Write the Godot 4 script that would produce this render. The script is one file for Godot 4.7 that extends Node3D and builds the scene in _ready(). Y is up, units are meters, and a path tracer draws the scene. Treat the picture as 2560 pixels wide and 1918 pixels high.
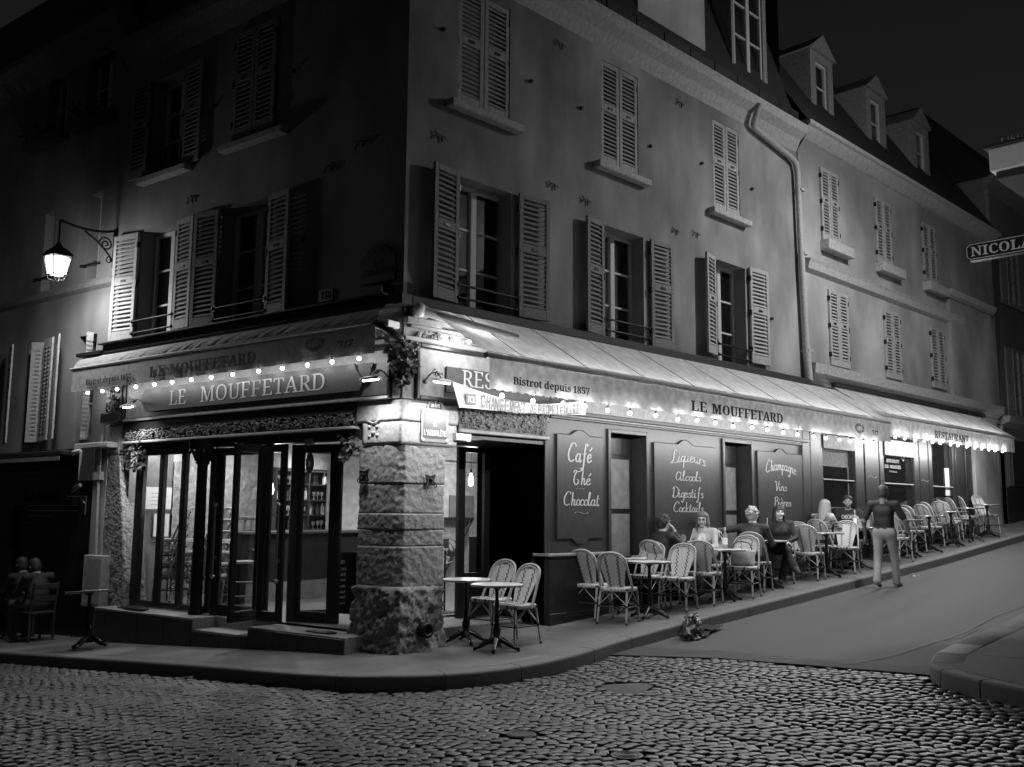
extends Node3D
# A Paris street corner at night: a bistro under awnings with string lights, its terrace, two streets and cobbles.
# x runs along the right facade, z comes out of it towards the street, the building's corner stands at x = z = 0.

const AL := 0.92817        # left facade's angle to the view
const AR := 0.78208        # right facade's angle to the view
var LD := Vector3(cos(AL + AR), 0, -sin(AL + AR))    # along the left facade, away from the corner
var LN := Vector3(-sin(AL + AR), 0, -cos(AL + AR))   # its outward normal
var XL := Transform3D(Basis(-LD, Vector3.UP, LN), Vector3.ZERO)   # left facade's own frame (x = -u)
var XR := Transform3D.IDENTITY
var M := {}
var rng := RandomNumberGenerator.new()
var used := {}
var noise := FastNoiseLite.new()

func _ready():
	rng.seed = 20240611
	noise.seed = 7
	noise.noise_type = FastNoiseLite.TYPE_SIMPLEX_SMOOTH
	noise.frequency = 1.0
	noise.fractal_octaves = 4
	setup_view()
	make_materials()
	build_ground()
	build_corner_building()
	build_long_building()
	build_left_building()
	build_far_building()
	build_opposite_building()
	build_pillars()
	build_shopfront()
	build_entrance()
	build_interior()
	build_awnings()
	build_signs()
	build_lights()
	build_furniture()
	build_people()
	build_small_things()

func setup_view():
	var fwd := Vector3(cos(AR), 0, -sin(AR))
	var right := Vector3(sin(AR), 0, cos(AR))
	var pitch := deg_to_rad(7.69)
	var roll := deg_to_rad(-0.414)
	var f := fwd * cos(pitch) + Vector3.UP * sin(pitch)
	var u := Vector3.UP * cos(pitch) - fwd * sin(pitch)
	var ex := right * cos(roll) - u * sin(roll)
	var ey := right * sin(roll) + u * cos(roll)
	var cam := Camera3D.new()
	cam.name = "camera"
	cam.transform = Transform3D(Basis(ex, ey, -f), Vector3(-6.910, 1.53, 8.653))
	cam.fov = rad_to_deg(2.0 * atan(959.0 / 2424.0))
	cam.near = 0.1
	cam.far = 300.0
	add_child(cam)
	cam.current = true
	var we := WorldEnvironment.new()
	we.name = "world_environment"
	var e := Environment.new()
	e.background_mode = Environment.BG_SKY
	var sm := ProceduralSkyMaterial.new()
	sm.sky_top_color = Color(0.060, 0.060, 0.060)
	sm.sky_horizon_color = Color(0.17, 0.17, 0.17)
	sm.sky_curve = 0.2
	sm.ground_bottom_color = Color(0.03, 0.03, 0.03)
	sm.ground_horizon_color = Color(0.06, 0.06, 0.06)
	var sky := Sky.new()
	sky.sky_material = sm
	e.sky = sky
	e.background_energy_multiplier = 1.0
	e.tonemap_mode = Environment.TONE_MAPPER_LINEAR
	e.tonemap_exposure = 1.0
	e.sdfgi_enabled = true
	e.ssao_enabled = true
	e.ssil_enabled = true
	we.environment = e
	add_child(we)

# ---------------------------------------------------------------- naming
func numbered(called: String) -> String:
	var k = used.get(called, 0)
	used[called] = k + 1
	return called if k == 0 else "%s_%03d" % [called, k]

func meta(o: Node, label: String, category: String, group := "", kind := ""):
	if label: o.set_meta("label", label)
	if category: o.set_meta("category", category)
	if group: o.set_meta("group", group)
	if kind: o.set_meta("kind", kind)
	return o

func thing(called: String, label: String, category: String, at := Transform3D.IDENTITY, group := "") -> Node3D:
	var o := Node3D.new()
	o.name = numbered(called)
	o.transform = at
	add_child(o)
	meta(o, label, category, group)
	return o

func struct(called: String, m: Mesh, mat: Material, label := "") -> MeshInstance3D:
	var o := MeshInstance3D.new()
	o.name = numbered(called)
	o.mesh = m
	o.material_override = mat
	add_child(o)
	meta(o, label if label else called.replace("_", " "), "", "", "structure")
	return o

func part(parent: Node3D, called: String, m: Mesh, mat: Material, at := Transform3D.IDENTITY, kind := "", label := "") -> MeshInstance3D:
	var o := MeshInstance3D.new()
	var n := called
	var k := 0
	if parent == self: n = numbered(called)
	else:
		while parent.has_node(NodePath(n)):
			k += 1
			n = "%s_%03d" % [called, k]
	o.name = n
	o.mesh = m
	o.material_override = mat
	o.transform = at
	parent.add_child(o)
	if kind: o.set_meta("kind", kind)
	if label: o.set_meta("label", label)
	return o

func many(parent: Node3D, called: String, k: int, m: Mesh, mat: Material, at := Transform3D.IDENTITY) -> MeshInstance3D:
	# like part(), for long runs: the number is given
	var o := MeshInstance3D.new()
	o.name = called if k == 0 else "%s_%03d" % [called, k]
	o.mesh = m
	o.material_override = mat
	o.transform = at
	parent.add_child(o)
	return o

func copy_of(src: Node3D, called: String, label: String, at: Transform3D, group := "") -> Node3D:
	var o: Node3D = src.duplicate()
	o.name = numbered(called)
	o.transform = at
	add_child(o)
	meta(o, label, "", group)
	return o

func yaw_at(p: Vector3, dir: Vector3) -> Transform3D:
	# +z of the thing turns towards dir
	return Transform3D(Basis(Vector3.UP, atan2(dir.x, dir.z)), p)

# ---------------------------------------------------------------- materials
func nz(freq: float, oct: int, lo: float, hi: float, size := 512, kind := FastNoiseLite.TYPE_SIMPLEX_SMOOTH, seed_ := 1, bump := 0.0, cell := false) -> NoiseTexture2D:
	var n := FastNoiseLite.new()
	n.seed = seed_
	n.noise_type = FastNoiseLite.TYPE_CELLULAR if cell else kind
	n.frequency = freq
	n.fractal_type = FastNoiseLite.FRACTAL_FBM
	n.fractal_octaves = oct
	var t := NoiseTexture2D.new()
	t.width = size
	t.height = size
	t.seamless = true
	t.noise = n
	var g := Gradient.new()
	g.set_color(0, Color(lo, lo, lo))
	g.set_color(1, Color(hi, hi, hi))
	t.color_ramp = g
	return t

func grey(v: float) -> Color:
	return Color(v, v, v).linear_to_srgb()

func mat(v: float, rough := 0.8, metal := 0.0) -> StandardMaterial3D:
	var m := StandardMaterial3D.new()
	m.albedo_color = grey(v)
	m.roughness = rough
	m.metallic = metal
	return m

func tri(m: StandardMaterial3D, tex: Texture2D, scale: Vector3, bump: Texture2D = null, cm := 0.5, world := true) -> StandardMaterial3D:
	if tex: m.albedo_texture = tex
	m.uv1_triplanar = true
	m.uv1_world_triplanar = world
	m.uv1_scale = scale
	if bump:
		m.heightmap_enabled = true
		m.heightmap_texture = bump
		m.heightmap_scale = cm
	return m

func make_materials():
	var blot := nz(0.006, 5, 0.72, 1.0, 512, 3, 3)
	var streak := nz(0.008, 5, 0.62, 1.0, 512, 3, 9)
	var fine := nz(0.05, 4, 0.75, 1.0, 512, 3, 5)
	var grain := nz(0.25, 3, 0.55, 1.0, 512, 3, 6)
	var bfine := nz(0.05, 5, 0.0, 1.0, 512, 3, 15)
	var bgrain := nz(0.22, 3, 0.0, 1.0, 512, 3, 16)
	var brock := nz(0.03, 6, 0.0, 1.0, 512, 3, 17)
	var pits := nz(0.07, 3, 0.0, 1.0, 512, 3, 18)
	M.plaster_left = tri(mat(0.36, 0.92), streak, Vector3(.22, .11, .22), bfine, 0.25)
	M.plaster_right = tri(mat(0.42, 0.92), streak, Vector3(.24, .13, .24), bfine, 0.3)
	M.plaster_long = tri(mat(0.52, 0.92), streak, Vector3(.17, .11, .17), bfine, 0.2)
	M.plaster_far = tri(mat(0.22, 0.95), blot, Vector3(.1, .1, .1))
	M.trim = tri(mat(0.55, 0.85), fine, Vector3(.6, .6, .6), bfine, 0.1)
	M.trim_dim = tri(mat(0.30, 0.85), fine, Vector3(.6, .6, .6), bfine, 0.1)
	M.ledge = tri(mat(0.05, 0.6), fine, Vector3(.8, .8, .8), bfine, 0.2)
	M.slate = tri(mat(0.035, 0.7), fine, Vector3(.5, .5, .5))
	M.zinc = tri(mat(0.05, 0.5, 0.3), fine, Vector3(.7, .7, .7))
	M.shutter = tri(mat(0.50, 0.75), fine, Vector3(1.3, .5, 1.3))
	M.shutter_worn = tri(mat(0.40, 0.85), grain, Vector3(.9, .25, .9), bgrain, 0.1)
	M.window_frame = mat(0.50, 0.6)
	M.iron = mat(0.02, 0.45, 0.4)
	M.dark_iron = tri(mat(0.012, 0.32, 0.2), null, Vector3.ONE, null)
	M.steel = mat(0.45, 0.28, 0.9)
	var g := mat(0.05, 0.03)
	g.transparency = BaseMaterial3D.TRANSPARENCY_ALPHA
	g.albedo_color = Color(0.2, 0.2, 0.2, 0.10)
	M.glass = g
	M.drink = mat(0.4, 0.05)
	M.drink.transparency = BaseMaterial3D.TRANSPARENCY_ALPHA
	M.drink.albedo_color = Color(0.8, 0.8, 0.8, 0.35)
	M.stone = tri(mat(0.50, 0.95), grain, Vector3(.9, .9, .9), brock, 1.2)
	M.stone_side = tri(mat(0.40, 0.95), grain, Vector3(.9, .9, .9), brock, 1.5)
	M.stone_smooth = tri(mat(0.56, 0.92), fine, Vector3(.8, .8, .8), brock, 0.5)
	M.boulder = tri(mat(0.34, 0.97), grain, Vector3(.8, .8, .8), brock, 1.8)
	M.rough_plaster = tri(mat(0.44, 0.95), grain, Vector3(.7, .7, .7), pits, 1.8)
	M.inner_stone = tri(mat(0.45, 0.9), fine, Vector3(.5, .5, .5), brock, 3.0)
	M.cobble = [tri(mat(0.15, 0.42), grain, Vector3(1.1, 1.1, 1.1), bfine, 0.25), tri(mat(0.19, 0.46), grain, Vector3(1.1, 1.1, 1.1), bfine, 0.2), tri(mat(0.115, 0.38), grain, Vector3(1.1, 1.1, 1.1), bfine, 0.3)]
	M.joint = tri(mat(0.02, 0.95), grain, Vector3(1, 1, 1), bgrain, 0.3)
	M.asphalt = tri(mat(0.125, 0.75), grain, Vector3(1.2, 1.2, 1.2), bgrain, 0.35)
	M.asphalt_dark = tri(mat(0.07, 0.75), grain, Vector3(1.3, 1.3, 1.3), bgrain, 0.35)
	M.pavement = tri(mat(0.17, 0.78), blot, Vector3(.5, .5, .5), bgrain, 0.15)
	M.kerb = tri(mat(0.24, 0.8), grain, Vector3(1.4, 1.4, 1.4), bgrain, 0.25)
	M.kerb_pale = tri(mat(0.78, 0.8), grain, Vector3(1.4, 1.4, 1.4), bgrain, 0.2)
	M.panel = tri(mat(0.034, 0.42), fine, Vector3(.6, .25, .6))
	M.panel_dark = tri(mat(0.02, 0.38), fine, Vector3(.6, .3, .6))
	M.fascia = tri(mat(0.30, 0.55), fine, Vector3(.4, .4, .4))
	M.fascia_dark = mat(0.012, 0.4)
	M.board = tri(mat(0.055, 0.5), fine, Vector3(.5, .5, .5))
	M.letter = mat(0.36, 0.6)
	M.chalk = mat(0.75, 0.9)
	M.ink = mat(0.012, 0.8)
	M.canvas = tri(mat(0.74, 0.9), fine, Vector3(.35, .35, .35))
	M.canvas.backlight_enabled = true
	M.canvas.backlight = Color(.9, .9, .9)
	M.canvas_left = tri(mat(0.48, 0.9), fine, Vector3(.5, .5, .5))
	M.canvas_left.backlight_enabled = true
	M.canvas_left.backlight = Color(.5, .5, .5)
	M.banner = mat(0.78, 0.8)
	M.white = mat(0.78, 0.6)
	M.marble = tri(mat(0.72, 0.35), blot, Vector3(2, 2, 2), null, 0, false)
	M.rattan = mat(0.34, 0.55)
	M.rattan_dark = mat(0.03, 0.5)
	M.frieze = mat(0.16, 0.55)
	M.frieze_dark = mat(0.045, 0.5)
	M.wood = tri(mat(0.10, 0.5), streak, Vector3(1, .3, 1))
	M.black = mat(0.008, 0.6)
	M.tile = tri(mat(0.06, 0.45), fine, Vector3(.9, .9, .9))
	M.step_top = tri(mat(0.33, 0.7), fine, Vector3(1, 1, 1))
	M.blue_sign = mat(0.10, 0.25)
	M.green_rim = mat(0.28, 0.3)
	M.white_enamel = mat(0.8, 0.3)
	M.inner_wall = tri(mat(0.62, 0.8), fine, Vector3(.3, .3, .3))
	M.inner_grey = tri(mat(0.24, 0.7), fine, Vector3(.3, .3, .3))
	M.floor_in = tri(mat(0.22, 0.4), fine, Vector3(.8, .8, .8))
	M.glow = mat(0.8, 0.5)
	M.glow.emission_enabled = true
	M.glow.emission = Color.WHITE
	M.glow.emission_energy_multiplier = 9.0
	M.lantern_glow = mat(0.8, 0.5)
	M.lantern_glow.emission_enabled = true
	M.lantern_glow.emission = Color.WHITE
	M.lantern_glow.emission_energy_multiplier = 5.0
	M.skin = mat(0.40, 0.6)
	var vc := mat(1.0, 0.75)
	vc.albedo_color = Color.WHITE
	vc.vertex_color_use_as_albedo = true
	M.body = vc
	M.hair_dark = mat(0.03, 0.6)
	M.hair_mid = mat(0.12, 0.55)
	M.hair_fair = mat(0.30, 0.5)
	M.plastic_bag = mat(0.05, 0.25)
	M.paper = mat(0.7, 0.8)
	M.weave = weave_material()

func weave_material() -> StandardMaterial3D:
	# plaited strips: colour and relief of one basket weave
	var n := 128
	var im := Image.create(n, n, false, Image.FORMAT_RGB8)
	var hm := Image.create(n, n, false, Image.FORMAT_RGB8)
	for y in n:
		for x in n:
			var cx := x / 16
			var cy := y / 8
			var odd := (cx + cy) % 2
			var fx := (x % 16) / 16.0 - .5
			var fy := (y % 8) / 8.0 - .5
			var h: float = (1.0 - pow(absf(fx) * 2.0, 4.0)) if odd == 0 else (1.0 - pow(absf(fy) * 2.0, 2.0)) * .75
			h = clampf(h * (1.0 - pow(absf(fy) * 2.0, 6.0)), 0, 1)
			var v := .60 + .36 * h + .05 * sin(x * 12.9 + y * 7.7)
			im.set_pixel(x, y, Color(v, v, v))
			hm.set_pixel(x, y, Color(h, h, h))
	var m := mat(0.74, 0.55)
	m.albedo_texture = ImageTexture.create_from_image(im)
	m.heightmap_enabled = true
	m.heightmap_texture = ImageTexture.create_from_image(hm)
	m.heightmap_scale = 0.25
	return m

# ---------------------------------------------------------------- mesh building
class MB:
	var v := PackedVector3Array()
	var n := PackedVector3Array()
	var c := PackedColorArray()
	var uv := PackedVector2Array()
	var i := PackedInt32Array()
	func quad(a: Vector3, b: Vector3, cc: Vector3, d: Vector3, uvs = null):
		# corners counter-clockwise seen from the front
		var nn := (b - a).cross(d - a)
		if nn.length_squared() < 1e-16: nn = (cc - b).cross(a - b)
		nn = nn.normalized()
		var k := v.size()
		for p in [a, b, cc, d]:
			v.push_back(p)
			n.push_back(nn)
		if uvs != null:
			while uv.size() < k: uv.push_back(Vector2.ZERO)
			for q in uvs: uv.push_back(q)
		i.append_array(PackedInt32Array([k, k + 2, k + 1, k, k + 3, k + 2]))
	func face(a: Vector3, b: Vector3, cc: Vector3):
		var nn := (b - a).cross(cc - a).normalized()
		var k := v.size()
		for p in [a, b, cc]:
			v.push_back(p)
			n.push_back(nn)
		i.append_array(PackedInt32Array([k, k + 2, k + 1]))
	func box(lo: Vector3, hi: Vector3, x := Transform3D.IDENTITY, bev := 0.0):
		if bev > 0.0:
			bevbox(lo, hi, x, bev)
			return
		var p := []
		for k in 8:
			p.push_back(x * Vector3(hi.x if k & 1 else lo.x, hi.y if k & 2 else lo.y, hi.z if k & 4 else lo.z))
		quad(p[4], p[5], p[7], p[6])
		quad(p[1], p[0], p[2], p[3])
		quad(p[5], p[1], p[3], p[7])
		quad(p[0], p[4], p[6], p[2])
		quad(p[6], p[7], p[3], p[2])
		quad(p[0], p[1], p[5], p[4])
	func bevbox(lo: Vector3, hi: Vector3, x: Transform3D, b: float):
		# chamfered box: 6 faces, 12 chamfers, 8 corners
		var s := (hi - lo) * .5
		var m := (hi + lo) * .5
		b = minf(b, minf(s.x, minf(s.y, s.z)) * .45)
		for ax in 3:
			var a1 := (ax + 1) % 3
			var a2 := (ax + 2) % 3
			for sg in [-1.0, 1.0]:
				var q := []
				for t in [[-1, -1], [1, -1], [1, 1], [-1, 1]]:
					var p := Vector3.ZERO
					p[ax] = sg * s[ax]
					p[a1] = t[0] * (s[a1] - b)
					p[a2] = t[1] * (s[a2] - b)
					q.push_back(x * (m + p))
				if sg > 0: quad(q[0], q[1], q[2], q[3])
				else: quad(q[3], q[2], q[1], q[0])
			for s1 in [-1.0, 1.0]:
				for s2 in [-1.0, 1.0]:
					var q := []
					for t in [[-1, 0], [1, 0], [1, 1], [-1, 1]]:
						var p := Vector3.ZERO
						p[ax] = t[0] * (s[ax] - b)
						p[a1] = s1 * (s[a1] - (b if t[1] else 0.0))
						p[a2] = s2 * (s[a2] - (0.0 if t[1] else b))
						q.push_back(x * (m + p))
					if s1 * s2 > 0: quad(q[0], q[1], q[2], q[3])
					else: quad(q[3], q[2], q[1], q[0])
		for k in 8:
			var sg := Vector3(1 if k & 1 else -1, 1 if k & 2 else -1, 1 if k & 4 else -1)
			var a := x * (m + sg * Vector3(s.x, s.y - b, s.z - b))
			var bb := x * (m + sg * Vector3(s.x - b, s.y, s.z - b))
			var cc := x * (m + sg * Vector3(s.x - b, s.y - b, s.z))
			if sg.x * sg.y * sg.z > 0: face(a, bb, cc)
			else: face(a, cc, bb)
	func grid(pts: Array, w: int, closed := false, flip := false, uvscale := Vector2.ZERO):
		# smooth sheet of rows of w points
		var rows := pts.size() / w
		var k := v.size()
		if uvscale != Vector2.ZERO:
			while uv.size() < k: uv.push_back(Vector2.ZERO)
		for r in rows:
			for q in w:
				var a: Vector3 = pts[r * w + ((q + 1) % w if closed else mini(q + 1, w - 1))] - pts[r * w + ((q + w - 1) % w if closed else maxi(q - 1, 0))]
				var b: Vector3 = pts[mini(r + 1, rows - 1) * w + q] - pts[maxi(r - 1, 0) * w + q]
				var nn := a.cross(b)
				if nn.length_squared() < 1e-18: nn = Vector3.UP
				nn = nn.normalized()
				v.push_back(pts[r * w + q])
				n.push_back(-nn if flip else nn)
				if uvscale != Vector2.ZERO: uv.push_back(Vector2(q, r) * uvscale)
		for r in rows - 1:
			for q in (w if closed else w - 1):
				var a := k + r * w + q
				var b := k + r * w + (q + 1) % w
				var cc := b + w
				var d := a + w
				if flip: i.append_array(PackedInt32Array([a, b, cc, a, cc, d]))
				else: i.append_array(PackedInt32Array([a, cc, b, a, d, cc]))
	func tube(pts: Array, r, sides := 6, caps := true):
		# pts: Vector3 path; r: number or array of radii
		var rows := []
		var up := Vector3.UP
		var cnt := pts.size()
		var side := Vector3.ZERO
		for k in cnt:
			var t: Vector3 = (pts[mini(k + 1, cnt - 1)] - pts[maxi(k - 1, 0)]).normalized()
			if side == Vector3.ZERO:
				up = Vector3.UP if absf(t.y) < .9 else Vector3.RIGHT
				side = t.cross(up).normalized()
			else:
				side = (side - t * side.dot(t)).normalized()
			var o := side.cross(t)
			var rr: float = r[k] if r is Array else r
			for j in sides:
				var an := TAU * j / sides
				rows.push_back(pts[k] + (side * cos(an) + o * sin(an)) * rr)
		grid(rows, sides, true, true)
		if caps:
			for e in [0, cnt - 1]:
				for j in range(1, sides - 1):
					var b: int = e * sides
					if e == 0: face(rows[b], rows[b + j], rows[b + j + 1])
					else: face(rows[b], rows[b + j + 1], rows[b + j])
	func lathe(prof: Array, sides := 12, x := Transform3D.IDENTITY):
		# prof: Vector2(radius, height) from the bottom up
		var rows := []
		for p in prof:
			for j in sides:
				var an := TAU * j / sides
				rows.push_back(x * Vector3(cos(an) * p.x, p.y, sin(an) * p.x))
		grid(rows, sides, true, false)
	func ball(p: Vector3, r: float, sides := 6, rings := 4, squash := 1.0):
		var prof := []
		for k in rings + 1:
			var a := PI * k / rings - PI / 2
			prof.push_back(Vector2(maxf(cos(a) * r, 1e-4), sin(a) * r * squash))
		lathe(prof, sides, Transform3D(Basis.IDENTITY, p))
	func prism(poly: PackedVector2Array, z0: float, z1: float, x := Transform3D.IDENTITY):
		# outline in the xy plane, extruded along z; counter-clockwise outline
		var t := Geometry2D.triangulate_polygon(poly)
		var area := 0.0
		for k in poly.size():
			area += poly[k].cross(poly[(k + 1) % poly.size()])
		var q := poly.duplicate()
		if area < 0:
			q.reverse()
			t = Geometry2D.triangulate_polygon(q)
		for k in range(0, t.size(), 3):
			var a := q[t[k]]
			var b := q[t[k + 1]]
			var cc := q[t[k + 2]]
			if (b - a).cross(cc - a) < 0:
				var s := b
				b = cc
				cc = s
			face(x * Vector3(a.x, a.y, z1), x * Vector3(b.x, b.y, z1), x * Vector3(cc.x, cc.y, z1))
			face(x * Vector3(a.x, a.y, z0), x * Vector3(cc.x, cc.y, z0), x * Vector3(b.x, b.y, z0))
		for k in q.size():
			var a := q[k]
			var b := q[(k + 1) % q.size()]
			quad(x * Vector3(a.x, a.y, z0), x * Vector3(b.x, b.y, z0), x * Vector3(b.x, b.y, z1), x * Vector3(a.x, a.y, z1))
	func add(m: MB, x := Transform3D.IDENTITY):
		var k := v.size()
		var nb := x.basis.inverse().transposed()
		for q in m.v.size():
			v.push_back(x * m.v[q])
			n.push_back((nb * m.n[q]).normalized())
		for q in m.i.size(): i.push_back(m.i[q] + k)
		if m.c.size():
			c.append_array(m.c)
	func mesh() -> ArrayMesh:
		var a := []
		a.resize(Mesh.ARRAY_MAX)
		a[Mesh.ARRAY_VERTEX] = v
		a[Mesh.ARRAY_NORMAL] = n
		a[Mesh.ARRAY_INDEX] = i
		if c.size() == v.size() and c.size() > 0: a[Mesh.ARRAY_COLOR] = c
		if uv.size() > 0:
			while uv.size() < v.size(): uv.push_back(Vector2.ZERO)
			a[Mesh.ARRAY_TEX_UV] = uv
		var m := ArrayMesh.new()
		if v.size() > 2: m.add_surface_from_arrays(Mesh.PRIMITIVE_TRIANGLES, a)
		return m

func boxm(lo: Vector3, hi: Vector3, bev := 0.0, x := Transform3D.IDENTITY) -> Mesh:
	var b := MB.new()
	b.box(lo, hi, x, bev)
	return b.mesh()

func V(x: float, y: float, z: float) -> Vector3:
	return Vector3(x, y, z)

func curve(pts: Array, per := 6) -> Array:
	# Catmull-Rom through points
	var o := []
	for k in pts.size() - 1:
		var a = pts[maxi(k - 1, 0)]
		var b = pts[k]
		var c = pts[k + 1]
		var d = pts[mini(k + 2, pts.size() - 1)]
		for s in per:
			o.push_back(b.cubic_interpolate(c, a, d, float(s) / per))
	o.push_back(pts[-1])
	return o

func wall(mb: MB, x: Transform3D, r: Rect2, holes: Array, thick: float, deep := 0.0, uphole := false):
	# a wall of thickness thick behind the plane z = 0 of frame x, with rectangular openings that have reveals
	var xs := [r.position.x, r.end.x]
	var ys := [r.position.y, r.end.y]
	for h in holes:
		for q in [h.position.x, h.end.x]: if q > r.position.x and q < r.end.x: xs.push_back(q)
		for q in [h.position.y, h.end.y]: if q > r.position.y and q < r.end.y: ys.push_back(q)
	xs.sort()
	ys.sort()
	for a in xs.size() - 1:
		if xs[a + 1] - xs[a] < 1e-5: continue
		for b in ys.size() - 1:
			if ys[b + 1] - ys[b] < 1e-5: continue
			var mid := Vector2((xs[a] + xs[a + 1]) / 2, (ys[b] + ys[b + 1]) / 2)
			var open := false
			for h in holes: if h.has_point(mid): open = true
			if open: continue
			for z in [0.0, -thick]:
				var q := [x * V(xs[a], ys[b], z), x * V(xs[a + 1], ys[b], z), x * V(xs[a + 1], ys[b + 1], z), x * V(xs[a], ys[b + 1], z)]
				if z == 0.0: mb.quad(q[0], q[1], q[2], q[3])
				else: mb.quad(q[3], q[2], q[1], q[0])
	for h in holes:
		var l: float = h.position.x
		var rr: float = h.end.x
		var b: float = h.position.y
		var t: float = h.end.y
		var w := -thick
		mb.quad(x * V(l, b, 0), x * V(l, b, w), x * V(l, t, w), x * V(l, t, 0))
		mb.quad(x * V(rr, b, w), x * V(rr, b, 0), x * V(rr, t, 0), x * V(rr, t, w))
		mb.quad(x * V(l, t, 0), x * V(l, t, w), x * V(rr, t, w), x * V(rr, t, 0))
		mb.quad(x * V(l, b, w), x * V(l, b, 0), x * V(rr, b, 0), x * V(rr, b, w))
	var l2 := r.position.x
	var r2 := r.end.x
	mb.quad(x * V(l2, r.end.y, 0), x * V(r2, r.end.y, 0), x * V(r2, r.end.y, -thick), x * V(l2, r.end.y, -thick))
	mb.quad(x * V(l2, r.position.y, -thick), x * V(r2, r.position.y, -thick), x * V(r2, r.position.y, 0), x * V(l2, r.position.y, 0))
	mb.quad(x * V(l2, r.position.y, -thick), x * V(l2, r.position.y, 0), x * V(l2, r.end.y, 0), x * V(l2, r.end.y, -thick))
	mb.quad(x * V(r2, r.position.y, 0), x * V(r2, r.position.y, -thick), x * V(r2, r.end.y, -thick), x * V(r2, r.end.y, 0))

# ---------------------------------------------------------------- lettering
var fonts := {}
func font(kind: String) -> Font:
	if not fonts.has(kind):
		var f := SystemFont.new()
		f.font_names = PackedStringArray(["Droid Serif" if kind.begins_with("serif") else "Droid Sans"])
		f.font_weight = 700 if kind.ends_with("bold") else 400
		fonts[kind] = f
	return fonts[kind]

func text_mesh(s: String, kind: String) -> Array:
	var t := TextMesh.new()
	t.text = s
	t.font = font(kind)
	t.font_size = 48
	t.pixel_size = 0.02
	t.depth = 0.02
	t.curve_step = 2.0
	var b := t.get_aabb()
	return [t, b]

func lettering(parent: Node3D, called: String, s: String, kind: String, material: Material, x: Transform3D, w: float, h: float, deep := 0.004) -> MeshInstance3D:
	# the words stand in a box of w by h metres whose lower left corner is the origin of x
	var r := text_mesh(s, kind)
	var b: AABB = r[1]
	if b.size.x < 1e-4 or b.size.y < 1e-4: return null
	var sc := V(w / b.size.x, h / b.size.y, deep / maxf(b.size.z, 1e-4))
	var t := Transform3D(Basis.from_scale(sc), -b.position * sc)
	return part(parent, called, r[0], material, x * t)

func arc_letters(parent: Node3D, called: String, s: String, kind: String, material: Material, x: Transform3D, centre: Vector2, radius: float, a0: float, a1: float, h: float, w: float, up := true):
	# single letters along an arc, a0..a1 in radians
	for k in s.length():
		if s[k] == " ": continue
		var a := lerpf(a0, a1, (k + .5) / s.length())
		var p := centre + Vector2(cos(a), sin(a)) * radius
		var turn := a - PI / 2 if up else a + PI / 2
		var lx := x * Transform3D(Basis(Vector3.BACK, turn), V(p.x, p.y, 0)) * Transform3D(Basis.IDENTITY, V(-w / 2, 0, 0))
		lettering(parent, called, s[k], kind, material, lx, w * (.45 if s[k] == "I" else .9), h, .003)

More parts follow.
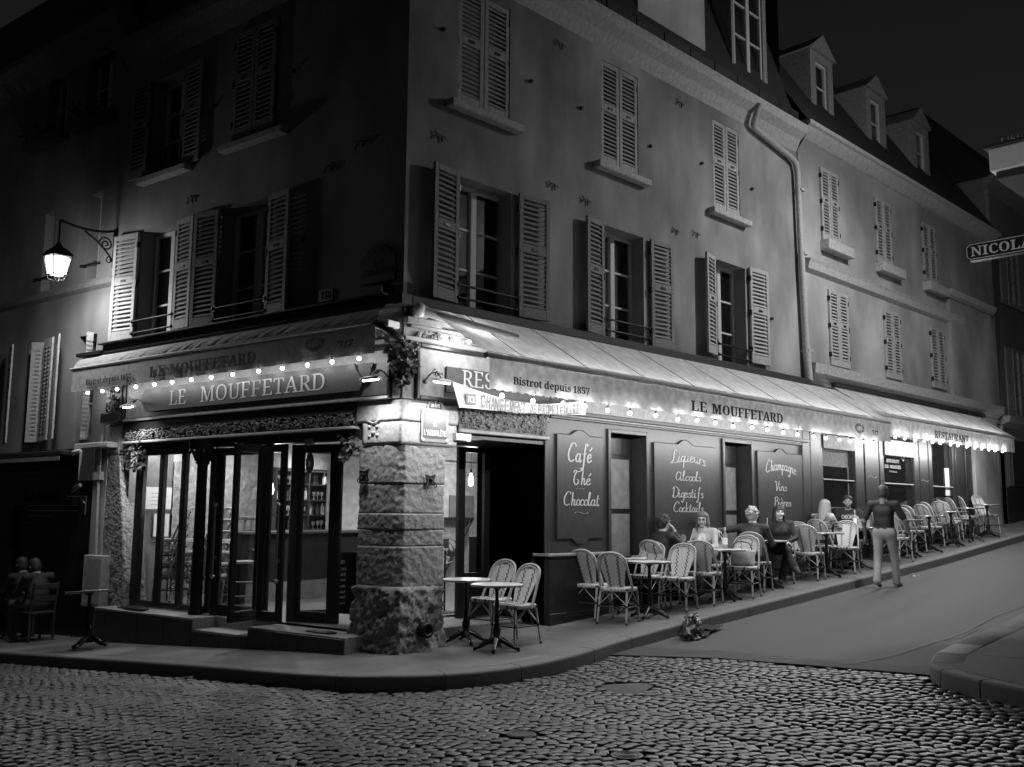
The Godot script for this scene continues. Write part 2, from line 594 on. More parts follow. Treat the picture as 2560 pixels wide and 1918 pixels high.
const SCRIPT := {
	"C": "6.5,7.5 5,9 3,8.5 1,5 1,2 3,0 5.5,1", "a": "4,3.5 2.2,4 .8,2.5 .8,.8 2,0 3.3,1.2 4,3.8|4,4 3.7,1 4.3,0 5.2,.8",
	"f": "4.5,8 3.6,9 2.8,8 2.4,3 2,-3 1.2,-4 .4,-3|.8,4 4,4.2", "e": ".8,1.8 3.2,2.6 3,3.8 2,4 .9,2.6 1,.7 2.2,0 4.2,1.2",
	"é": ".8,1.8 3.2,2.6 3,3.8 2,4 .9,2.6 1,.7 2.2,0 4.2,1.2|2.2,5.6 4,7.4", "è": ".8,1.8 3.2,2.6 3,3.8 2,4 .9,2.6 1,.7 2.2,0 4.2,1.2|3.2,5.6 1.4,7.4",
	"T": ".3,7.5 1.5,9 4,8.2 6.5,9|3,8.4 1.5,6 1,2.5 2.5,0 4.5,.8 4.8,2.5 3.5,3.2", "h": "1.8,8.6 1.2,0|1.3,2 2.6,4 3.6,3.4 3.4,1 4,0 5,.8",
	"o": "2.4,4 .9,3 .8,1 2,0 3.4,1 3.5,3 2.4,4", "c": "3.6,3.3 2.4,4 1,2.6 1,.8 2.2,0 4,1", "l": "1,3 2.2,8 1.6,9 1,7 1.1,1.2 1.9,0 3,.8",
	"t": "1.6,7 1.2,1.4 2,0 3.2,.8|.3,4.6 3,4.8", "L": "5,8 3.6,9 2.8,7.5 2.4,3 1.4,.4 .4,.8 1,1.6 3,.4 5.5,.2 6.4,1.2", "i": "1.2,4 1,1 1.8,0 2.8,.8|1.2,5.8 1.5,6.3",
	"q": "3.4,3.4 2,4 .8,2.4 1,.6 2,.2 3.2,1.4|3.5,4 3.2,-4", "u": ".8,4 .7,1.2 1.8,0 3.2,1.5 3.6,4|3.6,4 3.4,1 4,0 5,.8", "r": ".8,4 .9,0|1,2.4 2.2,4 3.4,3.6",
	"s": "3,3.4 2,4 1,3.2 2.8,1.4 2.2,0 .5,.6", "A": "5,6.5 3,8 1,5 1.2,1.5 3,.2 5,3 5.6,7.6|5.6,8 5.2,2 6,0 7,1", "D": "1.5,8.5 1.2,.5|0,7 2.5,9 5.5,7 5.8,3 3.5,0 .8,.3 .2,1.4",
	"g": "3.4,3.4 2,4 .8,2.4 1,.6 2,.2 3.2,1.4|3.5,4 3.4,-2 2.2,-4 .8,-3", "k": "1.2,9 1,0|3.4,4 1.2,1.8 3.6,0 4.4,.6",
	"m": ".8,4 .8,0|.9,2.4 1.9,4 2.7,3.4 2.7,0|2.8,2.4 3.8,4 4.7,3.4 4.6,1 5.2,0 6,.8", "p": "1,4 .9,-4|1,2.6 2.4,4 3.6,2.8 3.2,.6 2,0 1,1",
	"n": ".8,4 .8,0|.9,2.4 2.2,4 3.2,3.4 3.1,1 3.8,0 4.6,.8", "V": ".5,8 1.6,9 2.4,7 3,0 4.5,4 5.5,9", "B": "1.4,8.6 1.1,0|.2,7 2.5,9 4.6,7.6 3.6,5.2 2,4.8 4.4,4.4 5.2,2.2 3.6,.1 1,.3",
	"~": "0,1 1,2.4 2.4,2.2 4,.6 5.4,.8 6,2.2",
}

func script_word(s: String, w: float, h: float, bend := 0.0) -> Mesh:
	# handwriting as flat ribbons with a pen's thick and thin; fits w wide, capitals h tall; bend lifts the middle
	var strokes := []
	var pen := 0.0
	for ch in s:
		var far := 0.0
		for st in SCRIPT[ch].split("|"):
			var p := []
			for q in st.split(" "):
				var n = q.split_floats(",")
				p.push_back(Vector2(n[0] + pen, n[1]))
				far = maxf(far, n[0])
			strokes.push_back(curve(p, 5) if p.size() > 2 else [p[0], p[0].lerp(p[1], .5), p[1]])
		pen += far - .2
	var sx := w / maxf(pen, .1)
	var sy := h / 9.0
	var mb := MB.new()
	for st in strokes:
		var pts := []
		for p in st:
			var q := Vector2(p.x * sx + p.y * sy * .12, p.y * sy)
			var t: float = q.x / w * 2.0 - 1.0
			q.y += bend * (1.0 - t * t)
			pts.push_back(q)
		for k in pts.size() - 1:
			var a: Vector2 = pts[k]
			var b: Vector2 = pts[k + 1]
			var d := (b - a).normalized()
			var nrm := Vector2(-d.y, d.x)
			var wa := h * (.018 + .045 * absf(d.y))
			a -= d * wa * .3
			b += d * wa * .3
			mb.prism(PackedVector2Array([a - nrm * wa, b - nrm * wa, b + nrm * wa, a + nrm * wa]), 0, .003 + .0004 * (k % 3))
	return mb.mesh()

# ---------------------------------------------------------------- ground
func sp(t: float) -> float:
	return 0.5 * (t + sqrt(t * t + .36))

func lie(x: float, z: float) -> float:
	# the lie of the land: up the right-hand street, down the left-hand one
	var u := x * LD.x + z * LD.z
	return .066 * sp(x - .5) + .014 * sp(x - 12.8) - .056 * sp(u - .5) - .02

func out_of_wall(x: float, z: float) -> float:
	return maxf(z, x * LN.x + z * LN.z)

func pav(x: float, z: float) -> float:
	return lie(x, z) + .035 * (.6 - clampf(out_of_wall(x, z), -.6, 1.6))

func road(x: float, z: float) -> float:
	return lie(x, z) - .165 + .014 * clampf(out_of_wall(x, z) - 1.3, -1.0, 3.2)

func L(u: float, y: float, d: float) -> Vector3:
	return LD * u + LN * d + V(0, y, 0)

var kerb_line := []
func kerb_path() -> Array:
	if kerb_line.is_empty():
		var p := []
		for u in [14.0, 11.0, 8.0, 6.0, 4.2, 2.6, 1.4, .55]: p.push_back(L(u, 0, 1.42))
		for q in [[-1.33, .18], [-1.06, .72], [-.68, 1.06], [-.16, 1.28], [.41, 1.40], [.95, 1.45], [1.6, 1.42], [2.26, 1.34], [3.2, 1.28], [4.5, 1.23], [6.1, 1.22], [8.5, 1.18], [10.2, 1.16], [14.0, 1.1], [19.0, 1.05], [30.0, 1.0]]:
			p.push_back(V(q[0], 0, q[1]))
		# even steps of 10 cm
		var c := curve(p, 24)
		var o := [c[0]]
		var left := .1
		for k in range(1, c.size()):
			var a: Vector3 = c[k - 1]
			var d: float = a.distance_to(c[k])
			var at := left
			while at <= d:
				o.push_back(a.lerp(c[k], at / d))
				at += .1
			left = at - d
		kerb_line = o
	return kerb_line

func inner_of(p: Vector3) -> Vector3:
	var u := p.dot(LD)
	if u > .6: return L(u, 0, -.9)
	if p.x > 1.0: return V(p.x, 0, -1.6)
	var t := clampf((p.x + 1.5) / 2.5, 0, 1)
	return L(.6, 0, -.9).lerp(V(1.0, 0, -1.6), t)

func kerb_stone_mesh(path: Array, a: int, b: int, w: float, outward: float) -> Mesh:
	# one kerb stone between samples a and b of a path; outward = +1 when the road lies to the left of the path's direction
	var mb := MB.new()
	var rows := []
	for k in range(a, b + 1):
		var t: Vector3 = (path[mini(k + 1, path.size() - 1)] - path[maxi(k - 1, 0)]).normalized()
		var o := V(t.z, 0, -t.x) * outward
		var p: Vector3 = path[k]
		if k == a: p += t * .005
		if k == b: p -= t * .005
		var y := pav(p.x, p.z)
		for q in [[.004, -.26], [.0, -.035], [-.008, -.012], [-.03, .0], [-w, .003], [-w - .001, -.12]]:
			rows.push_back(p + o * q[0] + V(0, y + q[1], 0))
	mb.grid(rows, 6, false, outward < 0)
	var n := rows.size() / 6
	for e in [0, n - 1]:
		for k in range(1, 5):
			var q0: Vector3 = rows[e * 6]
			if (e == 0) == (outward > 0): mb.face(q0, rows[e * 6 + k], rows[e * 6 + k + 1])
			else: mb.face(q0, rows[e * 6 + k + 1], rows[e * 6 + k])
	return mb.mesh()

func road_edge_x(z: float) -> float:
	# where the cobbles end and the asphalt of the side street begins
	return 2.05 + .45 * clampf((z - 1.3) / 1.2, 0, 1) + .30 * clampf((z - 2.4) / 2.4, 0, 1.2)

func build_ground():
	# one great sheet under everything
	var mb := MB.new()
	var ax := []
	for k in 61: ax.push_back(signf(k - 30) * pow(absf(k - 30) / 30.0, 2.2) * 90.0)
	var rows := []
	for zz in ax:
		for xx in ax:
			rows.push_back(V(xx, road(clampf(xx, -20, 40), clampf(zz, -20, 20)) - .030, zz))
	mb.grid(rows, 61, false, true)
	struct("ground", mb.mesh(), M.joint, "dark street bed under the paving")
	# asphalt of the street on the right
	mb = MB.new()
	rows = []
	for r in 80:
		var s := pow(r / 79.0, 1.8)
		for q in 14:
			var z := lerpf(.95, 5.1, q / 13.0)
			var x := lerpf(road_edge_x(z), 48.0, s)
			rows.push_back(V(x, road(x, z) + .004 * noise.get_noise_2d(x * .8, z * 2.0), z))
	mb.grid(rows, 14, false, true)
	struct("asphalt_road", mb.mesh(), M.asphalt, "grey asphalt roadway climbing past the terrace")
	mb = MB.new()
	rows = []
	for r in 30:
		var z := lerpf(1.3, 4.9, r / 29.0)
		var w := .42 + .16 * sin(z * 1.3) + .05 * noise.get_noise_1d(z * 3)
		for q in 4:
			var x := road_edge_x(z) + .004 + w * q / 3.0
			rows.push_back(V(x, road(x, z) + .010, z))
	mb.grid(rows, 4, false, false)
	struct("asphalt_patch", mb.mesh(), M.asphalt_dark, "darker strip of asphalt along the edge of the cobbles")
	mb = MB.new()
	for line in [[[2.6, 3.75], [3.5, 4.02], [4.4, 4.1], [5.2, 4.16], [7.0, 4.05], [9.0, 4.2]], [[2.5, 1.9], [2.9, 2.4], [3.0, 3.1], [2.95, 3.8]], [[4.7, 4.1], [4.9, 4.22], [5.6, 4.2]]]:
		var pts := []
		for q in line: pts.push_back(V(q[0], 0, q[1]))
		var c := curve(pts, 10)
		var rr := []
		for k in c.size():
			var t: Vector3 = (c[mini(k + 1, c.size() - 1)] - c[maxi(k - 1, 0)]).normalized()
			var o := V(t.z, 0, -t.x)
			var jig := o * .02 * noise.get_noise_1d(k * .9)
			for s in [-1, 1]:
				var p: Vector3 = c[k] + jig + o * s * (.006 + .006 * absf(noise.get_noise_1d(k * .37)))
				rr.push_back(V(p.x, road(p.x, p.z) + .015, p.z))
		mb.grid(rr, 2, false, true)
	struct("road_crack", mb.mesh(), M.black, "dark cracks running along the asphalt")

	# pavement in front of the bistro
	var kp := kerb_path()
	mb = MB.new()
	rows = []
	for k in range(0, kp.size(), 2):
		var p: Vector3 = kp[k]
		var inn := inner_of(p)
		var o := (p - inn).normalized()
		for q in 9:
			var t := q / 8.0
			var g: Vector3 = (p - o * .2).lerp(inn, t)
			rows.push_back(V(g.x, pav(g.x, g.z) - .004, g.z))
	mb.grid(rows, 9, false, true)
	var pave := struct("pavement", mb.mesh(), M.pavement, "asphalt pavement round the corner of the bistro")
	var a := 0
	var n := 0
	while a < kp.size() - 12:
		var b := mini(a + 8 + rng.randi() % 6, kp.size() - 1)
		part(pave, "kerb_stone", kerb_stone_mesh(kp, a, b, .31 - .1 * clampf((kp[a].x - 2.0) / 3.0, 0, 1), -1.0), M.kerb)
		a = b
		n += 1
	# pavement across the side street
	var op := []
	for q in curve([V(1.2, 0, 9.0), V(1.75, 0, 7.2), V(2.08, 0, 5.95), V(2.3, 0, 5.3), V(2.62, 0, 4.83), V(3.15, 0, 4.63), V(3.7, 0, 4.57), V(5.1, 0, 4.55), V(7.0, 0, 4.5), V(12.0, 0, 4.45), V(24.0, 0, 4.4)], 14): op.push_back(q)
	mb = MB.new()
	rows = []
	for p in op:
		var inn := V(maxf(p.x + .2, 3.6 + .2 * (p.x - 3.6)), 0, 7.5) if p.x < 3.4 else V(p.x, 0, 7.5)
		for q in 5:
			var g: Vector3 = (p + (inn - p).normalized() * .2).lerp(inn, q / 4.0)
			rows.push_back(V(g.x, pav2(g.x, g.z) - .004, g.z))
	mb.grid(rows, 5, false, false)
	var pave2 := struct("pavement", mb.mesh(), M.asphalt_dark, "dark pavement of the corner across the side street")
	var cuts := [0, 14, 26, 40, 52, 60, 74, 86, 98, 112, 125, 139]
	for k in cuts.size() - 1:
		var m := opp_kerb(op, cuts[k], mini(cuts[k + 1], op.size() - 1))
		part(pave2, "kerb_stone", m, M.kerb_pale if k == 6 else M.kerb, Transform3D.IDENTITY, "", "pale painted kerb stone" if k == 6 else "")
	lay_cobbles(kp, op)

func pav2(x: float, z: float) -> float:
	return lie(x, z) + .015

func opp_kerb(path: Array, a: int, b: int) -> Mesh:
	var mb := MB.new()
	var rows := []
	for k in range(a, b + 1):
		var t: Vector3 = (path[mini(k + 1, path.size() - 1)] - path[maxi(k - 1, 0)]).normalized()
		var o := V(t.z, 0, -t.x)
		var p: Vector3 = path[k]
		if k == a: p += t * .008
		if k == b: p -= t * .008
		var y := pav2(p.x, p.z)
		for q in [[.004, -.26], [.0, -.035], [-.008, -.012], [-.03, .0], [-.30, .003], [-.301, -.12]]:
			rows.push_back(p + o * q[0] + V(0, y + q[1], 0))
	mb.grid(rows, 6, false, false)
	var n := rows.size() / 6
	for e in [0, n - 1]:
		for k in range(1, 5):
			if e == 0: mb.face(rows[e * 6], rows[e * 6 + k], rows[e * 6 + k + 1])
			else: mb.face(rows[e * 6], rows[e * 6 + k + 1], rows[e * 6 + k])
	return mb.mesh()

func cobble_mesh(seed_: int) -> Mesh:
	# a worn sett one metre square, to be scaled: rounded outline, domed top
	var r := RandomNumberGenerator.new()
	r.seed = seed_
	var mb := MB.new()
	var outline := []
	for q in [[-.5, -.36], [-.36, -.5], [.36, -.5], [.5, -.36], [.5, .36], [.36, .5], [-.36, .5], [-.5, .36]]:
		outline.push_back(Vector2(q[0] + r.randf_range(-.05, .05), q[1] + r.randf_range(-.05, .05)))
	outline.reverse()
	var rows := []
	for lv in [[1.0, -.05], [.99, -.012], [.93, -.003], [.6, .001]]:
		for p in outline:
			rows.push_back(V(p.x * lv[0], lv[1] + r.randf_range(-.0015, .0015), p.y * lv[0]))
	mb.grid(rows, 8, true, true)
	var k := mb.v.size()
	var b := k - 8
	mb.v.push_back(V(0, r.randf_range(.0, .003), 0))
	mb.n.push_back(Vector3.UP)
	for j in 8: mb.i.append_array(PackedInt32Array([k, b + j, b + (j + 1) % 8]))
	# orientation follows from the outline; turn it over if it came out inside out
	var e1: Vector3 = mb.v[b + 1] - mb.v[b]
	var e2: Vector3 = mb.v[k] - mb.v[b]
	if e1.cross(e2).y > 0:
		for j in range(0, mb.i.size(), 3):
			var s := mb.i[j + 1]
			mb.i[j + 1] = mb.i[j + 2]
			mb.i[j + 2] = s
	for j in mb.n.size(): if mb.n[j].y < -.2: mb.n[j] = -mb.n[j]
	return mb.mesh()

func lay_cobbles(kp: Array, op: Array):
	var poly := PackedVector2Array()
	for k in range(0, kp.size(), 3): poly.push_back(Vector2(kp[k].x, kp[k].z))
	poly.push_back(Vector2(30, -12))
	poly.push_back(Vector2(-1, -16))
	poly = Geometry2D.offset_polygon(poly, .065)[0]
	var poly2 := PackedVector2Array()
	for p in op: poly2.push_back(Vector2(p.x, p.z))
	poly2.push_back(Vector2(24, 9))
	poly2 = Geometry2D.offset_polygon(poly2, .06)[0]
	var covers := [[Vector2(-1.33, 3.24), .15], [Vector2(-1.31, 4.25), .15], [Vector2(.86, 2.55), .27]]
	var list := []
	var w := .80
	var R := .56
	var eye := V(-6.91, 1.53, 8.65)
	var f := V(cos(AR), 0, -sin(AR))
	for band in range(-4, 7):
		var t0 := band * w
		var off := rng.randf() * .1
		for arc in 190:
			var u0 := -10.0 + arc * .108 + off
			var half := asin(w * .5 / R)
			var cnt := 8
			for s in cnt:
				var an := lerpf(-half, half, (s + .5 + (.25 if arc % 2 else -.25) * (1 - absf(s - 3.5) / 4.0)) / cnt)
				var u := u0 + R - R * cos(an)
				var d := t0 + R * sin(an)
				var p := L(u, 0, d)
				var q := Vector2(p.x, p.z)
				if p.x > road_edge_x(p.z) + .01 and p.z < 4.9: continue
				if q.distance_to(Vector2(-6.91, 8.65)) > 16.0 or (p - eye).dot(f) < 3.5: continue
				if Geometry2D.is_point_in_polygon(q, poly) or Geometry2D.is_point_in_polygon(q, poly2): continue
				var hit := false
				for c in covers: if q.distance_to(c[0]) < c[1]: hit = true
				if hit: continue
				var b := Basis(Vector3.UP, atan2(LD.x, LD.z)) * Basis(Vector3.UP, an)
				b = b * Basis(V(1, 0, 0), rng.randf_range(-.05, .05)) * Basis(V(0, 0, 1), rng.randf_range(-.05, .05)) * Basis(Vector3.UP, rng.randf_range(-.05, .05))
				b = b * Basis.from_scale(V(R * 2 * half / cnt * rng.randf_range(.90, 1.0), 1.0, .108 * rng.randf_range(.87, .97)))
				var pp := V(p.x, road(p.x, p.z) + rng.randf_range(-.005, .004) + .006 * noise.get_noise_2d(p.x * .7, p.z * .7), p.z)
				var rel := pp - eye
				var inview := absf(rel.dot(V(sin(AR), 0, cos(AR))) / rel.dot(f)) < .53 and rel.y / rel.dot(f) > -.262
				list.push_back([rel.length() + (0.0 if inview else 100.0), Transform3D(b, pp)])
	list.sort_custom(func(a, b): return a[0] < b[0])
	var root := Node3D.new()
	root.name = numbered("cobbled_road")
	add_child(root)
	meta(root, "cobbled roadway laid in rows of fans", "", "", "structure")
	var kinds := []
	for k in 5: kinds.push_back(cobble_mesh(100 + k))
	for k in mini(300, list.size()):
		many(root, "cobble", k, kinds[rng.randi() % 5], M.cobble[[0, 0, 1, 0, 2][rng.randi() % 5]], list[k][1])
	var rest := [[], [], [], [], []]
	for k in range(300, list.size()): rest[rng.randi() % 5].push_back(list[k][1])
	for k in 5:
		var mm := MultiMesh.new()
		mm.transform_format = MultiMesh.TRANSFORM_3D
		mm.mesh = kinds[k]
		mm.instance_count = rest[k].size()
		for j in rest[k].size(): mm.set_instance_transform(j, rest[k][j])
		var o := MultiMeshInstance3D.new()
		o.name = "cobbles" if k == 0 else "cobbles_%03d" % k
		o.multimesh = mm
		o.material_override = M.cobble[[0, 1, 2, 0, 1][k]]
		o.set_meta("kind", "stuff")
		root.add_child(o)
	# small round covers in the cobbles
	for c in [[-1.33, 3.24, "smooth round iron cover set in the cobbles, the one nearer the kerb"], [-1.31, 4.25, "ringed round iron cover set in the cobbles at the bottom of the picture"]]:
		var t := thing("valve_cover", c[2], "manhole cover", Transform3D(Basis.IDENTITY, V(c[0], road(c[0], c[1]), c[1])), "small iron covers in the cobbles")
		var mb := MB.new()
		mb.lathe([Vector2(.118, -.05), Vector2(.118, .004), Vector2(.112, .010), Vector2(.09, .010), Vector2(.001, .010)], 24)
		part(t, "lid", mb.mesh(), M.zinc)
		mb = MB.new()
		for rr in ([.03, .055, .085] if c[1] > 4 else [.1]): mb.lathe([Vector2(rr - .006, .009), Vector2(rr - .005, .014), Vector2(rr + .005, .014), Vector2(rr + .006, .009)], 24)
		part(t, "raised_ring", mb.mesh(), M.zinc)
	var pm := MB.new()
	var pts := []
	for ring in [1.0, .5, .02]:
		for j in 18:
			var an := TAU * j / 18
			var r2: float = .26 * ring * (1 + .18 * sin(an * 3 + 1))
			var x := .86 + cos(an) * r2
			var z := 2.55 + sin(an) * r2
			pts.push_back(V(x, road(x, z) + .004 - (.02 if ring == 1.0 else 0.0), z))
	pm.grid(pts, 18, true, false)
	struct("asphalt_patch", pm.mesh(), M.asphalt, "round patch of asphalt in the cobbles")

# ---------------------------------------------------------------- windows and shutters
var slat_cache := {}
func slat_mesh(w: float) -> Mesh:
	var k := int(w * 1000)
	if not slat_cache.has(k):
		slat_cache[k] = boxm(V(0, -.0065, -.027), V(w, .0065, .027))
	return slat_cache[k]

func shutter(parent: Node3D, w: float, h: float, x: Transform3D, material: Material, single: bool, n := 0):
	# a louvred shutter: x's origin is its lower hinge corner, it extends along +x (or -x for negative w); outside faces +z
	var a := minf(0.0, w)
	var b := maxf(0.0, w)
	var mb := MB.new()
	var st := .07
	var hm := h * .56
	for q in [[a, a + st, 0, h], [b - st, b, 0, h], [a + st, b - st, 0, h * .085], [a + st, b - st, h - .075, h], [a + st, b - st, hm - .06, hm + .06]]:
		mb.box(V(q[0], q[2], -.02), V(q[1], q[3], .02), Transform3D.IDENTITY, .004)
	var s := part(parent, "shutter", mb.mesh(), material, x)
	var hw := MB.new()
	hw.box(V((a + b) / 2 - .05, hm - .02, .0205), V((a + b) / 2 + .05, hm + .012, .032))
	for yy in [.14, .52, .88]:
		var hx := 0.0
		hw.box(V(hx - .016, h * yy - .045, -.024), V(hx + .016, h * yy + .045, .026))
	part(s, "ironwork", hw.mesh(), M.iron)
	var pitch := .062
	var ys := []
	for band in [[h * .085, hm - .06], [hm + .06, h - .075]]:
		var c := int((band[1] - band[0]) / pitch)
		for k in c: ys.push_back(band[0] + (k + .5) * (band[1] - band[0]) / c)
	var m := slat_mesh(b - a - 2 * st)
	var tilt := Basis(V(1, 0, 0), deg_to_rad(52))
	if single:
		for k in ys.size(): many(s, "slat", k, m, material, Transform3D(tilt, V(a + st, ys[k], 0)))
	else:
		var all := MB.new()
		for y in ys: all.box(V(0, -.0065, -.027), V(b - a - 2 * st, .0065, .027), Transform3D(tilt, V(a + st, y, 0)))
		part(s, "slats", all.mesh(), material, Transform3D.IDENTITY, "stuff")

func casement(parent: Node3D, x: Transform3D, r: Rect2, rows := 3, material: Material = null, curtain := "", cols := 2):
	# a French window of two leaves in the plane z = 0 of frame x
	var mb := MB.new()
	var l := r.position.x
	var b := r.position.y
	var w := r.size.x
	var h := r.size.y
	for q in [[0.0, .05, 0.0, h], [w - .05, w, 0.0, h], [.05, w - .05, h - .055, h], [.05, w - .05, 0.0, .09]]:
		mb.box(V(l + q[0], b + q[2], -.04), V(l + q[1], b + q[3], .03), Transform3D.IDENTITY, .006)
	if cols == 2: mb.box(V(l + w / 2 - .055, b + .09, -.03), V(l + w / 2 + .055, b + h - .055, .04), Transform3D.IDENTITY, .01)
	for k in range(1, rows):
		var y := b + .09 + (h - .145) * k / rows
		mb.box(V(l + .05, y - .014, -.02), V(l + w - .05, y + .014, .016))
	var f := part(parent, "window", mb.mesh(), material if material else M.window_frame, x)
	for c in cols:
		for k in rows:
			var y0 := b + .09 + (h - .145) * k / rows
			var y1 := b + .09 + (h - .145) * (k + 1) / rows
			var x0 := l + .05 if c == 0 else l + w / 2 + .055
			var x1 := (l + w / 2 - .055 if c == 0 else l + w - .05) if cols == 2 else l + w - .05
			part(f, "pane", boxm(V(x0, y0 + .008, -.006), V(x1, y1 - .008, -.002)), M.glass)
	if curtain:
		var rows2 := []
		var n := 26
		var x0 := l + .06
		var x1 := l + w * (.47 if curtain == "left" else .94)
		for yy in [b + .1, b + h - .06]:
			for k in n:
				rows2.push_back(V(lerpf(x0, x1, k / (n - 1.0)), yy, -.10 + .018 * sin(k * 1.25)))
		var cm := MB.new()
		cm.grid(rows2, n, false, false)
		part(f, "curtain", cm.mesh(), M.canvas_left)

func sill(parent: Node3D, x: Transform3D, l: float, r: float, y: float, deep := .14, tall := .10, material: Material = null):
	part(parent, "window_sill", boxm(V(l, y - tall, .002), V(r, y, deep), .012), material if material else M.trim, x)

func rails(parent: Node3D, x: Transform3D, l: float, r: float, ys: Array):
	for y in ys:
		var mb := MB.new()
		mb.tube([V(l - .05, y, .06), V(r + .05, y, .06)], .016, 6)
		for e in [l - .04, r + .04]:
			mb.ball(V(e, y, .06), .03, 6, 4)
			mb.box(V(e - .012, y - .012, -.02), V(e + .012, y + .012, .06))
		part(parent, "guard_rail", mb.mesh(), M.iron, x)

func cornice(parent: Node3D, x: Transform3D, l: float, r: float, prof: Array, material: Material, called := "cornice"):
	# prof: (z out, y) from the bottom up
	var mb := MB.new()
	for k in prof.size() - 1:
		var a: Vector2 = prof[k]
		var b: Vector2 = prof[k + 1]
		mb.quad(x * V(l, a.y, a.x), x * V(r, a.y, a.x), x * V(r, b.y, b.x), x * V(l, b.y, b.x))
	var p := PackedVector2Array()
	for q in prof: p.push_back(q)
	for e in [l, r]:
		for k in range(1, prof.size() - 1):
			var p0 := x * V(e, prof[0].y, prof[0].x)
			var p1 := x * V(e, prof[k].y, prof[k].x)
			var p2 := x * V(e, prof[k + 1].y, prof[k + 1].x)
			if e == r: mb.face(p0, p1, p2)
			else: mb.face(p0, p2, p1)
	return part(parent, called, mb.mesh(), material)

func anchor(parent: Node3D, x: Transform3D, px: float, py: float):
	# a wrought wall-tie end
	var mb := MB.new()
	mb.tube(curve([V(-.09, .05, .02), V(-.05, .015, .03), V(.02, .02, .03), V(.11, .0, .02)], 4), .008, 5)
	mb.tube([V(-.05, .015, .025), V(-.10, -.05, .02)], .008, 5)
	mb.tube([V(.03, .02, .025), V(.04, -.06, .02)], .010, 5)
	part(parent, "wall_anchor", mb.mesh(), M.iron, x * Transform3D(Basis.IDENTITY, V(px, py, 0)))

func stop(parent: Node3D, x: Transform3D, px: float, py: float):
	part(parent, "shutter_stop", boxm(V(px - .02, py - .02, 0), V(px + .02, py + .02, .05)), M.iron, x)

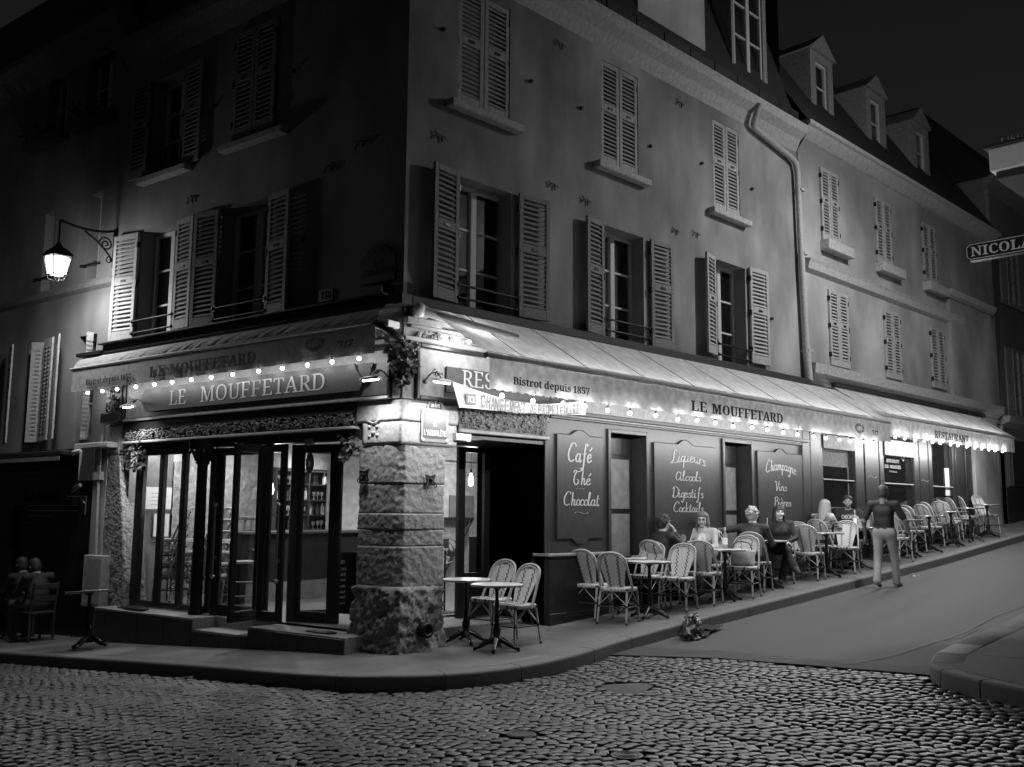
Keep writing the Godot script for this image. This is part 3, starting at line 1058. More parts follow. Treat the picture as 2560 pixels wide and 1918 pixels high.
func build_corner_building():
	var t := thing("corner_building", "plastered corner house above the bistro with louvred shutters on two floors", "building")
	# walls
	var hr := [Rect2(.77, 3.9, .99, 1.80), Rect2(3.62, 3.9, .98, 1.80), Rect2(6.50, 3.9, .98, 1.86), Rect2(.80, 6.65, .92, 1.58), Rect2(3.62, 6.62, .88, 1.60), Rect2(6.56, 6.62, .82, 1.58)]
	var mb := MB.new()
	wall(mb, XR, Rect2(0, 3.9, 9.45, 4.98), hr, .28)
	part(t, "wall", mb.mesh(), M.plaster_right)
	var hl := [Rect2(-5.43, 3.9, .98, 1.83), Rect2(-3.48, 3.9, 1.06, 1.80), Rect2(-5.33, 6.6, .88, 1.50), Rect2(-3.28, 6.66, .88, 1.56)]
	mb = MB.new()
	wall(mb, XL, Rect2(-6.08, 3.9, 6.08, 4.98), hl, .28)
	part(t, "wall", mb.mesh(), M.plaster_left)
	# the dark back of the rooms, the floor slab over the bistro, the walls that face no street
	mb = MB.new()
	mb.box(V(1.5, 3.62, -11.5), V(9.45, 3.88, -.3))
	mb.quad(V(9.44, 3.7, -.3), V(9.44, 3.7, -11), V(9.44, 12, -11), V(9.44, 12, -.3))
	var c := [V(.1, 3.75, -.3), V(9.4, 3.75, -.3), V(9.4, 3.75, -7.0), L(6.0, 3.75, -.3)]
	mb.quad(c[0], c[1], c[2], c[3])
	mb.quad(V(9.3, 3.7, -7.0), V(9.3, 8.8, -7.0), L(6.0, 8.8, -.3), L(6.0, 3.7, -.3))
	part(t, "inner_wall", mb.mesh(), M.black)
	# windows of the first floor on the right
	var back := Transform3D(Basis.IDENTITY, V(0, 0, -.25))
	casement(t, back, Rect2(.77, 3.98, .99 + .06, 1.72), 3)
	casement(t, back, Rect2(3.62, 3.98, 1.0, 1.72), 3, null, "left")
	casement(t, back, Rect2(6.50, 3.98, .98, 1.78), 3)
	var sr := func(px, py, w, h, ang, m, single): shutter(t, w, h, Transform3D(Basis(Vector3.UP, deg_to_rad(ang)), V(px, py, .045)), m, single)
	sr.call(.80, 4.06, -.47, 1.66, 9.0, M.shutter_worn, true)
	sr.call(1.86, 4.06, .54, 1.66, -5.0, M.shutter_worn, true)
	sr.call(3.60, 4.04, -.45, 1.66, 8.0, M.shutter_worn, true)
	sr.call(4.72, 4.04, .52, 1.66, -4.0, M.shutter_worn, true)
	sr.call(6.48, 4.11, -.42, 1.65, 14.0, M.shutter, true)
	sr.call(7.55, 4.12, .56, 1.68, -3.0, M.shutter, true)
	rails(t, XR, .84, 1.75, [4.14, 4.30])
	rails(t, XR, 3.68, 4.6, [4.14, 4.30])
	rails(t, XR, 6.56, 7.46, [4.14, 4.32])
	# closed pairs on the second floor
	for q in [[.80, 6.65, .46, 1.58], [3.62, 6.62, .44, 1.60], [6.56, 6.62, .41, 1.58]]:
		shutter(t, q[2] - .006, q[3], Transform3D(Basis.IDENTITY, V(q[0], q[1], -.03)), M.shutter, false)
		shutter(t, -(q[2] - .006), q[3], Transform3D(Basis.IDENTITY, V(q[0] + 2 * q[2], q[1], -.03)), M.shutter, false)
		sill(t, XR, q[0] - .2, q[0] + 2 * q[2] + .16, q[1] - .03)
	for p in [[.52, 7.5], [2.1, 7.35], [3.15, 7.3], [4.8, 7.2], [6.2, 7.3], [7.75, 7.25], [8.3, 5.0]]: stop(t, XR, p[0], p[1])
	for p in [[.5, 6.1], [2.55, 6.0], [3.25, 5.95], [5.42, 5.98], [5.98, 6.05], [2.7, 8.1], [5.6, 8.15]]: anchor(t, XR, p[0], p[1])
	# left facade
	var bl := XL * back
	casement(t, bl, Rect2(-5.43, 3.98, .98, 1.74), 3)
	casement(t, bl, Rect2(-3.48, 3.98, 1.06, 1.72), 3)
	casement(t, bl, Rect2(-5.33, 6.62, .88, 1.48), 3)
	var sl := func(px, py, w, h, ang, m, single): shutter(t, w, h, XL * Transform3D(Basis(Vector3.UP, deg_to_rad(ang)), V(px, py, .045)), m, single)
	sl.call(-5.44, 4.08, -.56, 1.64, 6.0, M.shutter, true)
	sl.call(-4.46, 4.10, .44, 1.62, -4.0, M.shutter, true)
	sl.call(-3.48, 4.06, -.50, 1.66, 5.0, M.shutter_worn, true)
	sl.call(-2.42, 4.07, .46, 1.63, -5.0, M.shutter, true)
	sl.call(-5.35, 6.58, -.45, 1.54, 3.0, M.shutter_worn, false)
	sl.call(-4.44, 6.54, .44, 1.54, -3.0, M.shutter_worn, false)
	sl.call(-3.28, 6.66, .435, 1.55, 0.0, M.shutter_worn, false)
	sl.call(-2.40, 6.66, -.435, 1.55, 0.0, M.shutter_worn, false)
	rails(t, XL, -5.42, -4.5, [4.16, 4.34])
	rails(t, XL, -3.46, -2.44, [4.14, 4.30])
	sill(t, XL, -5.48, -4.24, 6.54)
	sill(t, XL, -3.48, -2.14, 6.60)
	for p in [[-3.75, 7.3], [-2.05, 7.35], [-5.9, 5.0], [-1.75, 5.0]]: stop(t, XL, p[0], p[1])
	for p in [[-.75, 6.05], [-1.3, 5.85], [-4.2, 6.0]]: anchor(t, XL, p[0], p[1])
	# wrought balustrade of the upper left window
	mb = MB.new()
	for y in [6.62, 6.93]: mb.box(V(-5.32, y - .012, .03), V(-4.46, y + .012, .055), XL)
	for k in 7:
		var bx := -5.3 + k * .138
		mb.box(V(bx - .006, 6.62, .036), V(bx + .006, 6.93, .05), XL)
		if k < 6:
			var ring := []
			for j in 11: ring.push_back(XL * V(bx + .069 + cos(TAU * j / 10) * .05, 6.775 + sin(TAU * j / 10) * .12, .043))
			mb.tube(ring, .006, 4, false)
	part(t, "balustrade", mb.mesh(), M.iron)
	# ledge over the shopfront, on both streets
	mb = MB.new()
	mb.box(V(-.0, 3.90, .002), V(9.42, 4.02, .17), XR, .015)
	mb.box(V(-6.05, 3.90, .002), V(.0, 4.02, .17), XL, .015)
	mb.prism(PackedVector2Array([Vector2(0, 0), Vector2(0, -.169), Vector2(-.147, -.169), Vector2(-.168, -.024)]), 3.902, 4.018, Transform3D(Basis(V(1, 0, 0), V(0, 0, -1), V(0, 1, 0)), Vector3.ZERO))
	part(t, "ledge", mb.mesh(), M.ledge)
	# eaves: a coved cornice, a zinc gutter of panels above it
	var prof := [Vector2(.0, 8.40), Vector2(.03, 8.46), Vector2(.10, 8.60), Vector2(.24, 8.70), Vector2(.26, 8.78), Vector2(.26, 8.86), Vector2(-.1, 8.87)]
	cornice(t, XR, -.0, 9.42, prof, M.trim)
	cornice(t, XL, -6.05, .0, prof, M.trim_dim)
	mb = MB.new()
	mb.prism(PackedVector2Array([Vector2(0, 0), Vector2(.0, -.258), Vector2(-.224, -.258), Vector2(-.255, -.036)]), 8.70, 8.868, Transform3D(Basis(V(1, 0, 0), V(0, 0, -1), V(0, 1, 0)), Vector3.ZERO))
	part(t, "cornice", mb.mesh(), M.trim)
	for k in 13: part(t, "gutter_panel", boxm(V(.05 + k * .72, 8.88, .06), V(.05 + k * .72 + .70, 9.16, .10), .006), M.zinc)
	for k in 8: part(t, "gutter_panel", boxm(V(-6.0 + k * .75, 8.88, .06), V(-6.0 + k * .75 + .73, 9.12, .10), .006), M.zinc, XL)
	# mansard roof
	mb = MB.new()
	var e0 := 8.9
	var e1 := 12.6
	var rr := V(.0, e0, .05)
	var top0 := V(.9, e1, -1.1)
	mb.quad(rr, V(9.45, e0, .05), V(9.45, e1, -1.1), top0)
	mb.quad(L(6.08, e0, .05), rr, top0, L(5.9, e1, -1.1))
	mb.quad(top0, V(9.45, e1, -1.1), V(9.45, e1 + .8, -5), L(5.9, e1 + .8, -5))
	mb.quad(V(9.45, e0, .05), V(9.45, e0, -5), V(9.45, e1 + .8, -5), V(9.45, e1, -1.1))
	var roof := part(t, "roof", mb.mesh(), M.slate)
	mb = MB.new()
	mb.box(V(4.69, 9.17, -1.6), V(6.58, 13.0, -.12))
	part(t, "dormer", mb.mesh(), M.plaster_long)
	mb = MB.new()
	for q in [[7.50, 7.58], [8.58, 8.72]]: mb.box(V(q[0], 9.15, -1.4), V(q[1], 11.9, -.16))
	mb.box(V(7.4, 11.5, -1.5), V(8.85, 11.68, -.1))
	part(t, "dormer", mb.mesh(), M.trim_dim)
	casement(t, Transform3D(Basis.IDENTITY, V(0, 0, -.2)), Rect2(7.585, 9.5, .97, 2.0), 3)
	# rainwater pipe between the two houses
	mb = MB.new()
	mb.tube(curve([V(7.66, 8.72, .28), V(7.66, 8.55, .2), V(7.72, 8.38, .11), V(7.9, 8.33, .10)], 5) + [V(9.05, 8.16, .10), V(9.2, 8.1, .10), V(9.26, 7.95, .10), V(9.30, 6.36, .10)], .055, 8)
	mb.tube([V(9.30, 6.40, .10), V(9.38, 4.50, .10)], .062, 8)
	mb.tube([V(9.38, 4.56, .10), V(9.41, 4.0, .12)], .072, 8)
	for y in [7.6, 6.38, 4.55]: mb.box(V(9.24 + (8 - y) * .03, y - .02, 0), V(9.40 + (8 - y) * .03, y + .02, .175))
	var pipe := part(self, "drain_pipe", mb.mesh(), M.trim)
	meta(pipe, "pale rainwater pipe bent at the top, running down between the two facades", "drain pipe")

func build_long_building():
	var t := thing("terrace_house", "long pale house beyond the drain pipe with closed narrow shutters and small dormers", "building")
	var mb := MB.new()
	wall(mb, Transform3D(Basis.IDENTITY, V(0, 0, .012)), Rect2(9.46, 3.95, 10.34, 5.05), [], .3)
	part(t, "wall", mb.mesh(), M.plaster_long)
	for q in [[10.29, 6.88, .72, 1.46], [12.72, 6.9, .75, 1.42], [15.19, 6.92, .75, 1.40], [10.45, 4.42, .79, 1.49], [12.93, 4.44, .77, 1.46], [15.37, 4.47, .80, 1.42], [17.28, 5.58, .58, .94]]:
		for s in 2:
			var hx: float = q[0] if s == 0 else q[0] + q[2]
			shutter(t, (q[2] / 2 - .006) * (1 if s == 0 else -1), q[3], Transform3D(Basis.IDENTITY, V(hx, q[1], .036)), M.shutter, false)
		if q[1] > 6: sill(t, XR, q[0] - .05, q[0] + q[2] + .32, q[1] - .03, .2, .2)
	cornice(t, XR, 9.46, 19.8, [Vector2(.012, 8.72), Vector2(.06, 8.74), Vector2(.20, 8.86), Vector2(.24, 8.90), Vector2(.30, 8.92), Vector2(.30, 9.0), Vector2(.0, 9.03)], M.trim)
	cornice(t, XR, 9.56, 17.3, [Vector2(.012, 6.10), Vector2(.1, 6.16), Vector2(.13, 6.28), Vector2(.16, 6.34), Vector2(.012, 6.37)], M.trim, "string_course")
	part(t, "raised_bay", boxm(V(16.45, 4.2, .013), V(19.2, 6.7, .11)), M.plaster_long)
	cornice(t, XR, 16.3, 19.3, [Vector2(.11, 6.72), Vector2(.2, 6.78), Vector2(.24, 6.9), Vector2(.012, 6.93)], M.trim, "string_course")
	cornice(t, XR, 9.5, 19.5, [Vector2(.0, 3.96), Vector2(.05, 3.99), Vector2(.05, 4.06), Vector2(.11, 4.09), Vector2(.11, 4.12), Vector2(.20, 4.16), Vector2(.22, 4.34), Vector2(.012, 4.37)], M.trim, "shop_cornice")
	mb = MB.new()
	mb.quad(V(9.46, 9.0, .25), V(19.8, 9.0, .25), V(19.8, 11.9, -1.6), V(9.46, 11.9, -1.6))
	mb.quad(V(9.46, 11.9, -1.6), V(19.8, 11.9, -1.6), V(19.8, 12.6, -6), V(9.46, 12.6, -6))
	mb.quad(V(19.8, 9.0, .25), V(19.8, 9.0, -6), V(19.8, 12.6, -6), V(19.8, 11.9, -1.6))
	mb.quad(V(19.8, 3.9, 0), V(19.8, 3.9, -6), V(19.8, 9.0, -6), V(19.8, 9.0, .25))
	part(t, "roof", mb.mesh(), M.slate)
	for k in 3:
		var x0: float = [10.83, 13.41, 15.93][k]
		mb = MB.new()
		var w := .98
		mb.box(V(x0, 9.2, -1.7), V(x0 + .22, 11.15, -.36))
		mb.box(V(x0 + w - .22, 9.2, -1.7), V(x0 + w, 11.15, -.36))
		mb.box(V(x0 + .22, 9.2, -1.7), V(x0 + w - .22, 9.85, -.36))
		mb.box(V(x0 + .22, 10.98, -1.7), V(x0 + w - .22, 11.15, -.36))
		mb.prism(PackedVector2Array([Vector2(x0 - .08, 11.15), Vector2(x0 + w + .08, 11.15), Vector2(x0 + w / 2, 11.58)]), -1.9, -.30)
		part(t, "dormer", mb.mesh(), M.trim_dim)
		casement(t, Transform3D(Basis.IDENTITY, V(0, 0, -.44)), Rect2(x0 + .22, 9.85, w - .44, 1.13), 2, null, "", 1)
	# ground floor: framing and windows belong to the shopfront; here the wall at its far end
	mb = MB.new()
	mb.box(V(17.55, .6, -.3), V(18.25, 3.95, .10))
	mb.box(V(18.25, .6, -.3), V(19.45, 3.95, .02))
	part(t, "wall", mb.mesh(), M.plaster_long)
	part(t, "meter_slot", boxm(V(18.42, 2.15, .02), V(18.47, 2.75, .03)), M.black)

func build_left_building():
	var t := thing("neighbour_house", "darker house down the left street above the shuttered shop", "building")
	var mb := MB.new()
	var holes := [Rect2(-7.33, 7.95, .79, 1.12), Rect2(-8.6, 7.95, .64, 1.08), Rect2(-7.0, 5.2, .36, 1.42), Rect2(-8.4, 5.2, .34, 1.36), Rect2(-7.05, 2.63, .52, 1.66), Rect2(-8.62, 2.63, .34, 1.62)]
	wall(mb, XL * Transform3D(Basis.IDENTITY, V(0, 0, -.012)), Rect2(-16, 2.5, 9.9, 6.95), holes, .3)
	part(t, "wall", mb.mesh(), M.plaster_left)
	var back := XL * Transform3D(Basis.IDENTITY, V(0, 0, -.22))
	for h in holes: casement(t, back, h, 3 if h.size.y > 1.2 else 2, null, "", 1 if h.size.x < .45 else 2)
	mb = MB.new()
	mb.quad(L(6.2, 2.5, -.6), L(6.2, 9.4, -.6), L(16, 9.4, -.6), L(16, 2.5, -.6))
	part(t, "inner_wall", mb.mesh(), M.black)
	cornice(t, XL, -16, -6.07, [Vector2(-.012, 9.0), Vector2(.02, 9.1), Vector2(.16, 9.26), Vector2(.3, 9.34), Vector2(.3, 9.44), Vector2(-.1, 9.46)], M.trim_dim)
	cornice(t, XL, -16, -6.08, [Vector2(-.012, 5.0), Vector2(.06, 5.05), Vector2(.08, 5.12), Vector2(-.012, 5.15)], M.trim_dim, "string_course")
	mb = MB.new()
	mb.quad(L(16, 9.45, .1), L(6.1, 9.45, .1), L(6.1, 12.2, -1.4), L(16, 12.2, -1.4))
	mb.quad(L(6.1, 8.8, .1), L(6.1, 8.8, -3), L(6.1, 12.2, -3), L(6.1, 12.2, -1.4))
	part(t, "roof", mb.mesh(), M.slate)
	mb = MB.new()
	mb.box(V(-7.2, 9.6, -1.4), V(-6.4, 11.5, -.4), XL)
	part(t, "chimney", mb.mesh(), M.trim_dim)
	for q in [[-6.97, 5.42], [-8.38, 5.40]]: rails(t, XL, q[0], q[0] + .34, [q[1]])
	# folding shutters of the lower windows, pierced in rows
	for q in [[-9.0, .34, 20.0], [-8.28, .26, -28.0], [-7.86, .44, 12.0], [-7.42, .36, 28.0], [-6.6, .10, -60.0]]:
		var sm := MB.new()
		sm.box(V(0, 0, -.015), V(q[1], 1.66, .015), Transform3D.IDENTITY, .004)
		var s := part(t, "folding_shutter", sm.mesh(), M.shutter, XL * Transform3D(Basis(Vector3.UP, deg_to_rad(-q[2])), V(q[0], 2.64, .12)))
		var lm := MB.new()
		for col in (2 if q[1] > .3 else 1):
			for k in 22:
				var lx: float = q[1] * (.3 + .38 * col) if q[1] > .3 else q[1] * .5
				lm.box(V(lx - .045, .12 + k * .066, .0155), V(lx + .045, .13 + k * .066 + .012, .024))
		part(s, "louvres", lm.mesh(), M.trim_dim, Transform3D.IDENTITY, "stuff")
	# window boxes full of plants on the upper sills
	for q in [[-7.5, -6.35, 7.76, "overgrown window box on the upper sill nearer the corner house"], [-8.9, -7.75, 7.72, "overgrown window box on the upper sill at the far left"]]:
		var b := thing("window_box", q[3], "window box", XL, "window boxes of the neighbour house")
		part(b, "box", boxm(V(q[0], q[2], .02), V(q[1], q[2] + .14, .24)), M.frieze_dark)
		var pm := MB.new()
		for k in 120:
			var p := V(rng.randf_range(q[0], q[1]), q[2] + rng.randf_range(.05, .32), rng.randf_range(.0, .34))
			var a := V(rng.randf_range(-1, 1), rng.randf_range(-.3, 1), rng.randf_range(-.4, 1)).normalized() * .09
			var o := a.cross(V(rng.randf_range(-1, 1), 1, rng.randf())).normalized() * .025
			pm.quad(p, p + a * .5 - o, p + a, p + a * .5 + o)
		part(b, "foliage", pm.mesh(), M.black, Transform3D.IDENTITY, "stuff")
	# ground floor: the closed shop
	var s := thing("closed_shop", "closed dark shop with a lowered roller shutter on the left street", "shop", XL)
	mb = MB.new()
	mb.box(V(-9.6, -1.2, -.25), V(-8.75, 2.5, .0))
	mb.box(V(-8.75, 1.62, -.25), V(-6.3, 2.5, .0))
	mb.box(V(-6.72, -1.2, -.25), V(-6.3, 1.62, .0))
	mb.box(V(-16, -1.2, -.25), V(-9.6, 2.5, -.05))
	part(s, "front_wall", mb.mesh(), M.fascia_dark)
	for k in 27: part(s, "roller_slat", boxm(V(-8.75, -.62 + k * .083, -.12), V(-6.72, -.62 + k * .083 + .078, -.09), .012), M.panel_dark)
	part(s, "fascia", boxm(V(-9.6, 2.1, .0), V(-6.9, 2.36, .05)), M.fascia_dark)
	lettering(s, "lettering", "PLUS FROMAGER CRÉMIER", "sans", M.zinc, Transform3D(Basis.IDENTITY, V(-9.15, 2.17, .052)), 1.34, .08)
	lettering(s, "lettering", "bel évaire", "sans", M.zinc, Transform3D(Basis.IDENTITY, V(-8.42, 1.68, .004)), 1.09, .20, .01)
	mb = MB.new()
	mb.box(V(-9.8, 2.37, .02), V(-6.75, 2.46, .30), Transform3D.IDENTITY, .02)
	part(s, "awning_case", mb.mesh(), M.zinc)
	part(s, "awning_valance", boxm(V(-9.8, 2.30, .30), V(-6.82, 2.365, .312)), M.trim_dim)
	part(s, "wall_corner", boxm(V(-6.30, .88, -.02), V(-5.95, 2.46, .03)), M.plaster_long)
	part(s, "white_panel", boxm(V(-6.72, 2.0, .012), V(-6.30, 2.47, .04)), M.white)
	part(s, "stone_cap", boxm(V(-6.62, 2.47, -.02), V(-5.7, 2.55, .2), .012), M.trim)
	mb = MB.new()
	mb.tube(curve([V(-6.62, 2.40, .2), V(-6.5, 2.42, .25), V(-6.38, 2.44, .22)], 5), .03, 6)
	part(s, "security_lamp", mb.mesh(), M.white)
	mb = MB.new()
	mb.box(V(-6.56, 1.745, .27), V(-6.03, 1.757, .285))
	mb.box(V(-6.045, 1.48, .27), V(-6.03, 1.757, .285))
	mb.tube([V(-6.2, 1.75, .277), V(-6.04, 1.62, .277)], .006, 5)
	part(s, "bracket", mb.mesh(), M.steel)
	mb = MB.new()
	mb.tube([V(-6.54, 1.82, .22), V(-6.40, 1.87, .24), V(-6.27, 1.92, .25)], [.02, .05, .03], 8)
	part(s, "wall_lamp", mb.mesh(), M.steel)
	# meter cupboard and pipes beside the pillar
	var e := thing("meter_box", "pale meter cupboard against the left pillar of the bistro", "utility box", XL)
	part(e, "cupboard", boxm(V(-6.2, .15, .0), V(-5.72, .89, .16), .01), M.trim)
	part(e, "door", boxm(V(-6.05, .2, .161), V(-5.76, .85, .17), .004), M.shutter)
	part(e, "lower_door", boxm(V(-6.0, -.27, .02), V(-5.66, .12, .12), .008), M.zinc)
	mb = MB.new()
	mb.tube(curve([V(-6.02, 2.7, .08), V(-6.1, 2.3, .08), V(-6.08, 1.9, .07), V(-6.04, 1.4, .08), V(-6.02, .9, .08)], 5), .022, 6)
	mb.tube(curve([V(-5.99, 2.86, .09), V(-6.04, 2.5, .09), V(-6.02, 2.0, .09)], 5), .014, 6)
	mb.box(V(-6.2, 2.0, .04), V(-6.0, 2.12, .10))
	part(e, "conduit", mb.mesh(), M.trim)

func build_far_building():
	var t := thing("far_house", "dark taller house at the far right beyond the restaurant awning", "building")
	var mb := MB.new()
	mb.box(V(19.85, .8, -8), V(34, 10.6, -.1))
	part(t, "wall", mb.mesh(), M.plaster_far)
	mb = MB.new()
	mb.quad(V(19.8, 10.6, .1), V(34, 10.6, .1), V(34, 13.6, -2.2), V(21.0, 13.6, -2.2))
	mb.quad(V(19.8, 10.6, -8), V(19.8, 10.6, .1), V(21.0, 13.6, -2.2), V(21.0, 13.6, -8))
	part(t, "roof", mb.mesh(), M.slate)
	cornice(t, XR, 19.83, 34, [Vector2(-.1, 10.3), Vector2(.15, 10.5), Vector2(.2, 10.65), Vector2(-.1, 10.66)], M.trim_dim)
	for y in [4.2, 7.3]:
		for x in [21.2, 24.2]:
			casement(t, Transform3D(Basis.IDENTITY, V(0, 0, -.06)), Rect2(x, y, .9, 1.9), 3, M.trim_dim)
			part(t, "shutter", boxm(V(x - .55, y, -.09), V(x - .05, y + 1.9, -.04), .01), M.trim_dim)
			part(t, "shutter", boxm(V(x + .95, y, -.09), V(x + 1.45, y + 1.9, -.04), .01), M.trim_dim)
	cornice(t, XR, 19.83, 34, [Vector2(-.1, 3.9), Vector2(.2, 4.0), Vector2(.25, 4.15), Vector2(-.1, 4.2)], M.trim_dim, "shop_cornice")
	part(t, "drain_pipe", boxm(V(19.9, 1, -.1), V(20.0, 10.4, .0)), M.trim_dim)
	# tattoo shop on its ground floor
	var s := thing("tattoo_shop", "small dark tattoo shop past the end of the terrace", "shop")
	part(s, "window", boxm(V(20.15, 2.35, -.095), V(23.5, 3.6, -.06)), M.panel_dark)
	part(s, "stall_riser", boxm(V(19.9, 1.2, -.095), V(23.5, 2.32, .02)), M.panel_dark)
	part(s, "door_post", boxm(V(19.9, 2.32, -.095), V(20.12, 3.7, .0)), M.trim_dim)
	part(s, "letter_strip", boxm(V(20.34, 2.36, -.058), V(20.72, 3.58, -.05)), M.trim_dim)
	for k in 6:
		lettering(s, "letter", "TATTOO"[k], "sans", M.black, Transform3D(Basis.IDENTITY, V(20.42, 3.37 - k * .2, -.049)), .2, .16)

func build_opposite_building():
	var t := thing("opposite_house", "corner of the house across the side street at the right edge", "building")
	var mb := MB.new()
	wall(mb, Transform3D(Basis(Vector3.UP, PI), V(0, 0, 6.2)), Rect2(-26, -.3, 22.2, 11.5), [], .3)
	mb.box(V(3.5, -.3, 6.2), V(3.8, 11.2, 14))
	part(t, "wall", mb.mesh(), M.plaster_left)
	part(t, "cornice_box", boxm(V(6.7, 6.21, 4.30), V(7.9, 6.53, 6.2), .01), M.white)
	part(t, "cornice_box", boxm(V(6.65, 6.53, 4.24), V(7.95, 6.58, 6.2), .008), M.ledge)
	part(t, "cornice_box", boxm(V(6.75, 6.10, 4.36), V(7.85, 6.205, 6.2), .008), M.ledge)
	mb = MB.new()
	for k in 26:
		var b := V(7.1 + rng.randf_range(-.02, .02), 6.58, 4.32 + k * .03)
		mb.tube([b, b + V(rng.randf_range(-.12, .12), rng.randf_range(.16, .22), rng.randf_range(-.1, .1))], .0035, 4)
	part(t, "bird_spikes", mb.mesh(), M.steel, Transform3D.IDENTITY, "stuff")
	# projecting shop sign
	var s := thing("hanging_sign", "dark projecting shop sign with white capitals at the right edge", "sign")
	var y0 := 5.0
	var out := PackedVector2Array([Vector2(0, .05), Vector2(.05, 0), Vector2(1.25, 0), Vector2(1.25, .24), Vector2(.05, .24), Vector2(0, .19)])
	var x := Transform3D(Basis(V(0, 0, 1), V(0, 1, 0), V(-1, 0, 0)), V(6.5, y0 - .03, 3.99))
	mb = MB.new()
	mb.prism(out, -.12, 0, x)
	part(s, "panel", mb.mesh(), M.fascia_dark)
	mb = MB.new()
	var bo := [Vector2(.02, .06), Vector2(.06, .02), Vector2(1.24, .02), Vector2(1.24, .22), Vector2(.06, .22), Vector2(.02, .18), Vector2(.02, .06)]
	for k in 6:
		var d: Vector2 = (bo[k + 1] - bo[k]).normalized() * .004
		var n := Vector2(-d.y, d.x) * 1.1
		mb.prism(PackedVector2Array([bo[k] - d - n, bo[k + 1] + d - n, bo[k + 1] + d + n, bo[k] - d + n]), .001, .004 + .0003 * k, x)
	part(s, "border", mb.mesh(), M.white_enamel)
	lettering(s, "lettering", "NICOLAS", "serif-bold", M.white_enamel, x * Transform3D(Basis.IDENTITY, V(.075, .055, .001)), .86, .13, .006)
	mb = MB.new()
	mb.box(V(6.54, y0 + .06, 5.24), V(6.58, y0 + .1, 6.2))
	part(s, "arm", mb.mesh(), M.iron)

# ---------------------------------------------------------------- stone
func rough_block(poly: Array, y0: float, y1: float, amp: float, freq: float, top := [], round_ := .02, res := .035) -> Mesh:
	# a hewn block over a ground-plan outline (x, z); top: the outline at its upper edge
	var p0 := poly.duplicate()
	var p1: Array = top.duplicate() if top.size() else poly.duplicate()
	var ar := 0.0
	for k in p0.size():
		var a: Vector2 = p0[k]
		var b: Vector2 = p0[(k + 1) % p0.size()]
		ar += a.cross(b)
	if ar > 0:
		p0.reverse()
		p1.reverse()
	var lo := []
	var hi := []
	for k in p0.size():
		var nk := (k + 1) % p0.size()
		var n := maxi(2, int(ceil(p0[k].distance_to(p0[nk]) / res)))
		for j in n:
			lo.push_back(p0[k].lerp(p0[nk], float(j) / n))
			hi.push_back(p1[k].lerp(p1[nk], float(j) / n))
	var w := lo.size()
	var c := Vector2.ZERO
	for q in lo: c += q / w
	var rows := []
	var nr := maxi(3, int(ceil((y1 - y0) / res)))
	for r in range(-1, nr + 2):
		var t := clampf(float(r) / nr, 0, 1)
		var y := lerpf(y0, y1, t)
		for j in w:
			var q: Vector2 = lo[j].lerp(hi[j], t)
			var pv: Vector2 = lo[(j + w - 2) % w].lerp(hi[(j + w - 2) % w], t)
			var nx: Vector2 = lo[(j + 2) % w].lerp(hi[(j + 2) % w], t)
			var d := (nx - pv).normalized()
			var o := Vector2(-d.y, d.x) * -1.0
			o = Vector2(-d.y, d.x)
			if o.dot(q - c) < 0: o = -o
			var e := 0.0
			if r <= 0: e = round_ * (1.0 if r == 0 else 2.2)
			if r >= nr: e = round_ * (1.0 if r == nr else 2.2)
			var h := noise.get_noise_3d(q.x * freq, y * freq * 1.5, q.y * freq) * amp + noise.get_noise_3d(q.x * freq * 4, y * freq * 5, q.y * freq * 4) * amp * .8 - e
			q = q + o * h
			var yy := y
			if r == -1 or r == nr + 1: q = q.lerp(c, .15)
			rows.push_back(V(q.x, yy, q.y))
	var mb := MB.new()
	mb.grid(rows, w, true, false)
	var k0 := mb.v.size()
	for e in 2:
		var y := y0 if e == 0 else y1
		mb.v.push_back(V(c.x, y, c.y))
		mb.n.push_back(V(0, -1 if e == 0 else 1, 0))
		var b := 0 if e == 0 else (nr + 2) * w
		for j in w:
			if e == 0: mb.i.append_array(PackedInt32Array([k0 + e, b + j, b + (j + 1) % w]))
			else: mb.i.append_array(PackedInt32Array([k0 + e, b + (j + 1) % w, b + j]))
	return mb.mesh()

func P2(u: float, d: float) -> Vector2:
	var p := L(u, 0, d)
	return Vector2(p.x, p.z)

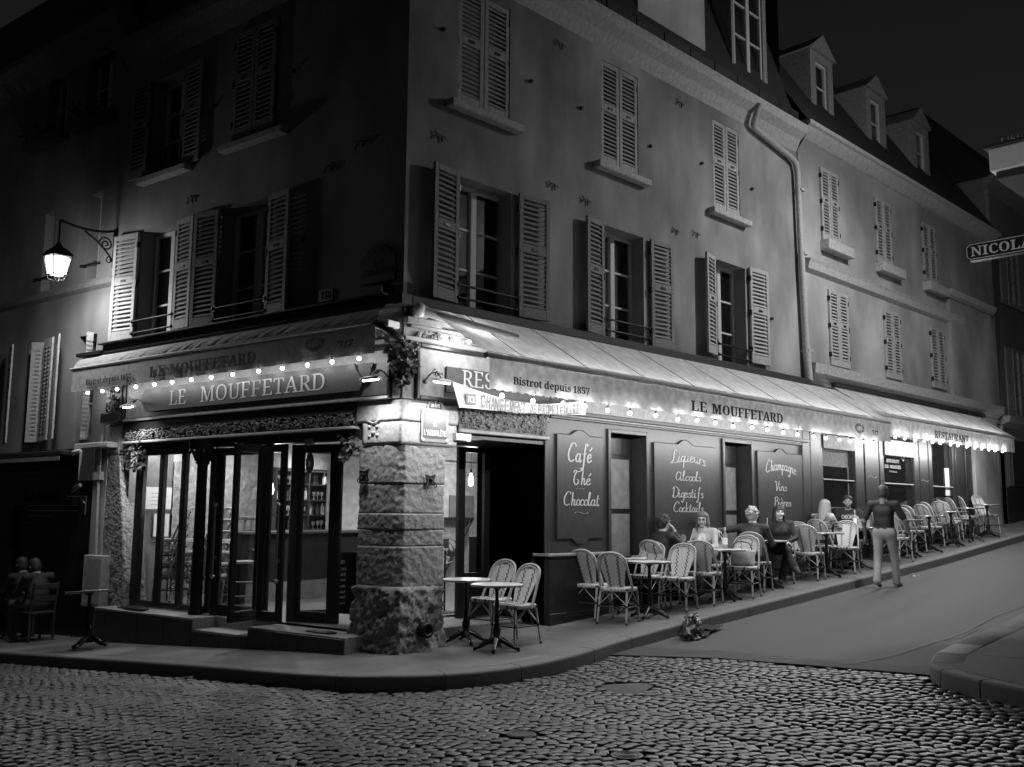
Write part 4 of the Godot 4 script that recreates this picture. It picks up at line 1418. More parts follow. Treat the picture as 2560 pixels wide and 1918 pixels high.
func build_pillars():
	var t := thing("stone_pillar", "weathered corner pillar of pale hewn stone blocks on a rough boulder base", "pillar")
	var ys := [.70, 1.16, 1.345, 1.53, 1.87, 2.315]
	for k in 5:
		var g := .012 * (k % 2)
		var shaft := [Vector2(.10, -.012 - g), Vector2(.70 - g, -.012), Vector2(.66, -.60), P2(.60, -.5), P2(.655 - g, -.015), P2(.10, -.015 - g)]
		part(t, "stone_block", rough_block(shaft, ys[k] + .001, ys[k + 1] - .001, .012, 9.0, [], .0015, .022), M.stone_side if k < 3 else M.stone)
	var capital := [Vector2(.0, .006), Vector2(.885, .006), Vector2(.86, -.55), P2(.74, -.5), P2(.765, .006)]
	var low := [Vector2(.0, .004), Vector2(.86, .004), Vector2(.84, -.55), P2(.6, -.5), P2(.60, .004)]
	part(t, "capital_block", rough_block(low, 2.32, 2.575, .006, 6.0, [], .006, .04), M.stone_smooth)
	part(t, "capital_block", rough_block(capital, 2.582, 2.835, .004, 6.0, [], .004, .04), M.stone_smooth)
	# carved remains on the left face and the boulder
	var b0 := [Vector2(-.03, .11), Vector2(.34, .13), Vector2(.70, .05), Vector2(.72, -.5), P2(.72, -.4), P2(.76, .03), P2(.40, .12), P2(.06, .12)]
	var b1 := [Vector2(.02, .04), Vector2(.34, .03), Vector2(.68, .0), Vector2(.68, -.5), P2(.66, -.4), P2(.67, .0), P2(.38, .04), P2(.07, .04)]
	part(t, "boulder_base", rough_block(b0, -.12, .715, .055, 4.5, b1, .025, .028), M.boulder)
	var mb := MB.new()
	mb.tube(curve([V(-.52, 2.60, .012), V(-.46, 2.585, .02), V(-.40, 2.57, .022), V(-.34, 2.59, .02), V(-.31, 2.61, .012)], 4), .012, 5)
	for q in [[-.48, 2.53, .03], [-.36, 2.53, .03], [-.42, 2.46, .035], [-.48, 2.42, .028], [-.36, 2.43, .026]]: mb.ball(V(q[0], q[1], .0), q[2], 7, 5, .8)
	part(t, "carving", mb.mesh(), M.stone_smooth, XL)
	# iron hold-backs
	for q in [[XL, -.53, 1.98], [XR, .44, 1.93]]:
		mb = MB.new()
		mb.prism(PackedVector2Array([Vector2(-.075, .05), Vector2(.0, .035), Vector2(.075, .055), Vector2(.055, -.02), Vector2(.075, -.075), Vector2(-.075, -.08), Vector2(-.05, -.02)]), .02, .034)
		mb.ball(V(0, -.01, .05), .022, 7, 5)
		mb.tube([V(0, -.02, .04), V(0, -.06, .075)], .01, 5)
		mb.tube(curve([V(-.04, -.03, .04), V(-.075, -.07, .06), V(-.05, -.10, .05)], 4), .007, 5)
		mb.tube(curve([V(.04, -.03, .04), V(.075, -.07, .06), V(.05, -.10, .05)], 4), .007, 5)
		part(t, "iron_holdback", mb.mesh(), M.iron, q[0] * Transform3D(Basis.IDENTITY, V(q[1], q[2], 0)))
	mb = MB.new()
	mb.lathe([Vector2(.09, -.05), Vector2(.09, .05), Vector2(.05, .06), Vector2(.045, .0), Vector2(.001, .0)], 12, Transform3D(Basis(V(1, 0, 0), PI / 2), V(.33, .24, .12)))
	part(t, "spout", mb.mesh(), M.iron)
	# pillar at the left end of the entrance
	var t2 := thing("plaster_pillar", "roughcast pillar widening downwards at the left end of the entrance", "pillar")
	var q0 := [P2(6.0, .02), P2(5.26, .02), P2(5.30, -.35), P2(6.0, -.35)]
	var q1 := [P2(6.04, .015), P2(5.66, .015), P2(5.66, -.35), P2(6.04, -.35)]
	part(t2, "shaft", rough_block(q0, -.05, 2.36, .018, 9.0, q1, .004, .035), M.rough_plaster)
	part(t2, "head", rough_block([P2(6.06, .02), P2(5.68, .02), P2(5.68, -.3), P2(6.06, -.3)], 2.365, 2.83, .006, 6.0), M.stone_smooth)

# ---------------------------------------------------------------- ornament
func grape_relief(w: float, h: float, n: int, deep := .05, seed_ := 3) -> Mesh:
	# vine leaves, tendrils and bunches of grapes in relief, filling w by h from the lower left corner
	var r := RandomNumberGenerator.new()
	r.seed = seed_
	var mb := MB.new()
	for k in n:
		var c := Vector2(r.randf_range(.03, w - .03), r.randf_range(.03, h - .02))
		var kind := r.randi() % 3
		if kind == 0:
			for j in 7:
				mb.ball(V(c.x + r.randf_range(-.028, .028), clampf(c.y + r.randf_range(-.04, .03), .012, h - .01), r.randf_range(.01, deep * .7)), r.randf_range(.010, .015), 6, 4)
		elif kind == 1:
			for j in 5:
				var a := TAU * j / 5 + r.randf()
				var s := r.randf_range(.035, .06)
				var tip := V(c.x + cos(a) * s, clampf(c.y + sin(a) * s, .0, h), r.randf_range(.0, deep * .5))
				var mid := V(c.x, c.y, deep * r.randf_range(.5, 1.0))
				var o := V(-sin(a), cos(a), 0) * s * .34
				var m2 := mid.lerp(tip, .55)
				mb.quad(mid, m2 - o - V(0, 0, .008), tip, m2 + o - V(0, 0, .008))
		else:
			var pts := []
			var a := r.randf() * TAU
			for j in 5:
				a += r.randf_range(-.9, .9)
				c += Vector2(cos(a), sin(a)) * .025
				pts.push_back(V(clampf(c.x, 0, w), clampf(c.y, .005, h - .005), deep * r.randf_range(.3, .9)))
			mb.tube(pts, .006, 4, false)
	return mb.mesh()

func garland(x: Transform3D, w: float, h: float, n: int, seed_: int) -> Mesh:
	# a hanging bunch, broad at the top, narrow below, bulging outwards
	var r := RandomNumberGenerator.new()
	r.seed = seed_
	var mb := MB.new()
	for k in n:
		var t := r.randf()
		var hw: float = w * (.5 - .38 * t * t)
		var c := V(r.randf_range(-hw, hw), -t * h, r.randf_range(.02, .11) * (1 - .4 * t))
		if r.randf() < .35:
			mb.ball(x * c, r.randf_range(.012, .022), 6, 4)
		else:
			var a := V(r.randf_range(-.8, .8), r.randf_range(-1, .3), r.randf_range(-.1, .6)).normalized() * r.randf_range(.05, .10)
			var o := a.cross(V(r.randf_range(-.4, .4), .2, 1)).normalized() * r.randf_range(.02, .04)
			mb.quad(x * c, x * (c + a * .5 - o), x * (c + a), x * (c + a * .5 + o + V(0, 0, .02)))
	return mb.mesh()

func moulded(parent: Node3D, called: String, x: Transform3D, r: Rect2, frame := .04, deep := .03, material: Material = null, inner: Material = null):
	# a raised frame with a sunk field
	var mb := MB.new()
	var l := r.position.x
	var b := r.position.y
	var e := r.end.x
	var t := r.end.y
	for q in [[l, l + frame, b, t], [e - frame, e, b, t], [l + frame, e - frame, t - frame, t], [l + frame, e - frame, b, b + frame]]:
		mb.box(V(q[0], q[2], 0), V(q[1], q[3], deep), Transform3D.IDENTITY, .01)
	var f := part(parent, called, mb.mesh(), material, x)
	if inner: part(f, "field", boxm(V(l + frame, b + frame, 0), V(e - frame, t - frame, deep * .3)), inner)
	return f

# ---------------------------------------------------------------- the bistro's front on the right
func build_shopfront():
	var t := thing("bistro_front", "dark painted wooden front of the bistro along the terrace, with lettered menu panels", "shopfront")
	# fascia under the ledge
	var mb := MB.new()
	mb.box(V(.0, 2.84, -.25), V(9.45, 3.9, .03))
	part(t, "fascia", mb.mesh(), M.fascia)
	moulded(t, "fascia_panel", Transform3D(Basis.IDENTITY, V(0, 0, .031)), Rect2(.17, 2.84, 2.3, .66), .05, .05, M.fascia_dark, M.fascia)
	cornice(t, XR, .0, 2.6, [Vector2(.031, 3.50), Vector2(.06, 3.52), Vector2(.075, 3.56)], M.fascia, "moulding")
	part(t, "carved_band", grape_relief(2.3, .10, 60, .03, 5), M.frieze, Transform3D(Basis.IDENTITY, V(.1, 3.56, .04)), "stuff")
	part(t, "moulding", boxm(V(.05, 3.665, .031), V(2.6, 3.70, .10), .008), M.fascia)
	part(t, "signboard", boxm(V(.62, 2.96, .05), V(2.95, 3.27, .075), .008), M.board)
	lettering(t, "lettering", "RESTAURANT", "serif", M.letter, Transform3D(Basis.IDENTITY, V(.87, 3.06, .076)), 1.95, .20)
	# plain wall between the fascia and the head of the doors
	mb = MB.new()
	wall(mb, XR, Rect2(2.43, .95, 7.06, 1.89), [Rect2(3.74, .9, .86, 1.82), Rect2(6.66, .9, .85, 1.86)], .3)
	part(t, "wall", mb.mesh(), M.panel)
	part(t, "moulding", boxm(V(2.5, 2.86, .031), V(9.45, 2.92, .07), .01), M.panel)
	part(t, "moulding", boxm(V(2.5, 2.80, .002), V(9.45, 2.835, .035), .01), M.panel)
	part(t, "stall_riser", boxm(V(2.43, .0, -.2), V(3.70, .99, .07), .006), M.panel_dark)
	part(t, "stall_riser", boxm(V(4.64, .1, -.2), V(6.62, .99, .06), .006), M.panel_dark)
	part(t, "stall_riser", boxm(V(7.55, .2, -.2), V(9.49, .99, .06), .006), M.panel_dark)
	part(t, "dado_cap", boxm(V(2.40, .99, -.2), V(3.70, 1.03, .10), .008), M.fascia)
	part(t, "dado_cap", boxm(V(4.64, .99, -.1), V(6.62, 1.03, .09), .008), M.fascia)
	part(t, "skirting", boxm(V(2.42, .0, .07), V(3.70, .27, .09), .006), M.panel_dark)
	# frieze of vines over the doorway
	mb = MB.new()
	mb.box(V(.885, 2.84, -.02), V(2.45, 2.5, .02))
	part(t, "frieze_board", boxm(V(.89, 2.50, -.25), V(2.46, 2.838, .015)), M.frieze_dark)
	part(t, "vine_frieze", grape_relief(1.55, .27, 170, .05, 11), M.frieze, Transform3D(Basis.IDENTITY, V(.90, 2.56, .016)), "stuff")
	part(t, "moulding", boxm(V(.87, 2.50, .015), V(2.46, 2.545, .06), .008), M.fascia)
	part(t, "lamp_box", boxm(V(.80, 2.40, .0), V(1.05, 2.49, .06), .004), M.steel)
	# menu panels
	var menus := [[2.63, 3.57, 1.22, 2.60, [["Café", 2.82, 2.24, .5, .25, 0.0], ["~", 2.99, 2.145, .17, .05, 0.0], ["Thé", 2.93, 1.935, .37, .19, 0.0], ["~", 3.0, 1.875, .17, .045, 0.0], ["Chocolat", 2.74, 1.655, .74, .18, 0.0], ["~", 2.97, 1.545, .27, .085, 0.0]]],
		[4.77, 6.38, 1.22, 2.61, [["Liqueurs", 5.17, 2.30, .92, .20, .05], ["~", 5.55, 2.24, .18, .04, 0.0], ["Alcools", 5.28, 2.06, .68, .15, 0.0], ["~", 5.56, 2.0, .18, .04, 0.0], ["Digestifs", 5.20, 1.805, .82, .16, 0.0], ["~", 5.56, 1.76, .18, .035, 0.0], ["Cocktails", 5.22, 1.585, .79, .15, 0.0]]],
		[7.68, 9.22, 1.25, 2.63, [["Champagne", 7.92, 2.26, 1.05, .20, .07], ["~", 8.34, 2.19, .18, .04, 0.0], ["Vins", 8.20, 1.97, .42, .16, 0.0], ["~", 8.34, 1.90, .18, .04, 0.0], ["Bières", 8.18, 1.705, .57, .16, 0.0]]]]
	for m in menus:
		var l: float = m[0]
		var r: float = m[1]
		var c := (l + r) / 2
		var out := PackedVector2Array([Vector2(l, m[2]), Vector2(c - .18, m[2]), Vector2(c - .08, m[2] - .07), Vector2(c + .08, m[2] - .07), Vector2(c + .18, m[2]), Vector2(r, m[2]), Vector2(r, m[3])])
		for k in 11: out.push_back(Vector2(c + .19 - .38 * k / 10.0, m[3] + .075 * sin(PI * k / 10.0)))
		out.push_back(Vector2(l, m[3]))
		mb = MB.new()
		mb.prism(out, .001, .03)
		var p := part(t, "menu_panel", mb.mesh(), M.panel)
		mb = MB.new()
		var top := []
		top.push_back(V(l, m[3], .031))
		for k in range(10, -1, -1): top.push_back(V(c + .19 - .38 * k / 10.0, m[3] + .075 * sin(PI * k / 10.0), .031))
		top.push_back(V(r, m[3], .031))
		mb.tube(top, .006, 4)
		mb.tube([V(l, m[2], .031), V(l, m[3], .031)], .006, 4)
		part(p, "beading", mb.mesh(), M.panel)
		for wd in m[4]: part(p, "painted_word", script_word(wd[0], wd[3], wd[4], wd[5]), M.letter, Transform3D(Basis.IDENTITY, V(wd[1], wd[2], .0305)))
	# two tall doors between the panels
	for q in [[3.70, .94, 2.74], [6.62, .93, 2.78]]:
		mb = MB.new()
		mb.box(V(q[0], .25, .0), V(q[0] + .06, q[2], .035), Transform3D.IDENTITY, .01)
		mb.box(V(q[0] + q[1] - .06, .25, .0), V(q[0] + q[1], q[2], .035), Transform3D.IDENTITY, .01)
		mb.box(V(q[0] + .06, q[2] - .06, .0), V(q[0] + q[1] - .06, q[2], .035), Transform3D.IDENTITY, .01)
		part(t, "door_frame", mb.mesh(), M.panel)
		var d := part(t, "door", boxm(V(q[0] + .06, .2, -.30), V(q[0] + q[1] - .06, q[2] - .06, -.26)), M.panel_dark)
		part(d, "panel", boxm(V(q[0] + .12, 2.40, -.26), V(q[0] + q[1] - .12, q[2] - .10, -.245), .006), M.fascia_dark)
		part(d, "panel", boxm(V(q[0] + .12, 1.62, -.26), V(q[0] + q[1] - .12, 2.34, -.245), .006), M.inner_grey)
		part(d, "panel", boxm(V(q[0] + .12, .9, -.26), V(q[0] + q[1] - .12, 1.55, -.245), .006), M.inner_grey)
		part(d, "handle", boxm(V(q[0] + .14, 1.40, -.245), V(q[0] + .26, 1.43, -.22), .004), M.iron)
	# recessed doorway by the pillar
	mb = MB.new()
	mb.quad(V(2.43, .0, -.02), V(2.43, .0, -1.3), V(2.43, 2.5, -1.3), V(2.43, 2.5, -.02))
	mb.box(V(2.43, .0, -1.3), V(2.6, 2.84, -.25))
	part(t, "door_reveal", mb.mesh(), M.panel_dark)
	part(t, "soffit", boxm(V(.7, 2.44, -1.3), V(2.43, 2.50, -.02)), M.panel_dark)
	part(t, "threshold", boxm(V(.72, -.1, -1.4), V(2.43, .165, -.40), .01), M.step_top)
	mb = MB.new()
	mb.box(V(1.50, .17, -1.24), V(1.62, 2.43, -1.19))
	mb.box(V(1.98, .17, -1.24), V(2.43, 2.43, -1.19))
	mb.box(V(1.62, 2.36, -1.24), V(1.98, 2.43, -1.19))
	mb.box(V(1.62, .17, -1.24), V(1.98, .75, -1.19))
	var dl := part(t, "door_leaf", mb.mesh(), M.panel_dark, Transform3D(Basis(Vector3.UP, deg_to_rad(0)), V(0.35, 0, .15)))
	part(dl, "pane", boxm(V(1.62, .75, -1.217), V(1.98, 2.36, -1.213)), M.glass)
	# the glazed part beyond, under the second awning
	mb = MB.new()
	for q in [[9.23, 9.50], [9.52, 9.98], [11.30, 11.68], [11.74, 12.36], [12.40, 12.60], [14.10, 14.36], [14.40, 14.86], [14.9, 15.10], [16.30, 16.44], [16.5, 17.02], [17.1, 17.5]]:
		mb.box(V(q[0], .5, -.2), V(q[1], 3.2, .04), Transform3D.IDENTITY, .012)
	part(t, "pilaster", mb.mesh(), M.panel)
	for k in 2:
		part(t, "painted_scroll", script_word("~", .34, .16), M.letter, Transform3D(Basis.IDENTITY, V([11.85, 14.46][k], 2.30, .042)))
	part(t, "fascia", boxm(V(9.46, 3.2, -.25), V(17.55, 3.96, .03)), M.panel)
	part(t, "stall_riser", boxm(V(9.98, .45, -.18), V(17.5, 1.55, .0), .006), M.panel_dark)
	for q in [[9.98, 11.30, "first"], [12.60, 14.10, "second"], [15.10, 16.30, "third"]]:
		mb = MB.new()
		mb.box(V(q[0], 1.55, -.1), V(q[0] + .05, 3.2, .0))
		mb.box(V(q[1] - .05, 1.55, -.1), V(q[1], 3.2, .0))
		mb.box(V(q[0] + .05, 1.55, -.1), V(q[1] - .05, 1.62, .0))
		var w := part(t, "window", mb.mesh(), M.fascia_dark)
		part(w, "pane", boxm(V(q[0] + .05, 1.62, -.06), V(q[1] - .05, 3.2, -.055)), M.glass)
		part(w, "rail", boxm(V(q[0], 2.215, -.04), V(q[1], 2.235, .02)), M.trim)
		if q[2] == "first":
			part(w, "lace", boxm(V(q[0] + .05, 2.48, -.10), V(q[1] - .05, 2.86, -.09)), M.trim)
			mb = MB.new()
			mb.tube([V(q[0] + .08, 2.86, -.07), V(q[0] + .08, 1.70, -.07), V(q[1] - .1, 1.70, -.07), V(q[1] - .1, 2.5, -.07)], .012, 4)
			part(w, "inner_frame", mb.mesh(), M.trim)
		if q[2] == "second":
			var x := Transform3D(Basis.IDENTITY, V(0, 0, -.052))
			arc_letters(w, "letter", "LE MOUFFETARD", "serif-bold", M.letter, x, Vector2(13.25, 2.0), .88, deg_to_rad(128), deg_to_rad(52), .11, .085)
			lettering(w, "lettering", "RESTAURANT", "serif-bold", M.letter, x * Transform3D(Basis.IDENTITY, V(12.94, 2.665, 0)), .62, .07, .002)
			lettering(w, "lettering", "BAR - BRASSERIE", "serif-bold", M.letter, x * Transform3D(Basis.IDENTITY, V(12.83, 2.545, 0)), .80, .07, .002)
			lettering(w, "lettering", "01.47.01.01.24", "serif", M.letter, x * Transform3D(Basis.IDENTITY, V(13.06, 2.46, 0)), .36, .035, .002)
			part(w, "painted_scroll", script_word("~", .3, .05), M.letter, x * Transform3D(Basis.IDENTITY, V(13.1, 2.77, 0)))
	# behind those windows: a dim room
	mb = MB.new()
	mb.box(V(9.6, .6, -3.2), V(17.5, 3.9, -3.1))
	mb.box(V(9.5, .5, -3.2), V(17.5, .62, -.2))
	mb.box(V(9.5, 3.88, -3.2), V(17.5, 3.95, -.2))
	mb.box(V(17.45, .5, -3.2), V(17.54, 3.95, -.2))
	mb.box(V(9.46, .5, -3.2), V(9.56, 3.95, -.2))
	part(t, "inner_wall", mb.mesh(), M.inner_grey)
	var wr := thing("cupboard", "dark wooden cupboard behind the third restaurant window", "cupboard", Transform3D(Basis.IDENTITY, V(15.6, .62, -.75)))
	part(wr, "carcass", boxm(V(-.45, 0, -.2), V(.38, 2.1, .2)), M.wood)
	part(wr, "cornice", boxm(V(-.5, 2.1, -.22), V(.43, 2.22, .25), .02), M.wood)
	for s in 2: part(wr, "door", boxm(V(-.42 + s * .41, .1, .201), V(-.03 + s * .38, 2.02, .22), .008), M.wood)
	var nt := boxm(V(16.0, 2.03, -.045), V(16.27, 2.66, -.04))
	meta(part(self, "notice", nt, M.white), "white notice sheet in the third restaurant window", "notice")

# ---------------------------------------------------------------- the entrance on the left
func door_leaf(t: Node3D, called: String, x: Transform3D, w: float, h: float, st: float, handle: int):
	# origin: lower hinge corner; runs along +x
	var mb := MB.new()
	for q in [[0.0, st, 0.0, h], [w - st, w, 0.0, h], [st, w - st, h - .1, h], [st, w - st, 0.0, .13]]:
		mb.box(V(q[0], q[2], -.025), V(q[1], q[3], .025), Transform3D.IDENTITY, .006)
	var d := part(t, called, mb.mesh(), M.panel_dark, x)
	part(d, "pane", boxm(V(st, .13, -.003), V(w - st, h - .1, .003)), M.glass)
	if handle != 0:
		var hx := w - st / 2 if handle > 0 else st / 2
		mb = MB.new()
		mb.tube([V(hx, .52, .07), V(hx, 1.42, .07)], .012, 6)
		for y in [.50, 1.44]:
			mb.ball(V(hx, y, .07), .032, 8, 5)
			mb.tube([V(hx, y, .02), V(hx, y, .07)], .008, 5)
		part(d, "pull_handle", mb.mesh(), M.steel)
		part(d, "lock", boxm(V(hx - .05, .72, .0255), V(hx + .02, .77, .034)), M.steel)
	return d

func build_entrance():
	var t := thing("bistro_entrance", "glazed folding doors and carved wooden front of the bistro on the left street", "shopfront", XL)
	part(t, "fascia", boxm(V(-5.95, 2.84, -.2), V(.0, 3.9, .03)), M.fascia)
	moulded(t, "fascia_panel", Transform3D(Basis.IDENTITY, V(0, 0, .031)), Rect2(-5.55, 2.84, 5.44, .62), .05, .05, M.fascia_dark, M.fascia)
	part(t, "moulding", boxm(V(-5.5, 2.835, .031), V(-.12, 2.87, .10), .006), M.fascia)
	part(t, "moulding", boxm(V(-5.9, 3.50, .031), V(.0, 3.54, .085), .01), M.fascia)
	part(t, "carved_band", grape_relief(1.0, .10, 26, .03, 7), M.frieze, Transform3D(Basis.IDENTITY, V(-1.05, 3.56, .04)), "stuff")
	part(t, "moulding", boxm(V(-5.9, 3.665, .031), V(-.05, 3.70, .10), .008), M.fascia)
	# dark console block at the left end
	part(t, "console_block", boxm(V(-5.97, 2.99, .031), V(-5.57, 3.42, .10), .01), M.fascia_dark)
	part(t, "console_block", boxm(V(-6.0, 2.84, .02), V(-5.53, 2.985, .16), .01), M.fascia_dark)
	part(t, "console_vine", garland(Transform3D.IDENTITY, .2, .3, 60, 21), M.frieze_dark, Transform3D(Basis.IDENTITY, V(-5.72, 3.34, .10)), "stuff")
	# board with the name
	var mb := MB.new()
	var out := PackedVector2Array()
	for q in [[-4.95, 3.28], [-5.0, 3.2], [-5.03, 3.13], [-5.0, 3.06], [-4.92, 3.04], [-4.86, 2.955], [-.56, 2.955], [-.53, 3.02], [-.52, 3.08], [-.57, 3.14], [-.62, 3.19], [-.66, 3.28]]: out.push_back(Vector2(q[0], q[1]))
	mb.prism(out, .082, .11)
	part(t, "signboard", mb.mesh(), M.board)
	mb = MB.new()
	var dr := [Vector2(-.62, 3.27), Vector2(-.36, 3.27), Vector2(-.40, 3.14), Vector2(-.42, 3.09), Vector2(-.5, 3.04), Vector2(-.55, 3.06)]
	mb.prism(PackedVector2Array(dr), .083, .10)
	part(t, "carved_ribbon", mb.mesh(), M.board)
	lettering(t, "lettering", "LE", "serif", M.letter, Transform3D(Basis.IDENTITY, V(-4.33, 3.01, .111)), .38, .205)
	lettering(t, "lettering", "MOUFFETARD", "serif", M.letter, Transform3D(Basis.IDENTITY, V(-3.62, 3.01, .111)), 2.46, .21)
	# dark beam, vine frieze, light strip
	part(t, "beam", boxm(V(-5.55, 2.70, -.2), V(-.70, 2.835, .055), .006), M.fascia_dark)
	part(t, "frieze_board", boxm(V(-5.53, 2.55, -.2), V(-.70, 2.70, .02)), M.frieze_dark)
	part(t, "vine_frieze", grape_relief(4.8, .155, 420, .055, 31), M.frieze, Transform3D(Basis.IDENTITY, V(-5.51, 2.555, .021)), "stuff")
	part(t, "moulding", boxm(V(-5.55, 2.515, -.2), V(-.70, 2.548, .075), .006), M.trim)
	part(t, "head_beam", boxm(V(-5.35, 2.40, -.2), V(-.66, 2.514, -.02), .006), M.panel_dark)
	# carved brackets in the upper corners
	part(t, "carved_bracket", garland(Transform3D(Basis(V(0, 0, 1), deg_to_rad(28)), Vector3.ZERO), .62, .40, 150, 41), M.frieze_dark, Transform3D(Basis.IDENTITY, V(-5.30, 2.50, -.05)), "stuff")
	part(t, "carved_bracket", garland(Transform3D(Basis(V(0, 0, 1), deg_to_rad(-30)), Vector3.ZERO), .40, .34, 80, 43), M.frieze_dark, Transform3D(Basis.IDENTITY, V(-.78, 2.50, -.08)), "stuff")
	# iron column with a leafy capital
	mb = MB.new()
	mb.lathe([Vector2(.10, .18), Vector2(.10, .24), Vector2(.082, .27), Vector2(.078, .5), Vector2(.07, 2.16), Vector2(.10, 2.19), Vector2(.085, 2.22), Vector2(.12, 2.32), Vector2(.19, 2.42), Vector2(.2, 2.50)], 16, Transform3D(Basis.IDENTITY, V(-3.62, 0, .02)))
	for k in 10:
		var a := TAU * k / 10
		mb.tube(curve([V(-3.62 + cos(a) * .09, 2.22, .02 + sin(a) * .09), V(-3.62 + cos(a) * .15, 2.36, .02 + sin(a) * .15), V(-3.62 + cos(a) * .20, 2.30, .02 + sin(a) * .2)], 4), [.02, .02, .02, .02, .02, .022, .024, .022, .015], 5)
	part(t, "iron_column", mb.mesh(), M.dark_iron)
	# fixed glazing on the left
	mb = MB.new()
	for q in [[-5.34, -5.16], [-4.76, -4.66], [-4.24, -4.14], [-3.58, -3.50]]: mb.box(V(q[0], .20, -.15), V(q[1], 2.40, -.07), Transform3D.IDENTITY, .012)
	mb.box(V(-5.16, .20, -.14), V(-3.5, .28, -.08))
	mb.box(V(-5.16, 2.34, -.14), V(-3.5, 2.40, -.08))
	var gl := part(t, "glazing_frame", mb.mesh(), M.panel_dark)
	for q in [[-5.16, -4.76], [-4.66, -4.24], [-4.14, -3.58]]: part(gl, "pane", boxm(V(q[0], .28, -.112), V(q[1], 2.34, -.108)), M.glass)
	# folding leaves standing open
	door_leaf(t, "door", Transform3D(Basis(Vector3.UP, deg_to_rad(12)), V(-3.46, .19, -.10)), .93, 2.20, .13, -1)
	door_leaf(t, "door", Transform3D(Basis(Vector3.UP, deg_to_rad(8)), V(-2.36, .19, .02)), .40, 2.20, .09, 1)
	door_leaf(t, "door", Transform3D(Basis(Vector3.UP, deg_to_rad(-78)), V(-2.52, .19, -.12)), .55, 2.20, .09, 0)
	door_leaf(t, "door", Transform3D(Basis(Vector3.UP, deg_to_rad(14)), V(-2.06, .19, -.22)), .74, 2.20, .17, 0)
	door_leaf(t, "door", Transform3D(Basis(Vector3.UP, deg_to_rad(62)), V(-2.02, .19, -.16)), .62, 2.20, .09, 0)
	part(t, "door_closer", boxm(V(-1.62, 2.36, -.06), V(-1.48, 2.44, -.0), .01), M.steel)
	# round sticker on the last leaf
	mb = MB.new()
	mb.lathe([Vector2(.075, .0), Vector2(.075, .002), Vector2(.001, .0022)], 20, Transform3D(Basis(V(1, 0, 0), PI / 2) * Basis.from_scale(V(1, 1, 1.75)), V(-1.52, 2.14, -.02)))
	part(t, "sticker", mb.mesh(), M.panel)
	lettering(t, "lettering", "IV", "serif", M.letter, Transform3D(Basis.IDENTITY, V(-1.55, 2.09, -.016)), .06, .07, .002)
	# raised tiled step in front, lower in the middle
	part(t, "step", boxm(V(-5.55, -.45, -.4), V(-3.24, .185, .33), .006), M.step_top)
	part(t, "step", boxm(V(-3.24, -.4, -.4), V(-2.12, .05, .33), .006), M.step_top)
	part(t, "step", boxm(V(-3.24, -.4, -.42), V(-2.12, .185, -.02), .006), M.step_top)
	part(t, "step", boxm(V(-2.12, -.4, -.4), V(-.45, .16, .33), .006), M.step_top)
	for q in [[-5.5, -5.24], [-5.232, -4.45], [-4.442, -3.85], [-3.842, -3.246]]: part(t, "tile", boxm(V(q[0], -.45, .331), V(q[1], .165, .345), .003), M.tile)
	for q in [[-3.236, -2.68], [-2.672, -2.126]]: part(t, "tile", boxm(V(q[0], -.4, .331), V(q[1], .03, .345), .003), M.tile)
	for q in [[-2.116, -1.66], [-1.652, -1.21], [-1.202, -.86], [-.852, -.46]]: part(t, "tile", boxm(V(q[0], -.4, .331), V(q[1], .14, .345), .003), M.tile)

